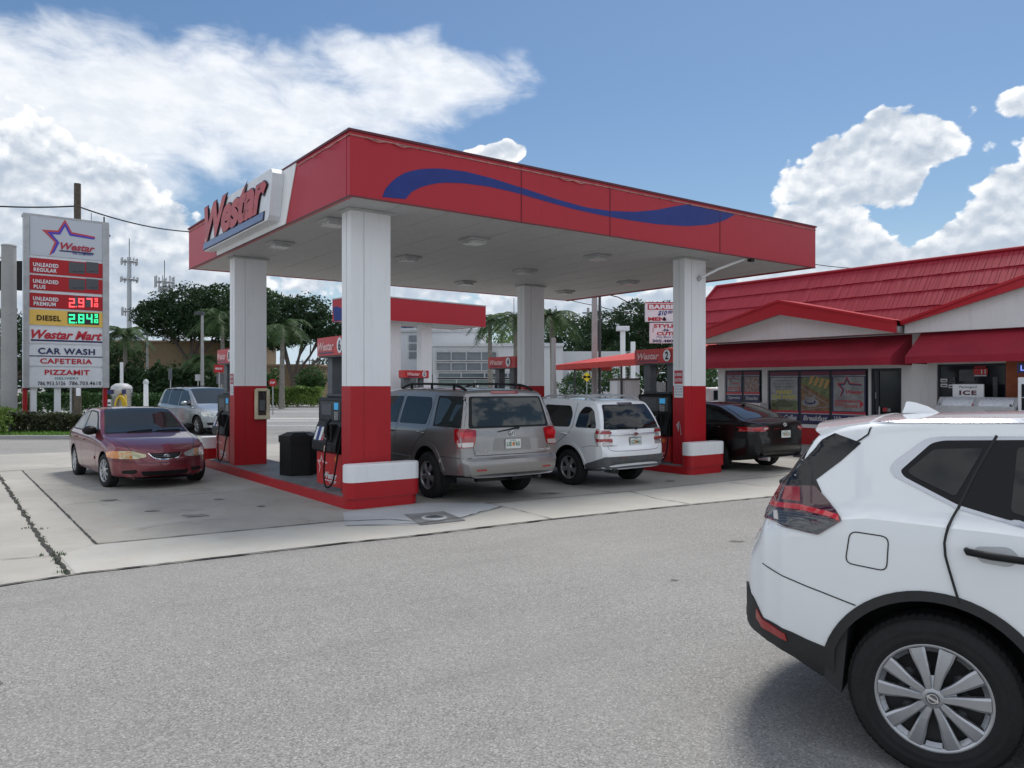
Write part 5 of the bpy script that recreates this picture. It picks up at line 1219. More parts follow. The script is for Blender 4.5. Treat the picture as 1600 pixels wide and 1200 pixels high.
tree('broadleaf_tree', 'dark tree behind the farthest column and the two poles', XA(890, 92), 92, 12, [(-3, 0, 8.6, 2.8, 2.0), (0, 0, 8.0, 2.6, 2.0), (3, 0, 7.4, 2.6, 1.8)], M_LEAFD, .25, 2000, .28, G_T, 23)
tree('broadleaf_tree', 'rounded dark tree to the right of the two tall poles', XA(968, 84), 84, 11, [(-1.6, 0, 8.4, 2.2, 1.4), (1.0, 0, 7.4, 2.4, 1.8), (-3, 0, 6.6, 2.4, 1.8), (2.4, 0, 5.6, 2.4, 1.7), (-.5, 0, 5.4, 2.6, 1.7)], M_LEAFD, .23, 1800, .28, G_T, 24)
tree('broadleaf_tree', 'dark tree directly behind the barber shop sign', XA(1020, 80), 80, 12, [(-1.8, 0, 9.0, 2.0, 1.4), (.8, 0, 8.6, 2.4, 1.6), (0, 0, 6.8, 2.6, 1.8), (3.0, 0, 7.2, 2.4, 1.8), (-2, 0, 5.0, 2.4, 1.6)], M_LEAFD, .23, 1900, .28, G_T, 25)
tree('broadleaf_tree', 'bright green bushy tree under the red carport awning', XA(950, 58), 58, 3.4, [(-1.2, 0, 2.4, 1.5, 1.1), (.8, 0, 2.2, 1.5, 1.0), (-2.4, 0, 1.7, 1.2, .8)], M_LEAFM, .15, 1200, .12, None, 26)
tree('broadleaf_tree', 'green bush seen in the gap between right column and store', XA(1113, 60), 60, 3.4, [(0, 0, 2.2, 1.5, 1.1), (1.4, 0, 1.6, 1.2, .8)], M_LEAFM, .16, 900, .12, None, 27)
hedge('hedge', 'far dark green tree line behind the white building on the right', XA(855, 110), XA(1120, 110), 110, 114, 6.6, M_LEAFD, 9000, .36, 28, bumps=.35)
hedge('hedge', 'far dark tree line across the horizon on the left', XA(-60, 130), XA(330, 130), 128, 134, 6.0, M_LEAFD, 9000, .42, 29, bumps=.4)
hedge('hedge', 'far tree line closing the horizon behind the street in the middle', XA(330, 140), XA(870, 140), 138, 144, 4.4, M_LEAFM, 9000, .42, 30, bumps=.4)
# poles right
pole('concrete_pole', 'thick pale concrete pole right of the farthest column, left one of two', 'pole', XA(929, 40), 40, 8.5, .16, M_CONCP, None, .14)
pole('utility_pole', 'thinner dark wooden pole beside the thick concrete pole', 'utility pole', XA(937, 41), 41, 8.5, .075, M_DGREY, None, .07)
pole('concrete_pole', 'slim square pole directly right of the farthest column', 'pole', XA(865, 38), 38, ZA(528, 38), .11, M_CONCP)
t = pole('power_pole', 'far pale power pole with short crossarms left of the two tall poles', 'utility pole', XA(919, 120), 120, ZA(481, 120), .30, M_CONCP, None, .2)
mb = MB()
for py in (489, 499): mb.box(-.9, .9, -.1, .1, ZA(py, 120)-.1, ZA(py, 120)+.1, M_DGREY)
mb.build('crossarm', t)
t = pole('street_lamp', 'white pole with a square floodlight head left of the barber sign', 'street lamp', XA(973, 48), 48, ZA(517, 48), .16, M_WHITE, 'street lamps')
mb = MB(); mb.box(-.38, .38, -.3, .3, ZA(517, 48), ZA(510, 48), M_PANELW, bev=.03); mb.build('lamp_head', t)
pole('concrete_pole', 'short white stub pole just left of the barber sign', 'pole', XA(989, 52), 52, ZA(534, 52), .16, M_WHITE)
# barber shop sign
D = 36
bs = thing('barber_sign', 'white and red barber shop sign on a post, cut off by the right front column', 'sign', (XA(1009, D), D, 0))
k = D/FPX; zz = lambda py: ZA(py, D)
mb = MB(); mb.box(0, 100*k, 0, .25, zz(503), zz(472), M_PANELW); mb.box(-.04, 101*k, -.02, .0-.001, zz(473.5), zz(472), M_DRED); mb.box(-.04, 101*k, -.02, -.001, zz(504), zz(503), M_BLACK); mb.build('upper_panel', bs)
mb = MB(); mb.box(7*k, 92*k, 0, .25, zz(536), zz(504.2), M_PANELW); mb.build('lower_panel', bs)
mb = MB(); mb.tube([(52*k, .4, 0), (52*k, .4, zz(473))], .14, M_GALV, 8); mb.build('post', bs)
BM = plane_M(Vector((0, 0, 0)), (1, 0, 0)); LR = mat('barber_red', (.42, .015, .03), .4); mb = MB()
mb.add([BM @ Vector(p) for p in [(3*k, zz(484), .01), (97*k, zz(484), .01), (97*k, zz(475), .01), (3*k, zz(475), .01)]], [(0, 1, 2, 3)], LR)
letters(mb, 'BARBER SHOP', BM, 5*k, 95*k, zz(483), zz(476), M_PANELW, .02, .05)
letters(mb, '$10', BM, 19*k, 33*k, zz(494), zz(485.2), M_BLUE, .012, .03, .3); letters(mb, '00', BM, 34*k, 42*k, zz(490), zz(485.2), M_BLUE, .012, .03, .3)
letters(mb, 'MEN    BOYS', BM, 3.5*k, 78*k, zz(501.5), zz(495.5), LR, .012, .05); letters(mb, '&', BM, 26*k, 33*k, zz(501), zz(495.5), M_NAVY, .012, .05)
letters(mb, 'STYLE', BM, 12*k, 46*k, zz(512), zz(506.5), LR, .012, .04); letters(mb, '-N-', BM, 26*k, 37*k, zz(518), zz(513.5), M_NAVY, .012, .04); letters(mb, 'CUTS', BM, 17*k, 46*k, zz(524), zz(518.5), LR, .012, .04)
letters(mb, 'The Best Styles', BM, 16*k, 56*k, zz(529), zz(525), M_BLUE, .012, 0, .2); letters(mb, '305.480.7700', BM, 10*k, 66*k, zz(535), zz(530.5), M_NAVY, .012, .03)
for q in range(3): mb.add([BM @ Vector(p) for p in [(10*k, zz(520-2.6*q), .012), (13*k, zz(517.5-2.6*q), .012), (13*k, zz(516.9-2.6*q), .012), (10*k, zz(519-2.6*q), .012)]], [(0, 1, 2, 3)], LR)
mb.build('lettering', bs)
# carport awning, shed and fence left of the store
A_ = Vector((XA(867, 40.6), 40.6, 0)); B_ = Vector((6.15, 27.2, 0)); dd = (B_-A_); L_ = dd.length; ang = atan2(dd.y, dd.x)
ca = thing('carport_awning', 'long red canvas carport awning stretching left from the store behind pump 2', 'awning', A_, ang)
M_AWL = mat('awning_canvas_bright', (.50, .045, .035), .7, var=.12, vscale=1.2)
mb = MB(); h0, h1, h2 = 2.60, 2.86, 3.18
mb.add([(0, 0, h0), (L_, 0, h0), (L_, 0, h1), (0, 0, h1)], [(0, 1, 2, 3)], M_AWL)
mb.add([(0, 0, h1), (L_, 0, h1), (L_, 1.6, h2+.25), (1.2, 1.6, h2)], [(0, 1, 2, 3)], M_AWL)
mb.add([(0, 0, h0), (0, 0, h1), (1.2, 1.6, h2), (0, 3.2, h1), (0, 3.2, h0)], [(0, 1, 2, 3, 4)], M_AWL)
mb.add([(0, 3.2, h1), (1.2, 1.6, h2), (L_, 1.6, h2+.25), (L_, 3.2, h1)], [(0, 1, 2, 3)], M_AWL); mb.build('canvas', ca)
mb = MB()
for x_ in (2.5, 8, L_-.6):
    for y_ in (.15, 3.0): mb.tube([(x_, y_, 0), (x_, y_, h0+.1)], .05, M_DGREY, 6)
mb.build('post', ca)
t = thing('shed', 'white corrugated shed with a gritty flat roof behind the white SUV and pump 2', 'shed', (XA(964, 33), 33, 0))
mb = MB(); kk = 33/FPX; sw_ = 36*kk
for q in range(12): mb.box(q*sw_/12, (q+.88)*sw_/12, 0, .05, 0, ZA(594, 33), M_WALLW)
mb.box(0, sw_, .05, 2.4, 0, ZA(594, 33)-.02, M_WALLW); mb.build('wall', t)
mb = MB(); mb.box(-.05, sw_+.05, -.05, 2.5, ZA(594, 33), ZA(591, 33), M_WOOD); mb.build('roof', t)
mb = MB(); mb.box(sw_-.1, sw_-.02, -.06, -.01, 1.0, 1.25, M_BLACK); mb.build('handle', t)
t = thing('gate_panel', 'grey slatted gate with a black frame seen between the pillars of pump 2', 'gate', (XA(1014, 30), 30, 0))
k3 = 30/FPX; mb = MB(); mb.box(0, 28*k3, 0, .04, .3, .36, M_BLACK); mb.box(0, 28*k3, 0, .04, ZA(596, 30), ZA(594.5, 30), M_BLACK); mb.box(0, .04, 0, .04, .36, ZA(596, 30), M_BLACK); mb.box(28*k3-.04, 28*k3, 0, .04, .36, ZA(596, 30), M_BLACK); mb.build('frame', t)
mb = MB()
for q in range(9): mb.box(.05+q*.068, .105+q*.068, .01, .03, .37, ZA(597, 30), M_LGREY)
mb.build('slats', t)
plate_sign('pedestrian_sign', 'yellow green diamond crossing sign under the carport awning', 'road sign', 917, 52, 581, 597, 15, mat('sign_yellow', (.75, .55, .02), .5), round_='dia', txt='M', tm=M_BLACK)
t = thing('parked_truck', 'white pickup roof and cab glimpsed between the right column and the store', 'truck', (XA(1112, 33), 33, 0), .2)
mb = MB(); mb.box(-.9, 1.6, -.9, .9, .5, 1.15, M_WHITE, bev=.08); mb.box(-.5, 1.3, -.8, .8, 1.1, 1.72, M_WHITE, bev=.12); mb.build('body', t)
mb = MB(); mb.box(-.3, 1.1, -.815, -.79, 1.2, 1.6, M_GLASSD); mb.build('window', t)
for x_ in (-.5, 1.2): mb = MB(); mb.lathe([(.1, -.9), (.34, -.9), (.36, -.86), (.36, -.7)], M_BLACKR, Matrix.Translation((x_, 0, .36)) @ Matrix.Rotation(-pi/2, 4, 'X') @ Matrix.Diagonal((1, 1, -1, 1)), 20); mb.build('wheel', t)
# ================================================================== VEHICLES
def interp(P_, x):
    if x <= P_[0][0]: return P_[0][1]
    for (a, b), (c, d) in zip(P_, P_[1:]):
        if x <= c:
            t_ = (x-a)/(c-a); t_ = t_*t_*(3-2*t_)*.35+t_*.65; return b+(d-b)*t_
    return P_[-1][1]
def catmull(P_, step):
    P_ = [Vector(p) for p in P_]; Q_ = [P_[0]*2-P_[1]]+P_+[P_[-1]*2-P_[-2]]; out = []
    for i in range(1, len(Q_)-2):
        a, b, c, d = Q_[i-1:i+3]; n = max(1, int((c-b).length/step))
        for k in range(n):
            t_ = k/n; v = .5*((2*b)+(-a+c)*t_+(2*a-5*b+4*c-d)*t_*t_+(-a+3*b-3*c+d)*t_**3)
            out.append(b.lerp(c, t_)*.25+v*.75)
    return out+[P_[-1]]
def bvh_of(vs, fs): return BVHTree.FromPolygons([Vector(v) for v in vs], fs)
class Car:
    def __init__(s, name, label, cat, loc, rz, paint, spec, step=.045):
        s.t = thing(name, label, cat, loc, rz); s.paint = paint; s.sp = spec
        prof = catmull(spec['prof'], step); N1, N2, N3, N4 = 11, 9, 5, 8
        rings = []; ex = [0]
        for p in prof:
            x, T = p.x, p.y; W_ = interp(spec['w'], x); z0 = interp(spec['z0'], x); zs = interp(spec['zs'], x)
            z0 = min(z0, T-.05); rc = interp(spec.get('rc', [(0, .07)]), x); rc = min(rc, (T-z0)*.4)
            k = spec.get('k', .38); stp = spec.get('step', .035); bow = interp(spec.get('bow', [(0, 0)]), x); crown = spec.get('crown', .035)
            zc = T-rc; z1 = min(zs, zc); half = []
            def yb(z):
                q = (z-z0)/max(.01, (interp(spec['zs'], x)-z0)); q = max(0, min(1, q))
                return W_*(.945+.055*sin(min(1, q*1.9)*pi/2)) - W_*.02*max(0, (q-.62)/.38)**2
            half.append((0, z0)); half.append((W_*.55, z0)); half.append((W_*.86, z0+.005)); half.append((W_*.93, z0+.03))
            for i in range(N1): z = z0+.05+(z1-z0-.05)*i/(N1-1); half.append((yb(z), z))
            ys = yb(z1); cab = max(0, zc-z1)
            for i in range(1, N2+1):
                q = i/N2; z = z1+cab*q; h = z-z1; y = ys-stp*min(1, h/.05)-k*h*(1-.0*h)-.06*h*h; half.append((y, z))
            yt, ztop = half[-1]
            for i in range(1, N3+1):
                a = pi/2*i/N3; half.append((yt-rc*.95*(1-cos(a)), zc+rc*sin(a)*.72))
            y2, z2 = half[-1]; rem = T-z2
            for i in range(1, N4+1):
                q = 1-i/N4; half.append((y2*q, z2+rem*(1-q*q)))
            ring = [(y, z) for y, z in half]+[(-y, z) for y, z in half[-2:0:-1]]
            rings.append([Vector((x-bow*(abs(y)/max(W_, .01))**2.3, y, z)) for y, z in ring])
        n = len(rings[0]); vs = [v for r in rings for v in r]; fs = []
        for i in range(len(rings)-1):
            for q in range(n): fs.append((i*n+q, (i+1)*n+q, (i+1)*n+(q+1) % n, i*n+(q+1) % n))
        fs.append(tuple(range(n))); fs.append(tuple(range(len(vs)-n, len(vs)))[::-1])
        s.vs, s.fs, s.n = vs, fs, n
        s.bvh = bvh_of(vs, fs)
    def finish(s, arches, under=None):
        """cut the wheel openings and link the body"""
        me = bpy.data.meshes.new('body'); me.from_pydata([tuple(v) for v in s.vs], [], s.fs)
        me.materials.append(s.paint); me.materials.append(M_BLACK)
        zl = under if under is not None else -1
        o = bpy.data.objects.new('body', me); col.objects.link(o)
        bm = bmesh.new(); bm.from_mesh(me); bmesh.ops.recalc_face_normals(bm, faces=bm.faces[:]); bm.to_mesh(me); bm.free()
        for p in me.polygons:
            p.use_smooth = True
            if p.center.z < zl or (p.normal.z < -.75 and p.center.z < .8): p.material_index = 1
        cb = MB()
        for (x, z, r) in arches:
            for sg_ in (-1, 1):
                Mx = Matrix.Translation((x, sg_*(s.sp['half']-.18), z)) @ Matrix.Rotation(pi/2, 4, 'X')
                nn = 40; pts = [(r*cos(2*pi*k/nn), r*sin(2*pi*k/nn)) for k in range(nn)]
                cb.prism(pts, -.28, .28, M_BLACK, Mx)
                cb.box(x-r*.995, x+r*.995, sg_*(s.sp['half']-.18)-.279, sg_*(s.sp['half']-.18)+.279, z-r-.2, z-.02, M_BLACK) if False else None
        co = cb.build('cutter')
        bm = bmesh.new(); bm.from_mesh(co.data); bmesh.ops.recalc_face_normals(bm, faces=bm.faces[:]); bm.to_mesh(co.data); bm.free()
        md = o.modifiers.new('b', 'BOOLEAN'); md.operation = 'DIFFERENCE'; md.object = co; md.solver = 'EXACT'; md.use_self = True
        try: md.material_mode = 'TRANSFER'
        except Exception: pass
        dg = bpy.context.evaluated_depsgraph_get(); dg.update()
        m2 = bpy.data.meshes.new_from_object(o.evaluated_get(dg)); o.modifiers.clear()
        o.data = m2; bpy.data.objects.remove(co)
        try: m2.set_sharp_from_angle(angle=radians(38))
        except Exception: pass
        o.parent = s.t; s.body = o
        return o
    # ---- patches laid on the body surface
    def hit(s, side, a, b):
        """surface point seen from that side; past the silhouette the point creeps inwards"""
        if not hasattr(s, 'xr'): s.xr = min(v[0] for v in s.vs); s.xf = max(v[0] for v in s.vs)
        hf = s.sp['half']; q = 0; a0 = a
        while True:
            if side in ('L', 'R'):
                sg_ = 1 if side == 'L' else -1; r = s.bvh.ray_cast(Vector((a, sg_*3, b)), Vector((0, -sg_, 0)))
                ok = r[0] is not None and abs(r[0].y) > .60*hf and abs(r[1].y) > .12
                if not ok: a += .01 if a0 < 1.3 else -.01
            elif side == 'rear':
                r = s.bvh.ray_cast(Vector((-6, a, b)), Vector((1, 0, 0))); ok = r[0] is not None and r[0].x < s.xr+.55 and abs(r[1].x) > .12
                if not ok: a += -.01 if a > 0 else .01
            elif side == 'front':
                r = s.bvh.ray_cast(Vector((9, a, b)), Vector((-1, 0, 0))); ok = r[0] is not None and r[0].x > s.xf-.75 and abs(r[1].x) > .10
                if not ok: a += -.01 if a > 0 else .01
            else:
                r = s.bvh.ray_cast(Vector((a, b, 5)), Vector((0, 0, -1))); ok = r[0] is not None and r[0].z > .45
                if not ok: b += -.01 if b > 0 else .01
            q += 1
            if ok or q > 50: break
        if r[0] is None: r = s.bvh.find_nearest(Vector((a, hf if side == 'L' else -hf, b)) if side in 'LR' else Vector((s.xr if side == 'rear' else s.xf, a, b)))
        nrm = r[1]; d = {'L': Vector((0, 1, 0)), 'R': Vector((0, -1, 0)), 'rear': Vector((-1, 0, 0)), 'front': Vector((1, 0, 0)), 'top': Vector((0, 0, 1))}[side]
        if nrm.dot(d) < 0: nrm = -nrm
        return r[0], nrm
    def patch(s, name, side, pts, m, off=.004, res=.05, parent=None, rad=.0, mb=None, thick=.012, smooth=True):
        if rad: pts = roundp(pts, rad)
        P_ = []
        for i in range(len(pts)):
            a, b = Vector(pts[i]), Vector(pts[(i+1) % len(pts)]); k = max(1, int((b-a).length/res))
            for q in range(k): P_.append(a.lerp(b, q/k))
        nb = len(P_); x0 = min(p.x for p in P_); x1 = max(p.x for p in P_); y0 = min(p.y for p in P_); y1 = max(p.y for p in P_)
        def inside(x, y):
            c = False
            for i in range(nb):
                a, b = P_[i], P_[i-1]
                if (a.y > y) != (b.y > y) and x < (b.x-a.x)*(y-a.y)/(b.y-a.y)+a.x: c = not c
            return c
        def dist(x, y): return min((p.x-x)**2+(p.y-y)**2 for p in P_)
        G_ = []; nx = int((x1-x0)/res)+1; ny = int((y1-y0)/res)+1
        for i in range(1, nx):
            for j in range(1, ny):
                x, y = x0+i*res, y0+j*res
                if inside(x, y) and dist(x, y) > (res*.35)**2: G_.append(Vector((x, y)))
        vo, _, fo, _, _, _ = delaunay_2d_cdt(P_+G_, [], [list(range(nb))], 1, 1e-6)
        V3 = []
        for v in vo:
            h, nn = s.hit(side, v.x, v.y); V3.append((h, nn))
        tgt = mb or MB(); vs = [h+nn*off for h, nn in V3]
        fs = []
        up = sum(((vs[f[1]]-vs[f[0]]).cross(vs[f[2]]-vs[f[0]]).dot(V3[f[0]][1]) for f in fo), 0)
        fs = [tuple(f) if up > 0 else tuple(f)[::-1] for f in fo]
        tgt.add(vs, fs, m, smooth)
        # skirt down into the body
        ec = {}
        for f in fs:
            for i in range(len(f)):
                e = (f[i], f[(i+1) % len(f)]); ec[tuple(sorted(e))] = None if tuple(sorted(e)) in ec else e
        ring = [e for e in ec.values() if e]; sk = []; sf = []
        for a, b in ring:
            o = len(sk); sk += [vs[a], vs[b], V3[b][0]-V3[b][1]*thick, V3[a][0]-V3[a][1]*thick]; sf.append((o+1, o, o+3, o+2))
        tgt.add(sk, sf, m)
        if mb: return None
        return tgt.build(name, parent or s.t)
    def seam(s, mb, side, pts, w_=.007, off=.0015, m=None, smoothc=True):
        P_ = catmull([Vector(p) for p in pts], .03) if smoothc else sum([[Vector(pts[i]).lerp(Vector(pts[i+1]), q/12) for q in range(12)] for i in range(len(pts)-1)], [])+[Vector(pts[-1])]
        L = []; R_ = []
        for i, p in enumerate(P_):
            d = (P_[min(i+1, len(P_)-1)]-P_[max(i-1, 0)]).normalized(); nn = Vector((-d.y, d.x))*w_/2
            for q, lst in ((p+nn, L), (p-nn, R_)):
                h, n3 = s.hit(side, q.x, q.y); lst.append(h+n3*off)
        n = len(L); mb.add(L+R_, [(i, n+i, n+i+1, i+1) for i in range(n-1)], m or MATS['panel_gap'])
def roundp(pts, r, n=5):
    out = []; N = len(pts)
    for i in range(N):
        a, b, c = Vector(pts[i-1]), Vector(pts[i]), Vector(pts[(i+1) % N]); d1 = (a-b); d2 = (c-b)
        rr = min(r, d1.length*.45, d2.length*.45); p, q = b+d1.normalized()*rr, b+d2.normalized()*rr
        for k in range(n+1):
            t_ = k/n; out.append((p*(1-t_)**2+b*2*t_*(1-t_)+q*t_*t_))
    return out
mat('panel_gap', (.012, .012, .013), .7)
def paint(name, rgb, metal=.0, flake=0.0, rough=.35):
    m, t, b, tc = mat_nodes(name); v = X(t, tc.outputs['Object'])
    d = nz(t, v, 1.6, 5, .65).step(.45, .8)
    z = sep(t, v)[2]; low = z.step(.75, .25)
    c = mixc(t, d*.05+low*nz(t, v, 5, 4, .6).step(.35, .75)*.12, rgb, (.16, .15, .14) if rgb[0] > .02 else (.02, .02, .02))
    t.links.new(c.s, b.inputs['Base Color']); b.inputs['Metallic'].default_value = metal; b.inputs['Roughness'].default_value = rough
    b.inputs['Coat Weight'].default_value = 1.0 if rgb[0] > .02 else .55; b.inputs['Specular IOR Level'].default_value = .5 if rgb[0] > .02 else .2; b.inputs['Coat Roughness'].default_value = .05
    return m
P_WHITE = paint('car_paint_white', (.80, .82, .83)); P_WHITE2 = paint('car_paint_white_cool', (.78, .80, .82))
P_SILV = paint('car_paint_warm_silver', (.26, .252, .247), .7); P_SILV2 = paint('car_paint_silver_blue', (.36, .39, .42), .7)
P_MAROON = paint('car_paint_maroon', (.17, .014, .026), .3); P_BLACK = paint('car_paint_black', (.003, .003, .0035), .0)
def glassm(name, rgb, rough=.03):
    m = mat(name, rgb, rough, spec=.4 if rgb[0] < .02 else .55, coat=.0); return m
M_CGL = glassm('car_glass_dark', (.006, .008, .009)); M_CGG = glassm('car_glass_clear', (.022, .030, .031))
M_CLAD = mat('grey_cladding', (.09, .095, .10), .6, var=.15, vscale=4); M_CLADB = mat('black_cladding', (.018, .019, .02), .62, var=.2, vscale=5)
M_TLR = mat('tail_lamp_red', (.30, .005, .008), .08, coat=1); M_TLB = mat('tail_lamp_bright_red', (.50, .012, .016), .1, coat=1); M_TLD = mat('tail_lamp_dark', (.05, .004, .008), .06, coat=1)
M_TLC = mat('lamp_clear', (.50, .46, .44), .12, .3, coat=1); M_TLS = mat('lamp_smoked', (.05, .05, .055), .1, coat=1); M_AMB = mat('amber_lens', (.62, .22, .03), .12, coat=1)
M_HL = mat('headlamp_lens', (.50, .52, .50), .08, .55, coat=1); M_HLY = mat('headlamp_yellowed', (.50, .46, .28), .15, .3, coat=1)
M_TYRE = mat('tyre_rubber', (.010, .010, .011), .82, var=.25, vscale=9, bump=.15, bscale=60)
M_RIM = mat('wheel_silver', (.42, .43, .45), .32, .75, var=.08); M_RIMD = mat('brake_dark', (.02, .02, .022), .6)
M_PLATE = mat('number_plate_white', (.62, .64, .62), .4); M_PLG = mat('plate_green', (.03, .14, .05), .5)

def wheel(par, x, y, z, r, w_, rr, style, side, steer=0.0):
    """side +1 = left (outer face towards +y)"""
    M0 = Matrix.Translation((x, y, z)) @ Matrix.Rotation(steer, 4, 'Z') @ Matrix.Rotation(-side*pi/2, 4, 'X')
    if side < 0: M0 = M0 @ Matrix.Diagonal((1, -1, 1, 1)) if False else M0
    # local z = outward
    mb = MB(); h = w_/2
    prof = [(rr*.9, -h*.9), (rr+.01, -h), (r-.05, -h*1.02), (r-.012, -h*.86), (r, -h*.6), (r, -h*.3), (r-.008, -h*.28), (r-.008, -h*.22), (r, -h*.2), (r, h*.2), (r-.008, h*.22), (r-.008, h*.28), (r, h*.3), (r, h*.6), (r-.006, h*.74), (r-.018, h*.88), (r-.032, h*.96),
            (r-.055, h*1.015), (r-.058, h*1.03), (r-.064, h*1.03), (r-.067, h*1.02), (rr+.045, h*1.02), (rr+.04, h*1.035), (rr+.034, h*1.035), (rr+.03, h*1.015), (rr+.012, h*.98), (rr+.002, h*.90), (rr-.01, h*.80)]
    mb.lathe(prof, M_TYRE, M0, 64)
    nb = 64
    for k in range(nb):      # tread blocks on the shoulder
        a0 = 2*pi*k/nb; a1 = a0+2*pi/nb*.72
        vs = [M0 @ Vector((q*cos(a), q*sin(a), zz_)) for q, zz_ in ((r+.0035, h*.60), (r-.011, h*.885)) for a in (a0, a1)]
        mb.add(vs, [(0, 1, 3, 2)], M_TYRE)
        vs = [M0 @ Vector((q*cos(a), q*sin(a), zz_)) for q, zz_ in ((r+.0035, h*.22), (r+.0035, h*.60)) for a in (a0, a1)]
        mb.add(vs, [(0, 1, 3, 2)], M_TYRE)
    t = mb.build('wheel', par)
    mb = MB(); mb.lathe([(.001, h*.30), (rr*.82, h*.30), (rr-.012, h*.55), (rr-.012, h*.80)], M_RIMD, M0, 40)
    for k in range(10):
        a = 2*pi*k/10; mb.lathe([(.03, h*.32), (.028, h*.36), (.001, h*.37)], M_DGREY, M0 @ Matrix.Translation((cos(a)*rr*.55, sin(a)*rr*.55, 0)), 8)
    mb.build('brake_disc', t)
    mb = MB(); mb.lathe([(rr-.016, h*.60), (rr-.012, h*.86), (rr-.003, h*.93), (rr+.006, h*.95), (rr+.010, h*.93), (rr+.008, h*.85)], M_RIM, M0, 64)
    def blade(pts, z0, z1, zc0, zc1):
        """pts: list of (r, angle_left, angle_right) along the spoke, with depth between"""
        n = len(pts); top = []; 
        for i, (q, al, ar, dz) in enumerate(pts):
            top.append([M0 @ Vector((q*cos(a), q*sin(a), dz)) for a in (al, (al*.78+ar*.22), (al*.22+ar*.78), ar)])
        vs = []; fs = []
        for i in range(n):
            q, al, ar, dz = pts[i]
            row = [(al, dz-.030), (al, dz-.006), (al*.84+ar*.16, dz), (al*.16+ar*.84, dz), (ar, dz-.006), (ar, dz-.030)]
            vs += [M0 @ Vector((q*cos(a), q*sin(a), d)) for a, d in row]
        for i in range(n-1):
            for k in range(5): fs.append((i*6+k, i*6+k+1, (i+1)*6+k+1, (i+1)*6+k))
        mb.add(vs, fs, M_RIM)
    D2R = radians
    if style == 'cover':
        for k in range(5):
            c = D2R(90+72*k+1)
            for sg_ in (-1, 1):
                def pt(q, ca, wd, dz): a = c+sg_*D2R(ca); hw = wd/2/q; return (q, a-hw, a+hw, dz)
                blade([pt(.030, 22, .022, h*.96), pt(.065, 17, .034, h*.985), pt(.105, 15.2, .040, h*1.0), pt(.145, 15.6, .050, h*.995), pt(.180, 16.2, .060, h*.98), pt(.208, 16.2, .066, h*.96), pt(rr-.006, 16.0, .070, h*.935)], 0, 0, 0, 0)
            # recessed inner wedge and outer grey segment of each opening
            for ca, q0, q1 in ((0, .19, rr-.012), (36, .19, rr-.012)):
                a = c+D2R(ca); hw = D2R(8 if ca == 0 else 9)
                vs = [M0 @ Vector((q*cos(b), q*sin(b), dz)) for q, dz in ((q0+.018, h*.72), (q1, h*.88)) for b in (a-hw, a-hw*.33, a+hw*.33, a+hw)]
                mb.add(vs, [(0, 1, 5, 4), (1, 2, 6, 5), (2, 3, 7, 6)], M_RIM)
            a = c+D2R(0); vs = [M0 @ Vector((q*cos(b), q*sin(b), dz)) for q, dz in ((.052, h*.93), (.10, h*.74)) for b in (a-D2R(16 if q < .06 else 9), a+D2R(16 if q < .06 else 9))]
            mb.add(vs, [(0, 1, 3, 2)], M_RIM)
        mb.lathe([(.052, h*.80), (.048, h*.95), (.040, h*.985), (.001, h*.99)], M_RIM, M0, 40)
        rim = mb.build('rim', t)
        mb = MB()
        for q0, q1 in ((.0225, .0185),):
            nn = 40; mb.add([M0 @ Vector((q*cos(2*pi*k/nn), q*sin(2*pi*k/nn), h*.99+.003)) for q in (q0, q1) for k in range(nn)], [(k, (k+1) % nn, nn+(k+1) % nn, nn+k) for k in range(nn)], M_CHROME)
        mb.box(-.027, .027, -.0055, .0055, h*.99+.003, h*.99+.006, M_CHROME, M0 @ Matrix.Rotation(D2R(-25 if side < 0 else 20), 4, 'Z'))
        mb.add([M0 @ Vector((.030*cos(2*pi*k/32), .030*sin(2*pi*k/32), h*.99+.001)) for k in range(32)], [tuple(range(32))], M_MGREY)
        mb.build('hub_emblem', rim)
    else:
        ns, wi, wo_, tw = {'five': (5, .075, .095, 0), 'six': (6, .06, .07, 0), 'seven': (7, .035, .05, 0), 'plain': (9, .03, .035, 0), 'ten': (10, .02, .028, 0)}[style]
        for k in range(ns):
            c = 2*pi*k/ns+.3
            def pt(q, wd, dz): hw = wd/2/q; return (q, c-hw, c+hw, dz)
            blade([pt(.05, wi*.7, h*.9), pt(rr*.45, wi, h*.93), pt(rr*.75, (wi+wo_)/2, h*.92), pt(rr-.016, wo_, h*.88)], 0, 0, 0, 0)
        mb.lathe([(.075, h*.78), (.066, h*.93), (.05, h*.97), (.001, h*.98)], M_RIM, M0, 24)
        rim = mb.build('rim', t)
    return t
def plate(car, y, z, side='rear', txt='LQI M65', w_=.30, h_=.15, off=.02, frame=None, x_=None):
    h, nn = car.hit(side, y, z); sg_ = -1 if side == 'rear' else 1
    o = h+Vector((sg_*off, 0, 0)); rg = Vector((0, sg_*1.0, 0))
    M = plane_M(o, (0, 1 if sg_ > 0 else -1, 0)); mb = MB(); 
    mb.prism(rounded(-w_/2, w_/2, -h_/2, h_/2, .012, 2), -.004, 0, M_PLATE, M)
    if frame: mb.prism(rounded(-w_/2-.012, w_/2+.012, -h_/2-.012, h_/2+.012, .012, 2), -.010, -.0045, frame, M)
    letters(mb, txt, M, -w_*.43, w_*.43, -h_*.24, h_*.22, M_PLG, .002, .02); letters(mb, 'FLORIDA', M, -w_*.2, w_*.2, h_*.30, h_*.43, M_PLG, .002, 0)
    mb.add([M @ Vector((.022*cos(2*pi*k/14), .028*sin(2*pi*k/14)-.005, .001)) for k in range(14)], [tuple(range(14))], M_ORANGE)
    return mb.build('number_plate', car.t)
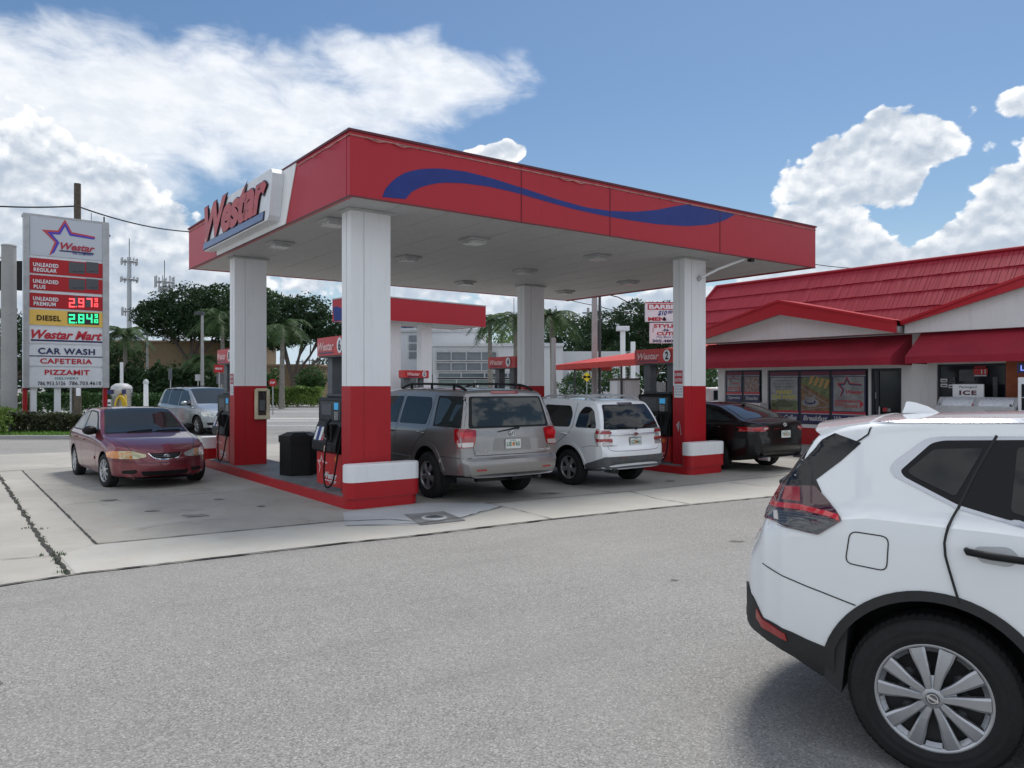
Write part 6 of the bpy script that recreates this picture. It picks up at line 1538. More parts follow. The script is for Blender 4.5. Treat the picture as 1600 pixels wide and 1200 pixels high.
def mirror_(car, x, z, sgn, m, d=.16):
    mb = MB(); h, nn = car.hit('L' if sgn > 0 else 'R', x, z)
    bm = bmesh.new(); bmesh.ops.create_uvsphere(bm, u_segments=14, v_segments=10, radius=1)
    vs = []
    for v in bm.verts:
        c = v.co.copy(); c.x = c.x*.085 if c.x > 0 else c.x*.035; c.y *= .125; c.z *= .085*(1-.15*c.y)
        vs.append(h+Vector((0, sgn*(d-.02), .02))+Vector((c.x, sgn*abs(1)*c.y, c.z)))
    bm.verts.index_update(); fs = [[v.index for v in f.verts] for f in bm.faces]; bm.free()
    mb.add(vs, fs, m, True); mb.tube([h-Vector((0, sgn*.02, .02)), h+Vector((0, sgn*.08, -.01))], [.04, .03], M_BLACK, 8)
    return mb.build('mirror', car.t)
def handles(car, pts, m, side):
    for x, z in pts:
        h, nn = car.hit(side, x, z); sg_ = 1 if side == 'L' else -1
        mb = MB(); mb.tube([h+Vector((-.09, -sg_*.01, -.004)), h+Vector((-.075, sg_*.028, 0)), h+Vector((.06, sg_*.034, .004)), h+Vector((.09, -sg_*.01, .006))], [.012, .014, .014, .011], m, 8); mb.build('door_handle', car.t)

# ------------------------------------------------------------------ foreground white SUV
def rogue():
    t = radians(33); d = Vector((cos(t), -sin(t), 0)); n = Vector((sin(t), cos(t), 0)); W_ = Vector((1.925, 3.57, 0)); loc = W_+n*.905
    S = dict(half=.92,
        prof=[(-.985, .50), (-1.005, .60), (-1.01, .74), (-.975, .88), (-.915, 1.0), (-.875, 1.10), (-.82, 1.22), (-.73, 1.36), (-.63, 1.50), (-.55, 1.585), (-.40, 1.624), (0, 1.652), (.5, 1.668), (1.0, 1.665), (1.5, 1.62), (1.85, 1.50), (2.2, 1.30), (2.5, 1.12), (2.7, 1.07), (3.1, 1.02), (3.4, .93), (3.58, .80), (3.64, .66), (3.64, .50)],
        w=[(-1.01, .50), (-.985, .60), (-.94, .70), (-.86, .80), (-.76, .865), (-.6, .90), (-.35, .918), (0, .922), (.6, .915), (1.5, .915), (2.7, .915), (3.1, .88), (3.4, .78), (3.6, .60), (3.64, .5)],
        z0=[(-1.0, .46), (-.75, .40), (-.45, .30), (0, .24), (3.0, .22), (3.4, .26), (3.64, .34)],
        zs=[(-1, 1.0), (-.7, 1.10), (-.3, 1.165), (.2, 1.15), (1.2, 1.08), (2.4, 1.02), (3.64, .9)],
        rc=[(-1, .10), (-.6, .10), (-.2, .06), (1.5, .06), (2.6, .08), (3.6, .12)], k=.40, step=.03, crown=.03,
        bow=[(-1.0, -.05), (-.8, -.09), (-.4, -.03), (0, 0), (2.8, 0), (3.3, .10), (3.64, .16)])
    c = Car('white_suv', 'white SUV in the right foreground, cropped by the picture edge, showing its rear wheel', 'car', loc, -t, P_WHITE, S, .028)
    c.finish([(0, .368, .452), (2.705, .368, .452)], .30)
    R_ = 'R'
    for sd_ in ('R', 'L'):
        # chrome framed side glass (one long band with the rear tip)
        out = [(-.197, 1.395), (-.178, 1.430), (-.045, 1.545), (.024, 1.556), (.6, 1.575), (1.25, 1.560), (1.62, 1.47), (2.0, 1.27), (2.12, 1.15), (1.6, 1.125), (.9, 1.135), (.5, 1.150), (.35, 1.173), (.092, 1.234), (-.175, 1.362)]
        c.patch('window_trim', sd_, roundp(out, .03), mat('satin_chrome', (.42, .44, .48), .18, 1.0), .004, .05)
        c.patch('window_band', sd_, roundp([(-.148, 1.388), (-.020, 1.522), (.03, 1.536), (.6, 1.560), (1.24, 1.545), (1.58, 1.46), (1.95, 1.265), (2.04, 1.165), (1.6, 1.143), (.9, 1.150), (.5, 1.164), (.35, 1.187), (.095, 1.252), (-.130, 1.362)], .02), M_BLACK, .007, .05)
        c.patch('window', sd_, roundp([(-.118, 1.386), (-.008, 1.494), (.195, 1.506), (.085, 1.285), (-.085, 1.362)], .02), M_CGL, .010, .04)
        c.patch('window', sd_, roundp([(.325, 1.515), (.86, 1.525), (.84, 1.185), (.42, 1.205), (.30, 1.235)], .02), M_CGL, .010, .05)
        c.patch('window', sd_, roundp([(1.0, 1.525), (1.22, 1.515), (1.55, 1.44), (1.86, 1.26), (1.86, 1.18), (1.0, 1.18)], .02), M_CGL, .010, .05)
        mb = MB()
        c.seam(mb, sd_, [(.245, 1.565), (.165, 1.40), (.096, 1.232), (.062, 1.155), (.048, 1.086), (.052, 1.03), (.078, .93), (.108, .822)], .011, .0115)
        c.seam(mb, sd_, [(.93, 1.58), (.93, 1.15), (.93, .8), (.95, .35)], .009, .0115)
        c.seam(mb, sd_, [(1.02, 1.14), (2.0, 1.10)], .006); c.seam(mb, sd_, [(1.95, 1.2), (2.02, .9), (1.98, .36)], .009)
        c.seam(mb, sd_, [(-.80, .865), (-.73, .842), (-.52, .795), (-.325, .747)], .006, .003)
        if sd_ == 'R':
            f = roundp([(-.352, 1.098), (-.182, 1.088), (-.190, .928), (-.372, .945)], .035, 5); f = [tuple(p) for p in f]
            c.seam(mb, sd_, f+[f[0]], .0055, .003, None, False)
        # roof ditch moulding and tailgate shut line
        c.seam(mb, sd_, [(-.30, 1.617), (-.292, 1.585), (-.30, 1.555), (-.36, 1.510), (-.40, 1.49)], .008, .004)
        mb.build('panel_gap', c.t)
        mb = MB()
        for k, zz_ in enumerate((0,)):
            pts = [(-.29, 1.618), (0, 1.626), (.4, 1.634), (.9, 1.635), (1.3, 1.60)]
            c.seam(mb, sd_, pts, .016, .006, mat('satin_chrome', (.42, .44, .48), .18, 1.0))
        mb.build('roof_moulding', c.t)
        # black D pillar panel
        c.patch('pillar_trim', sd_, roundp([(-.46, 1.555), (-.33, 1.512), (-.42, 1.42), (-.545, 1.312), (-.535, 1.275), (-.70, 1.268), (-.675, 1.32), (-.58, 1.44), (-.52, 1.52)], .006), mat('gloss_black', (.006, .006, .007), .10, spec=.5), .004, .02)
        # tail lamp
        lp = c.patch('tail_light', sd_, roundp([(-.80, 1.270), (-.535, 1.288), (-.475, 1.235), (-.388, 1.145), (-.50, 1.062), (-.70, 1.085), (-.86, 1.11), (-.87, 1.2)], .012), M_TLD, .012, .02)
        mb = MB(); c.patch('', sd_, [(-.82, 1.185), (-.60, 1.192), (-.405, 1.160), (-.398, 1.140), (-.60, 1.165), (-.83, 1.162)], M_TLB, .016, .03, mb=mb, thick=.0)
        c.patch('', sd_, [(-.685, 1.272), (-.61, 1.275), (-.60, 1.205), (-.70, 1.205)], M_TLR, .015, .03, mb=mb, thick=.0)
        c.patch('', sd_, [(-.86, 1.255), (-.72, 1.262), (-.73, 1.20), (-.86, 1.195)], M_TLR, .015, .03, mb=mb, thick=.0)
        mb.build('red_band', lp)
        mb = MB(); c.patch('', sd_, [(-.85, 1.152), (-.62, 1.150), (-.41, 1.132), (-.50, 1.070), (-.70, 1.092), (-.84, 1.118)], M_TLS, .015, .03, mb=mb, thick=.0)
        for q in range(6):
            zq = 1.146-.013*q; c.seam(mb, sd_, [(-.70+.0*q, zq-.004), (-.55, zq-.004), (-.43-.012*q, zq-.012)], .0022, .018, M_MGREY)
        c.patch('', sd_, [(-.745, 1.145), (-.715, 1.147), (-.70, 1.10), (-.73, 1.10)], M_TLC, .017, .03, mb=mb, thick=.0)
        mb.build('clear_lens', lp)
        # lower cladding, arch trim, flap, reflector
        ring = [(.492*cos(a), .368+.492*sin(a)) for a in [radians(q) for q in range(162, 17, -6)]]
        inner = [(.446*cos(a), .368+.446*sin(a)) for a in [radians(q) for q in range(17, 163, 6)]]
        c.patch('wheel_arch_trim', sd_, [(-.475, .36)]+ring+[(.48, .36), (.43, .36)]+inner+[(-.425, .36)], M_CLADB, .010, .035)
        r2 = [(2.705+x, z) for x, z in ring]; i2 = [(2.705+x, z) for x, z in inner]
        c.patch('wheel_arch_trim', sd_, [(2.23, .36)]+r2+[(3.18, .36), (3.13, .36)]+i2+[(2.28, .36)], M_CLADB, .010, .035)
        c.patch('bumper_cladding', sd_, [(-.93, .715), (-.87, .66), (-.80, .578), (-.62, .548), (-.455, .512), (-.46, .40), (-.48, .36), (-.62, .42), (-.78, .462), (-.93, .49)], M_CLADB, .008, .035)
        c.patch('sill_cladding', sd_, [(.46, .46), (.6, .42), (2.1, .42), (2.25, .46), (2.25, .26), (.46, .26)], M_CLADB, .008, .06)
        c.patch('reflector', sd_, [(-.835, .610), (-.80, .572), (-.667, .536), (-.657, .500), (-.80, .525), (-.84, .56)], M_TLR, .014, .03)
        mb = MB(); sg_ = -1 if sd_ == 'R' else 1
        mb.prism([(-.475, .52), (-.365, .62), (-.395, .30), (-.47, .36)], sg_*.60, sg_*.885, M_CLADB, Matrix(((1, 0, 0, 0), (0, 0, 1, 0), (0, 1, 0, 0), (0, 0, 0, 1)))); mb.build('mud_flap', c.t)
        for x, z in ((.25, 1.055), (1.18, 1.03)):
            h, nn = c.hit(sd_, x, z); mb = MB()
            c.patch('', sd_, roundp([(x-.09, z+.028), (x+.05, z+.04), (x+.09, z-.01), (x+.05, z-.05), (x-.07, z-.04)], .03), mat('handle_recess', (.45, .46, .47), .4), .0025, .03, mb=mb, thick=0)
            mb.tube([h+Vector((-.115, sg_*.0, .008)), h+Vector((-.11, sg_*.042, .008)), h+Vector((-.02, sg_*.050, .0)), h+Vector((.11, sg_*.045, -.008)), h+Vector((.13, sg_*.0, -.010))], [.013, .016, .017, .016, .012], M_BLACK, 10); mb.build('door_handle', c.t)
    # rear face
    for sg_ in (-1, 1): c.patch('pillar_trim', 'rear', [(sg_*.58, 1.52), (sg_*.66, 1.50), (sg_*.74, 1.38), (sg_*.80, 1.262), (sg_*.66, 1.262), (sg_*.66, 1.17)], MATS['gloss_black'], .0035, .03)
    c.patch('rear_window', 'rear', roundp([(-.60, 1.50), (.60, 1.50), (.68, 1.15), (-.68, 1.15)], .06), M_CGL, .006, .05)
    c.patch('tail_panel', 'rear', [(-.5, .98), (.5, .98), (.5, .93), (-.5, .93)], M_CHROME, .01, .05)
    c.patch('bumper_cladding', 'rear', [(-.80, .56), (.80, .56), (.75, .47), (-.75, .47)], M_CLADB, .008, .05)
    for sg_ in (-1, 1): c.patch('tail_light', 'rear', [(sg_*.80, 1.25), (sg_*.58, 1.24), (sg_*.46, 1.16), (sg_*.56, 1.08), (sg_*.80, 1.10)], M_TLR, .010, .04)
    plate(c, 0, .80)
    # windscreen and bonnet details
    c.patch('windscreen', 'top', roundp([(1.50, .50), (1.50, -.50), (2.28, -.66), (2.28, .66)], .06), M_CGL, .006, .06)
    for sg_ in (-1, 1): c.patch('headlight', 'front', roundp([(sg_*.80, .90), (sg_*.50, .82), (sg_*.48, .74), (sg_*.78, .76)], .03), M_HL, .008, .04)
    c.patch('grille', 'front', roundp([(-.40, .80), (.40, .80), (.28, .56), (-.28, .56)], .04), M_BLACK, .008, .05)
    # roof spoiler
    mb = MB(); sec = []
    for y in [-.66+1.32*k/22 for k in range(23)]:
        q = (y/.66); xr = -.625+.10*abs(q)**3.0; zt_ = 1.592-.03*q*q; zf = 1.640-.022*q*q
        xf = -.30; h0, _ = c.hit('top', xf, y*.93)
        sec.append([Vector((xf, y, h0.z+.004)), Vector((-.50, y, max(zt_+.020, c.hit('top', -.50, y*.95)[0].z+.004))), Vector((xr, y, zt_)), Vector((xr-.012, y, zt_-.016)), Vector((xr+.03, y, zt_-.045)), Vector((-.48, y, 1.50-.03*q*q)), Vector((xf, y, h0.z-.10))])
    vs = [v for s_ in sec for v in s_]; m_ = 7
    fs = [(i*m_+k, i*m_+(k+1) % m_, (i+1)*m_+(k+1) % m_, (i+1)*m_+k) for i in range(22) for k in range(m_)]+[tuple(range(m_)), tuple(range(22*m_, 23*m_))[::-1]]
    mb.add(vs, fs, P_WHITE, True); sp = mb.build('roof_spoiler', c.t); sp.data.set_sharp_from_angle(angle=radians(35))
    # shark fin antenna
    mb = MB(); h, _ = c.hit('top', -.14, 0); prof = [(-.085, 0), (-.075, .03), (-.067, .062), (-.055, .066), (-.02, .060), (.04, .040), (.085, .015), (.11, 0)]
    vs = []; fs = []
    for (x, z) in prof: vs += [h+Vector((x, -.022*(1-z/.085), z)), h+Vector((x, .022*(1-z/.085), z))]
    for i in range(len(prof)-1): fs.append((2*i, 2*i+1, 2*i+3, 2*i+2))
    for sg_ in (0, 1):
        o = [2*i+sg_ for i in range(len(prof))]; fs.append(tuple(o) if sg_ else tuple(o)[::-1])
    mb.add(vs, fs, P_WHITE); mb.build('antenna_fin', c.t)
    # rear wiper, rails
    mb = MB(); h, _ = c.hit('rear', 0, 1.18); mb.tube([h+Vector((-.03, .0, .0)), h+Vector((-.07, .05, .02)), h+Vector((-.06, .30, .05)), h+Vector((-.04, .5, .06))], [.035, .016, .012, .01], M_BLACK, 8); mb.build('rear_wiper', c.t)
    for (x, y, sd_) in ((0, -.795, -1), (0, .795, 1), (2.705, -.795, -1), (2.705, .795, 1)):
        wheel(c.t, x, y, .366, .368, .225, .238, 'cover', sd_)
    for sg_ in (-1, 1): mirror_(c, 1.95, 1.14, sg_, P_WHITE)
    return c
rogue()
U_ = Vector((cos(UANG), sin(UANG), 0)); V_ = Vector((-sin(UANG), cos(UANG), 0))
HV = UANG+pi/2            # heading along +v (away to the left)
def arch_rings(c, xs, z, r, m, w_=.035, sides=('L', 'R')):
    for sd_ in sides:
        for x0 in xs:
            ring = [(x0+(r+w_)*cos(a), z+(r+w_)*sin(a)) for a in [radians(q) for q in range(170, 9, -8)]]
            inner = [(x0+r*cos(a), z+r*sin(a)) for a in [radians(q) for q in range(10, 171, 8)]]
            c.patch('wheel_arch_trim', sd_, ring+inner, m, .012, .06)
def star_emblem(c, side, y, z, r=.06):
    h, nn = c.hit(side, y, z); sg_ = -1 if side == 'rear' else 1
    M = plane_M(h+Vector((sg_*.014, 0, 0)), (0, sg_, 0)); mb = MB(); n = 24
    for (a, b, dy) in ((r, r*.68, 0), (r*.36, r*.62, 0), (r*.62, r*.26, r*.18)):
        for k in range(n):
            p = [M @ Vector((a*cos(2*pi*(k+q)/n), b*sin(2*pi*(k+q)/n)+dy, 0)) for q in (0, 1)]; mb.tube(p, .006, M_CHROME, 4, False)
    return mb.build('emblem', c.t)
def badge(c, side, y0, y1, z0, z1, txt, m=M_CHROME):
    h, nn = c.hit(side, (y0+y1)/2, (z0+z1)/2); sg_ = -1 if side == 'rear' else 1
    M = plane_M(h+Vector((sg_*.012, 0, 0)), (0, sg_, 0)); w_ = abs(y1-y0); mb = MB(); letters(mb, txt, M, -w_/2, w_/2, -(z1-z0)/2, (z1-z0)/2, m, 0, .02); return mb.build('badge', c.t)
def rack(c, y, x0, x1, m=M_BLACK, h_=.07):
    for sg_ in (-1, 1):
        mb = MB(); P_ = []
        for k in range(13):
            x = x0+(x1-x0)*k/12; hh, _ = c.hit('top', x, sg_*y); e = min(1, k/1.5, (12-k)/1.5); P_.append(hh+Vector((0, 0, .01+h_*e)))
        mb.tube(P_, .022, m, 6)
        for k in (2, 6, 10):
            hh, _ = c.hit('top', P_[k].x, sg_*y); mb.tube([hh, P_[k]], .025, m, 6)
        mb.build('roof_rack', c.t)
    for x in (x0+(x1-x0)*.28, x0+(x1-x0)*.72):
        hh, _ = c.hit('top', x, 0); z = c.hit('top', x, y)[0].z+h_+.01; mb = MB(); mb.box(x-.03, x+.03, -y, y, max(z, hh.z+.03)-.012, max(z, hh.z+.03)+.012, m); mb.build('crossbar', c.t)
def wiper(c, y0, z0, y1, z1, off=.03):
    h0, _ = c.hit('rear', y0, z0); h1, _ = c.hit('rear', y1, z1); o = Vector((-off, 0, 0)); mb = MB()
    mb.tube([h0-o*.3, h0+o], .028, M_BLACK, 8); mb.tube([h0+o, h0.lerp(h1, .45)+o*1.3, h1+o*.7], [.016, .012, .008], M_BLACK, 6)
    return mb.build('rear_wiper', c.t)

# ---- silver full size SUV (rear three-quarter view)
def suv_silver():
    S = dict(half=.97, prof=[(-1.20, .48), (-1.22, .58), (-1.21, .70), (-1.13, .74), (-1.115, .86), (-1.10, 1.05), (-1.07, 1.22), (-1.00, 1.48), (-.92, 1.70), (-.82, 1.79), (-.5, 1.82), (.5, 1.84), (1.5, 1.83), (2.0, 1.76), (2.4, 1.52), (2.75, 1.26), (2.95, 1.18), (3.5, 1.13), (3.9, 1.02), (4.02, .85), (4.04, .6), (4.0, .45)],
        w=[(-1.22, .86), (-1.15, .93), (-1.0, .955), (-.6, .97), (3.0, .97), (3.6, .93), (3.9, .82), (4.04, .66)],
        z0=[(-1.2, .42), (-.8, .40), (-.3, .36), (3.2, .34), (4.0, .36)], zs=[(-1.2, 1.16), (0, 1.17), (2.5, 1.14), (4, .95)],
        rc=[(-1.2, .07), (-.9, .08), (-.5, .10), (2, .09), (3, .10), (4, .14)], k=.26, step=.02, crown=.03, bow=[(-1.2, -.07), (-1.0, -.06), (-.6, -.02), (0, 0), (3.2, 0), (4.04, .18)])
    p = G(1.52+.94, .42); c = Car('silver_suv', 'large silver grey SUV with black roof rack beside the nearest column, seen from behind', 'car', (p.x, p.y, 0), HV-.02, P_SILV, S, .04)
    c.finish([(0, .40, .47), (3.0, .40, .47)], .40)
    for sd_ in ('L', 'R'):
        c.patch('window_trim', sd_, [(-1.02, 1.20), (-.92, 1.66), (-.85, 1.69), (-.10, 1.70), (-.15, 1.20)], M_BLACK, .003, .06, rad=.03)
        c.patch('window', sd_, [(-.98, 1.225), (-.885, 1.635), (-.16, 1.665), (-.19, 1.225)], M_CGG, .007, .06, rad=.05)
        c.patch('window', sd_, [(.10, 1.22), (.04, 1.52), (.12, 1.67), (1.02, 1.68), (1.06, 1.21)], M_CGL, .006, .06, rad=.05)
        c.patch('window', sd_, [(1.17, 1.21), (1.14, 1.68), (1.75, 1.67), (2.15, 1.44), (2.38, 1.23)], M_CGL, .006, .06, rad=.05)
        mb = MB(); c.seam(mb, sd_, [(-.02, 1.72), (.0, 1.3), (.02, 1.1), (.30, .95), (.52, .75), (.55, .45)], .010); c.seam(mb, sd_, [(1.11, 1.72), (1.12, 1.2), (1.14, .45)], .010); c.seam(mb, sd_, [(2.35, 1.25), (2.36, .9), (2.30, .45)], .010)
        c.seam(mb, sd_, [(-1.16, .73), (-.6, .73), (-.45, .72)], .008); mb.build('panel_gap', c.t)
        c.patch('side_moulding', sd_, [(.56, .66), (2.28, .66), (2.28, .58), (.56, .58)], P_SILV, .02, .08, rad=.02)
        arch_rings(c, (0, 3.0), .40, .47, P_SILV, .075, (sd_,))
        lp = c.patch('tail_light', sd_, [(-1.13, 1.19), (-.86, 1.18), (-.90, 1.0), (-1.0, .90), (-1.13, .885)], M_TLR, .012, .04, rad=.02)
        mb = MB(); c.patch('', sd_, [(-1.12, .955), (-.955, .975), (-1.0, .91), (-1.12, .90)], M_TLC, .015, .03, mb=mb, thick=0); mb.build('clear_lens', lp)
        handles(c, [(.20, 1.08), (1.28, 1.07)], P_SILV, sd_); mirror_(c, 2.18, 1.25, 1 if sd_ == 'L' else -1, P_SILV, .20)
        mb = MB(); sg_ = 1 if sd_ == 'L' else -1; mb.prism([(-.50, .62), (-.44, .62), (-.44, .28), (-.50, .28)], sg_*.68, sg_*.93, M_BLACKR, Matrix(((1, 0, 0, 0), (0, 0, 1, 0), (0, 1, 0, 0), (0, 0, 0, 1)))); mb.build('mud_flap', c.t)
    c.patch('rear_window', 'rear', [(-.66, 1.66), (.66, 1.66), (.73, 1.22), (-.73, 1.22)], M_CGG, .008, .06, rad=.05)
    c.patch('window_trim', 'rear', [(-.70, 1.69), (.70, 1.69), (.79, 1.19), (-.79, 1.19)], M_BLACK, .003, .06, rad=.05)
    c.patch('brake_light', 'rear', [(-.26, 1.765), (.26, 1.765), (.26, 1.735), (-.26, 1.735)], M_TLR, .01, .04)
    for sg_ in (-1, 1):
        lp = c.patch('tail_light', 'rear', [(sg_*.99, 1.19), (sg_*.66, 1.17), (sg_*.68, 1.02), (sg_*.72, .90), (sg_*.99, .885)], M_TLR, .013, .04, rad=.03)
        mb = MB(); c.patch('', 'rear', [(sg_*.93, 1.14), (sg_*.72, 1.13), (sg_*.73, 1.04), (sg_*.93, 1.04)], M_TLB, .017, .03, mb=mb, thick=0, rad=.02); c.patch('', 'rear', [(sg_*.92, .975), (sg_*.72, .975), (sg_*.735, .905), (sg_*.92, .90)], M_TLC, .017, .03, mb=mb, thick=0, rad=.02); mb.build('clear_lens', lp)
    c.patch('plate_recess', 'rear', [(-.34, 1.03), (.34, 1.03), (.38, .83), (-.38, .83)], mat('silver_shade', (.26, .255, .25), .4, .6), .004, .05, rad=.04)
    plate(c, .0, .93, txt='LIE Y65'); star_emblem(c, 'rear', 0, 1.10, .065)
    badge(c, 'rear', .70, .42, .795, .825, 'SEQUOIA'); badge(c, 'rear', -.52, -.78, .80, .83, 'LIMITED'); badge(c, 'rear', .62, .50, .835, .85, 'V8')
    mb = MB(); c.seam(mb, 'rear', [(-.76, 1.20), (-.74, .95), (-.70, .77)], .008); c.seam(mb, 'rear', [(.76, 1.20), (.74, .95), (.70, .77)], .008); c.seam(mb, 'rear', [(-.70, .765), (.70, .765)], .010); mb.build('panel_gap', c.t)
    for sg_ in (-1, 1): c.patch('reflector', 'rear', [(sg_*.55, .56), (sg_*.72, .56), (sg_*.72, .53), (sg_*.55, .53)], M_TLR, .006, .04)
    mb = MB(); mb.box(-1.17, -.7, -.05, .05, .36, .44, M_BLACK); mb.box(-1.0, -.9, -.6, .6, .34, .42, M_BLACK); mb.tube([(-1.1, -.55, .38), (-.6, -.55, .40)], .035, M_DGREY, 8); mb.build('tow_hitch', c.t)
    wiper(c, -.12, 1.19, .28, 1.13, .03); rack(c, .66, -.75, 1.45)
    c.patch('windscreen', 'top', [(2.0, .60), (2.0, -.60), (2.75, -.72), (2.75, .72)], M_CGL, .006, .08)
    for (x, y, s_) in ((0, .83, 1), (0, -.83, -1), (3.0, .83, 1), (3.0, -.83, -1)): wheel(c.t, x, y, .385, .388, .26, .225, 'five', s_)
    c.t.scale = (.965, .965, .965)
suv_silver()

# ---- white mid size SUV
def suv_white():
    S = dict(half=.905, prof=[(-.95, .45), (-.98, .55), (-.985, .70), (-.93, .80), (-.90, .95), (-.885, 1.10), (-.83, 1.26), (-.72, 1.47), (-.60, 1.62), (-.45, 1.665), (0, 1.69), (.8, 1.70), (1.4, 1.66), (1.75, 1.54), (2.15, 1.28), (2.45, 1.10), (3.1, 1.03), (3.5, .92), (3.68, .75), (3.70, .5), (3.66, .4)],
        w=[(-.985, .74), (-.93, .83), (-.8, .88), (-.5, .905), (2.8, .905), (3.3, .86), (3.6, .72), (3.7, .58)], z0=[(-.98, .36), (-.7, .32), (-.3, .30), (3, .28), (3.7, .33)], zs=[(-1, 1.08), (0, 1.08), (2, 1.05), (3.7, .9)],
        rc=[(-1, .08), (-.6, .09), (0, .09), (3, .10), (3.7, .14)], k=.30, step=.025, crown=.035, bow=[(-1, -.07), (-.7, -.07), (-.3, -.02), (0, 0), (3, 0), (3.7, .18)])
    p = G(4.38+.86, .35); c = Car('white_crossover', 'white SUV with grey lower bumper parked between the silver SUV and pump 2', 'car', (p.x, p.y, 0), HV+.03, P_WHITE2, S, .04)
    c.finish([(0, .36, .43), (2.86, .36, .43)], .36)
    for sd_ in ('L', 'R'):
        c.patch('window', sd_, [(-.70, 1.13), (-.56, 1.45), (-.45, 1.52), (-.28, 1.53), (-.17, 1.40), (-.14, 1.13)], M_CGL, .006, .05, rad=.06)
        c.patch('window', sd_, [(.02, 1.13), (.0, 1.38), (.12, 1.54), (.88, 1.55), (.92, 1.12)], M_CGL, .006, .05, rad=.06)
        c.patch('window', sd_, [(1.02, 1.12), (1.0, 1.55), (1.40, 1.54), (1.75, 1.36), (2.0, 1.14)], M_CGL, .006, .05, rad=.05)
        mb = MB(); c.seam(mb, sd_, [(-.06, 1.6), (-.05, 1.1), (.1, .95), (.38, .75), (.45, .40)], .009); c.seam(mb, sd_, [(.97, 1.6), (.98, .4)], .009); c.seam(mb, sd_, [(-.93, .80), (-.6, .80), (-.40, .76)], .007); c.seam(mb, sd_, [(2.0, 1.15), (2.05, .4)], .009); mb.build('panel_gap', c.t)
        c.patch('lower_cladding', sd_, [(-.97, .60), (-.45, .45), (-.43, .32), (-.97, .34)], M_CLAD, .008, .05); c.patch('sill_cladding', sd_, [(.44, .46), (2.42, .46), (2.42, .30), (.44, .30)], M_CLAD, .008, .07)
        arch_rings(c, (0, 2.86), .36, .43, P_WHITE2, .05, (sd_,)); handles(c, [(.12, 1.0), (1.1, .99)], P_WHITE2, sd_); mirror_(c, 1.85, 1.15, 1 if sd_ == 'L' else -1, P_WHITE2)
        lp = c.patch('tail_light', sd_, [(-.93, 1.10), (-.72, 1.12), (-.70, .98), (-.76, .80), (-.92, .80)], M_TLC, .010, .04, rad=.02)
        mb = MB(); c.patch('', sd_, [(-.92, 1.07), (-.74, 1.09), (-.73, 1.03), (-.92, 1.02)], M_TLR, .013, .03, mb=mb, thick=0); c.patch('', sd_, [(-.92, .93), (-.74, .94), (-.76, .88), (-.92, .88)], M_TLR, .013, .03, mb=mb, thick=0); mb.build('red_band', lp)
    c.patch('window_trim', 'rear', [(-.60, 1.57), (.60, 1.57), (.76, 1.10), (-.76, 1.10)], M_BLACK, .003, .05, rad=.05)
    c.patch('rear_window', 'rear', [(-.57, 1.545), (.57, 1.545), (.73, 1.12), (-.73, 1.12)], M_CGL, .007, .05, rad=.06)
    c.patch('brake_light', 'rear', [(-.20, 1.60), (.20, 1.60), (.20, 1.575), (-.20, 1.575)], M_TLD, .010, .04)
    mb = MB(); h, _ = c.hit('rear', 0, 1.01); mb.tube([h+Vector((-.02+.05*(abs(y)/.62)**2, y, 0)) for y in [-.62+.124*k for k in range(11)]], .016, M_CHROME, 6); mb.build('chrome_bar', c.t)
    mb = MB(); Mb = plane_M(h+Vector((-.045, 0, 0)), (0, -1, 0)); mb.prism([(-.06, -.02), (-.02, -.02), (-.02, -.035), (.02, -.035), (.02, -.02), (.06, -.02), (.065, .02), (.02, .02), (.02, .035), (-.02, .035), (-.02, .02), (-.055, .02)], -.01, 0, M_CHROME, Mb); mb.build('emblem', c.t)
    plate(c, .0, .86, txt='GZI M65', frame=M_BLACK); badge(c, 'rear', .70, .46, .79, .815, 'EQUINOX LS')
    mb = MB(); c.seam(mb, 'rear', [(-.66, .73), (-.5, .70), (.5, .70), (.66, .73)], .008); c.seam(mb, 'rear', [(-.76, 1.10), (-.74, .9), (-.68, .74)], .008); c.seam(mb, 'rear', [(.76, 1.10), (.74, .9), (.68, .74)], .008); mb.build('panel_gap', c.t)
    c.patch('bumper_cladding', 'rear', [(-.88, .52), (-.80, .60), (.80, .60), (.88, .52), (.85, .37), (-.85, .37)], M_CLAD, .010, .05, rad=.02)
    for sg_ in (-1, 1): c.patch('reflector', 'rear', [(sg_*.28, .585), (sg_*.46, .585), (sg_*.46, .555), (sg_*.28, .555)], M_TLD, .016, .04)
    mb = MB(); mb.tube([(-.99, .58, .33), (-.7, .58, .34)], .05, M_DGREY, 12); mb.tube([(-.993, .58, .33), (-.95, .58, .33)], .04, M_BLACK, 12); mb.build('exhaust', c.t)
    wiper(c, -.05, 1.115, .42, 1.16, .035); rack(c, .60, -.45, 1.1, M_LGREY, .05)
    c.patch('windscreen', 'top', [(1.62, .58), (1.62, -.58), (2.3, -.70), (2.3, .70)], M_CGL, .006, .08)
    for (x, y, s_) in ((0, .785, 1), (0, -.785, -1), (2.86, .785, 1), (2.86, -.785, -1)): wheel(c.t, x, y, .352, .354, .235, .215, 'five', s_)
    c.t.scale = (.93, .93, .93)
suv_white()

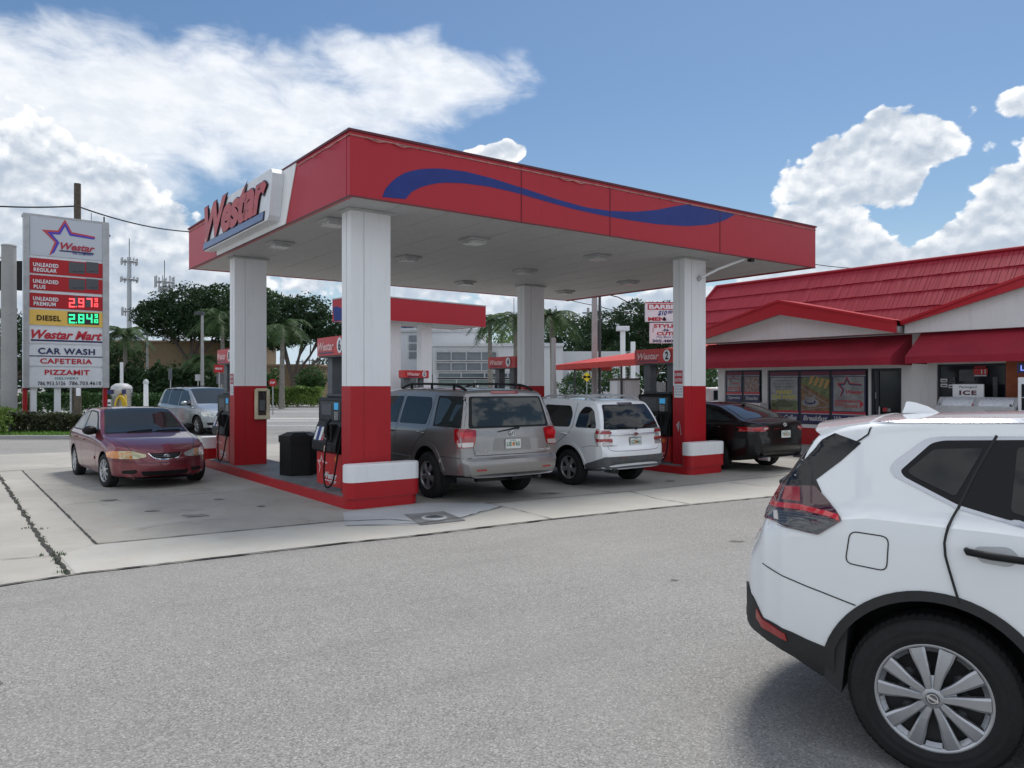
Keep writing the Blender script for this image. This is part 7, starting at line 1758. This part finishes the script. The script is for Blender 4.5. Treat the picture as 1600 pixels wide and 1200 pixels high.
# ---- black saloon right of the second island
def sedan_black():
    S = dict(half=.92, prof=[(-1.08, .42), (-1.12, .52), (-1.12, .68), (-1.09, .86), (-1.08, 1.0), (-1.05, 1.045), (-.8, 1.07), (-.62, 1.10), (-.3, 1.24), (.1, 1.38), (.5, 1.43), (1.0, 1.435), (1.4, 1.38), (1.9, 1.16), (2.2, 1.0), (2.8, .94), (3.3, .84), (3.62, .70), (3.7, .5), (3.66, .35)],
        w=[(-1.12, .66), (-1.05, .78), (-.9, .86), (-.5, .91), (0, .92), (2.8, .92), (3.3, .85), (3.6, .68), (3.7, .55)], z0=[(-1.1, .34), (-.8, .27), (-.3, .2), (3, .2), (3.7, .28)], zs=[(-1.1, .98), (-.3, .98), (1, .93), (2.2, .90), (3.7, .75)],
        rc=[(-1.12, .08), (-.7, .05), (0, .07), (1, .08), (2.4, .06), (3.7, .12)], k=.48, step=.03, crown=.03, bow=[(-1.1, -.10), (-.8, -.10), (-.3, -.05), (.3, 0), (2.8, 0), (3.7, .2)])
    p = G(8.62+.90, .42); c = Car('black_sedan', 'glossy black sedan with slim red tail lights parked in front of the store posters', 'car', (p.x, p.y, 0), HV-.03, P_BLACK, S, .04)
    c.finish([(0, .335, .375), (2.82, .335, .375)], .25)
    for sd_ in ('L', 'R'):
        c.patch('window_trim', sd_, [(-.55, 1.045), (-.1, 1.20), (.3, 1.30), (.7, 1.345), (1.1, 1.335), (1.5, 1.22), (1.95, .99), (.8, 1.01)], M_BLACK, .003, .06, rad=.02)
        c.patch('window', sd_, [(-.42, 1.06), (-.06, 1.19), (.28, 1.285), (.60, 1.325), (.64, 1.035)], M_CGG, .007, .05, rad=.03)
        c.patch('window', sd_, [(.70, 1.035), (.68, 1.325), (1.08, 1.315), (1.45, 1.215), (1.80, 1.02)], M_CGL, .007, .05, rad=.03)
        mb = MB(); c.seam(mb, sd_, [(-.3, 1.1), (-.25, .95), (.1, .85), (.35, .65), (.42, .30)], .008); c.seam(mb, sd_, [(.67, 1.0), (.7, .3)], .008); c.seam(mb, sd_, [(-1.05, .80), (-.6, .75), (-.36, .62)], .006); mb.build('panel_gap', c.t)
        handles(c, [(-.05, .93), (.9, .91)], P_BLACK, sd_); mirror_(c, 1.75, 1.02, 1 if sd_ == 'L' else -1, P_BLACK)
        lp = c.patch('tail_light', sd_, [(-1.10, .93), (-.80, .945), (-.55, .935), (-.78, .875), (-1.10, .845)], M_TLR, .012, .04, rad=.01)
    c.patch('rear_window', 'top', [(.06, .55), (.06, -.55), (-.58, -.66), (-.58, .66)], M_CGG, .006, .05, rad=.08)
    c.patch('sunroof', 'top', [(.95, .40), (.95, -.40), (.20, -.40), (.20, .40)], M_CGL, .005, .06, rad=.05)
    for sg_ in (-1, 1):
        lp = c.patch('tail_light', 'rear', [(sg_*.92, .935), (sg_*.50, .955), (sg_*.47, .90), (sg_*.58, .865), (sg_*.92, .845)], M_TLR, .012, .04, rad=.01)
        mb = MB(); c.patch('', 'rear', [(sg_*.60, .925), (sg_*.50, .935), (sg_*.50, .905), (sg_*.60, .895)], M_TLC, .016, .03, mb=mb, thick=0); c.patch('', 'rear', [(sg_*.80, .925), (sg_*.64, .93), (sg_*.64, .90), (sg_*.80, .895)], M_TLB, .016, .03, mb=mb, thick=0); mb.build('clear_lens', lp)
        mb = MB(); c.seam(mb, 'rear', [(sg_*.47, 1.0), (sg_*.46, .87), (sg_*.40, .74)], .008); c.seam(mb, 'rear', [(sg_*.86, .78), (sg_*.72, .52), (sg_*.5, .42)], .010); mb.build('panel_gap', c.t)
        mb = MB(); mb.tube([(-1.14, sg_*.58, .30), (-.9, sg_*.58, .30)], .045, M_STEEL, 12); mb.build('exhaust', c.t)
    plate(c, 0, .79, txt='Y92 CDL'); star_emblem(c, 'rear', 0, .985, .055); badge(c, 'rear', .36, .14, .895, .915, 'CAMRY'); badge(c, 'rear', -.26, -.36, .895, .915, 'SE')
    c.patch('diffuser', 'rear', [(-.66, .45), (.66, .45), (.60, .33), (-.60, .33)], M_CLADB, .010, .05, rad=.02)
    c.patch('windscreen', 'top', [(1.3, .58), (1.3, -.58), (2.05, -.72), (2.05, .72)], M_CGL, .006, .08)
    mb = MB(); h, _ = c.hit('top', .0, 0); mb.prism([(h.x-.07, h.z-.01), (h.x-.05, h.z+.045), (h.x+.09, h.z+.01)], -.015, .015, M_BLACK, Matrix(((1, 0, 0, 0), (0, 0, 1, 0), (0, 1, 0, 0), (0, 0, 0, 1)))); mb.build('antenna_fin', c.t)
    for (x, y, s_) in ((0, .80, 1), (0, -.80, -1), (2.82, .80, 1), (2.82, -.80, -1)): wheel(c.t, x, y, .333, .336, .22, .225, 'ten', s_)
sedan_black()

# ---- maroon saloon (front three-quarter view)
def sedan_maroon():
    S = dict(half=.845, prof=[(-1.02, .35), (-1.05, .48), (-1.04, .66), (-1.0, .82), (-.95, .92), (-.8, .965), (-.5, .98), (-.25, 1.06), (.1, 1.27), (.4, 1.36), (.8, 1.385), (1.25, 1.36), (1.45, 1.28), (1.8, 1.07), (2.06, .945), (2.3, .90), (2.7, .84), (3.0, .76), (3.2, .66), (3.30, .55), (3.33, .42), (3.32, .30), (3.28, .22)],
        w=[(-1.05, .6), (-.95, .72), (-.7, .80), (-.3, .835), (.5, .845), (2.2, .845), (2.7, .83), (3.0, .78), (3.2, .68), (3.33, .52)], z0=[(-1.05, .28), (-.7, .22), (0, .18), (2.6, .18), (3.33, .20)], zs=[(-1.05, .86), (0, .90), (1.5, .87), (2.3, .80), (3.0, .66), (3.33, .5)],
        rc=[(-1.05, .08), (-.5, .05), (0, .07), (1, .07), (2.2, .06), (2.9, .09), (3.33, .07)], k=.36, step=.03, crown=.028, bow=[(-1.05, -.12), (-.6, -.05), (0, 0), (2.2, .0), (2.7, .05), (3.33, .20)])
    d = Vector((.64, -.77, 0)).normalized(); fl = Vector((-6.58, 14.30, 0)); loc = fl-d*2.465
    c = Car('maroon_sedan', 'maroon compact sedan facing the camera on the forecourt left of the pumps', 'car', loc, atan2(d.y, d.x), P_MAROON, S, .036)
    c.finish([(0, .30, .345), (2.465, .30, .345)], .20)
    for sd_ in ('R', 'L'):
        c.patch('window_trim', sd_, [(-.32, .935), (.02, 1.15), (.25, 1.27), (.70, 1.325), (1.18, 1.305), (1.42, 1.20), (1.85, .925), (.8, .925)], M_BLACK, .003, .05, rad=.03)
        c.patch('window', sd_, [(-.20, .955), (.06, 1.13), (.28, 1.25), (.62, 1.295), (.66, .950)], M_CGG, .007, .05, rad=.03)
        c.patch('window', sd_, [(.72, .950), (.70, 1.295), (1.14, 1.280), (1.36, 1.19), (1.74, .945)], M_CGG, .007, .05, rad=.03)
        mb = MB(); c.seam(mb, sd_, [(-.35, .93), (-.1, .80), (.25, .62), (.36, .45), (.40, .22)], .008); c.seam(mb, sd_, [(.69, .93), (.71, .55), (.72, .22)], .009); c.seam(mb, sd_, [(1.85, .92), (1.93, .75), (1.90, .22)], .009)
        c.seam(mb, sd_, [(2.82, .50), (2.95, .52), (3.10, .50)], .006); mb.build('panel_gap', c.t)
        c.patch('side_moulding', sd_, [(.42, .53), (1.88, .52), (1.88, .46), (.42, .47)], P_MAROON, .014, .06, rad=.02)
        handles(c, [(.20, .80), (.98, .78)], P_MAROON, sd_); mirror_(c, 1.66, .955, 1 if sd_ == 'L' else -1, M_BLACK, .14)
        c.patch('turn_signal', sd_, [(2.86, .665), (3.05, .655), (3.17, .62), (3.15, .535), (2.96, .55), (2.88, .59)], M_AMB, .010, .03, rad=.02)
    c.patch('windscreen_trim', 'top', [(1.24, .55), (1.24, -.55), (2.10, -.73), (2.15, 0), (2.10, .73)], M_BLACK, .003, .05, rad=.05)
    c.patch('windscreen', 'top', [(1.27, .53), (1.27, -.53), (2.04, -.69), (2.09, 0), (2.04, .69)], M_CGG, .007, .05, rad=.05)
    mb = MB(); c.seam(mb, 'top', [(2.12, .70), (2.6, .67), (3.0, .55), (3.10, .50)], .009); c.seam(mb, 'top', [(2.12, -.70), (2.6, -.67), (3.0, -.55), (3.10, -.50)], .009); c.seam(mb, 'top', [(2.4, .38), (2.9, .30), (3.1, .26)], .004, .001, P_MAROON); mb.build('bonnet_gap', c.t)
    for sg_ in (-1, 1):
        c.patch('headlight', 'front', [(sg_*.62, .665), (sg_*.74, .655), (sg_*.30, .605), (sg_*.30, .555), (sg_*.42, .525), (sg_*.70, .535)] if False else [(sg_*.70, .665), (sg_*.50, .655), (sg_*.31, .60), (sg_*.32, .555), (sg_*.45, .53), (sg_*.70, .535)], M_HLY if sg_ < 0 else M_HL, .010, .03, rad=.03)
        c.patch('turn_signal', 'front', [(sg_*.82, .65), (sg_*.69, .665), (sg_*.69, .535), (sg_*.82, .55)], M_AMB if sg_ < 0 else M_HL, .011, .03, rad=.02)
        c.patch('fog_recess', 'front', [(sg_*.66, .33), (sg_*.46, .345), (sg_*.44, .30), (sg_*.50, .265), (sg_*.66, .28)], M_BLACK, .004, .03, rad=.02)
    gr = c.patch('grille', 'front', [(-.27, .615), (.27, .615), (.20, .545), (.10, .52), (-.10, .52), (-.20, .545)], M_BLACK, .006, .03, rad=.02)
    mb = MB(); c.seam(mb, 'front', [(-.28, .62), (-.21, .545), (-.10, .515), (.10, .515), (.21, .545), (.28, .62)], .012, .010, M_CHROME)
    for z in (.585, .555): c.seam(mb, 'front', [(-.22+(.6-z)*.8, z), (.22-(.6-z)*.8, z)], .005, .010, M_MGREY)
    mb.build('grille_bar', gr); star_emblem(c, 'front', 0, .568, .045)
    c.patch('air_intake', 'front', [(-.40, .315), (.40, .315), (.36, .235), (-.36, .235)], M_BLACK, .004, .04, rad=.02)
    mb = MB(); c.seam(mb, 'front', [(-.80, .50), (-.4, .46), (.4, .46), (.80, .50)], .007, .002); c.seam(mb, 'front', [(-.78, .22), (-.5, .205), (.5, .205), (.78, .22)], .02, .004, M_BLACK); mb.build('bumper_crease', c.t)
    mb = MB()
    for y in (-.35, .15): 
        h, nn = c.hit('top', 2.08, y); h2, n2 = c.hit('top', 2.03, y+.45); mb.tube([h+nn*.01, (h+h2)/2+nn*.02, h2+n2*.015], .008, M_BLACK, 5)
    mb.build('wiper', c.t)
    for sd_ in (-1, 1): c.patch('tail_light', 'rear', [(sd_*.72, .86), (sd_*.40, .86), (sd_*.40, .74), (sd_*.72, .74)], M_TLR, .008, .04, rad=.02)
    c.patch('rear_window', 'top', [(.16, .5), (.16, -.5), (-.34, -.62), (-.34, .62)], M_CGL, .006, .06, rad=.05)
    # dim seat shapes are inside; steering tilt of the front wheels follows the lock
    for (x, y, s_, st_) in ((0, .735, 1, 0), (0, -.735, -1, 0), (2.465, .735, 1, .12), (2.465, -.735, -1, .12)): wheel(c.t, x, y, .298, .300, .185, .19, 'plain', s_, st_)
sedan_maroon()

# ---- silver minivan behind
def minivan():
    S = dict(half=.99, prof=[(-1.0, .40), (-1.05, .55), (-1.04, .75), (-1.0, 1.0), (-.95, 1.15), (-.85, 1.40), (-.72, 1.62), (-.55, 1.70), (.3, 1.75), (1.3, 1.74), (1.8, 1.68), (2.3, 1.42), (2.75, 1.17), (3.0, 1.08), (3.4, .98), (3.75, .86), (3.92, .72), (3.98, .5), (3.95, .3)],
        w=[(-1.05, .8), (-.9, .93), (-.5, .985), (0, .99), (3.0, .985), (3.5, .92), (3.8, .78), (3.98, .60)], z0=[(-1, .3), (0, .24), (3.5, .22), (3.98, .26)], zs=[(-1, 1.05), (0, 1.02), (2, 1.0), (3.0, .95), (3.98, .7)],
        rc=[(-1, .08), (0, .10), (2, .08), (3.98, .14)], k=.33, step=.03, crown=.035, bow=[(-1, -.08), (-.5, -.03), (0, 0), (2.8, 0), (3.3, .08), (3.98, .24)])
    d = Vector((.70, -.714, 0)).normalized(); loc = Vector((-12.95, 31.3, 0))
    c = Car('silver_minivan', 'silver blue minivan on the far side of the pumps, partly hidden by pump 8', 'minivan', loc, atan2(d.y, d.x), P_SILV2, S, .05)
    c.finish([(0, .35, .40), (3.03, .35, .40)], .26)
    for sd_ in ('R', 'L'):
        c.patch('window', sd_, [(-.80, 1.10), (-.62, 1.50), (-.45, 1.60), (.05, 1.62), (.15, 1.08)], M_CGG, .006, .06, rad=.05)
        c.patch('window', sd_, [(.24, 1.07), (.12, 1.62), (1.12, 1.63), (1.18, 1.04)], M_CGG, .006, .06, rad=.05)
        c.patch('window', sd_, [(1.27, 1.03), (1.22, 1.63), (1.68, 1.60), (2.15, 1.33), (2.45, 1.05)], M_CGG, .006, .06, rad=.05)
        mb = MB(); c.seam(mb, sd_, [(.2, 1.6), (.18, 1.0), (.40, .7), (.46, .3)], .012); c.seam(mb, sd_, [(1.2, 1.6), (1.22, .3)], .012); c.seam(mb, sd_, [(2.45, 1.05), (2.52, .8), (2.5, .3)], .012); c.seam(mb, sd_, [(-.9, .95), (.2, .97)], .010); mb.build('panel_gap', c.t)
        handles(c, [(1.05, .94), (1.35, .94)], P_SILV2, sd_); mirror_(c, 2.2, 1.12, 1 if sd_ == 'L' else -1, P_SILV2, .2)
        c.patch('headlight', sd_, [(3.25, .86), (3.55, .84), (3.80, .72), (3.75, .64), (3.4, .72)], M_HL, .010, .05, rad=.02)
        c.patch('sill', sd_, [(.42, .36), (2.6, .36), (2.6, .26), (.42, .26)], P_SILV2, .012, .07)
    c.patch('windscreen', 'top', [(1.72, .66), (1.72, -.66), (2.78, -.82), (2.86, 0), (2.78, .82)], M_CGG, .006, .07, rad=.05)
    for sg_ in (-1, 1):
        c.patch('headlight', 'front', [(sg_*.90, .86), (sg_*.50, .74), (sg_*.45, .66), (sg_*.88, .68)], M_HL, .010, .04, rad=.02); c.patch('fog_recess', 'front', [(sg_*.80, .46), (sg_*.50, .46), (sg_*.46, .36), (sg_*.78, .36)], M_BLACK, .006, .04, rad=.03)
    c.patch('grille', 'front', [(-.40, .70), (.40, .70), (.30, .56), (-.30, .56)], M_DGREY, .006, .04, rad=.03); c.patch('air_intake', 'front', [(-.42, .44), (.42, .44), (.36, .32), (-.36, .32)], M_BLACK, .006, .04, rad=.03)
    star_emblem(c, 'front', 0, .66, .06); rack(c, .72, -.4, 1.3, M_BLACK, .03)
    mb = MB(); h, _ = c.hit('top', -.55, 0); mb.tube([h, h+Vector((-.05, 0, .18))], .012, M_BLACK, 5); mb.build('antenna', c.t)
    for (x, y, s_) in ((0, .84, 1), (0, -.84, -1), (3.03, .84, 1), (3.03, -.84, -1)): wheel(c.t, x, y, .345, .348, .235, .215, 'seven', s_)
minivan()
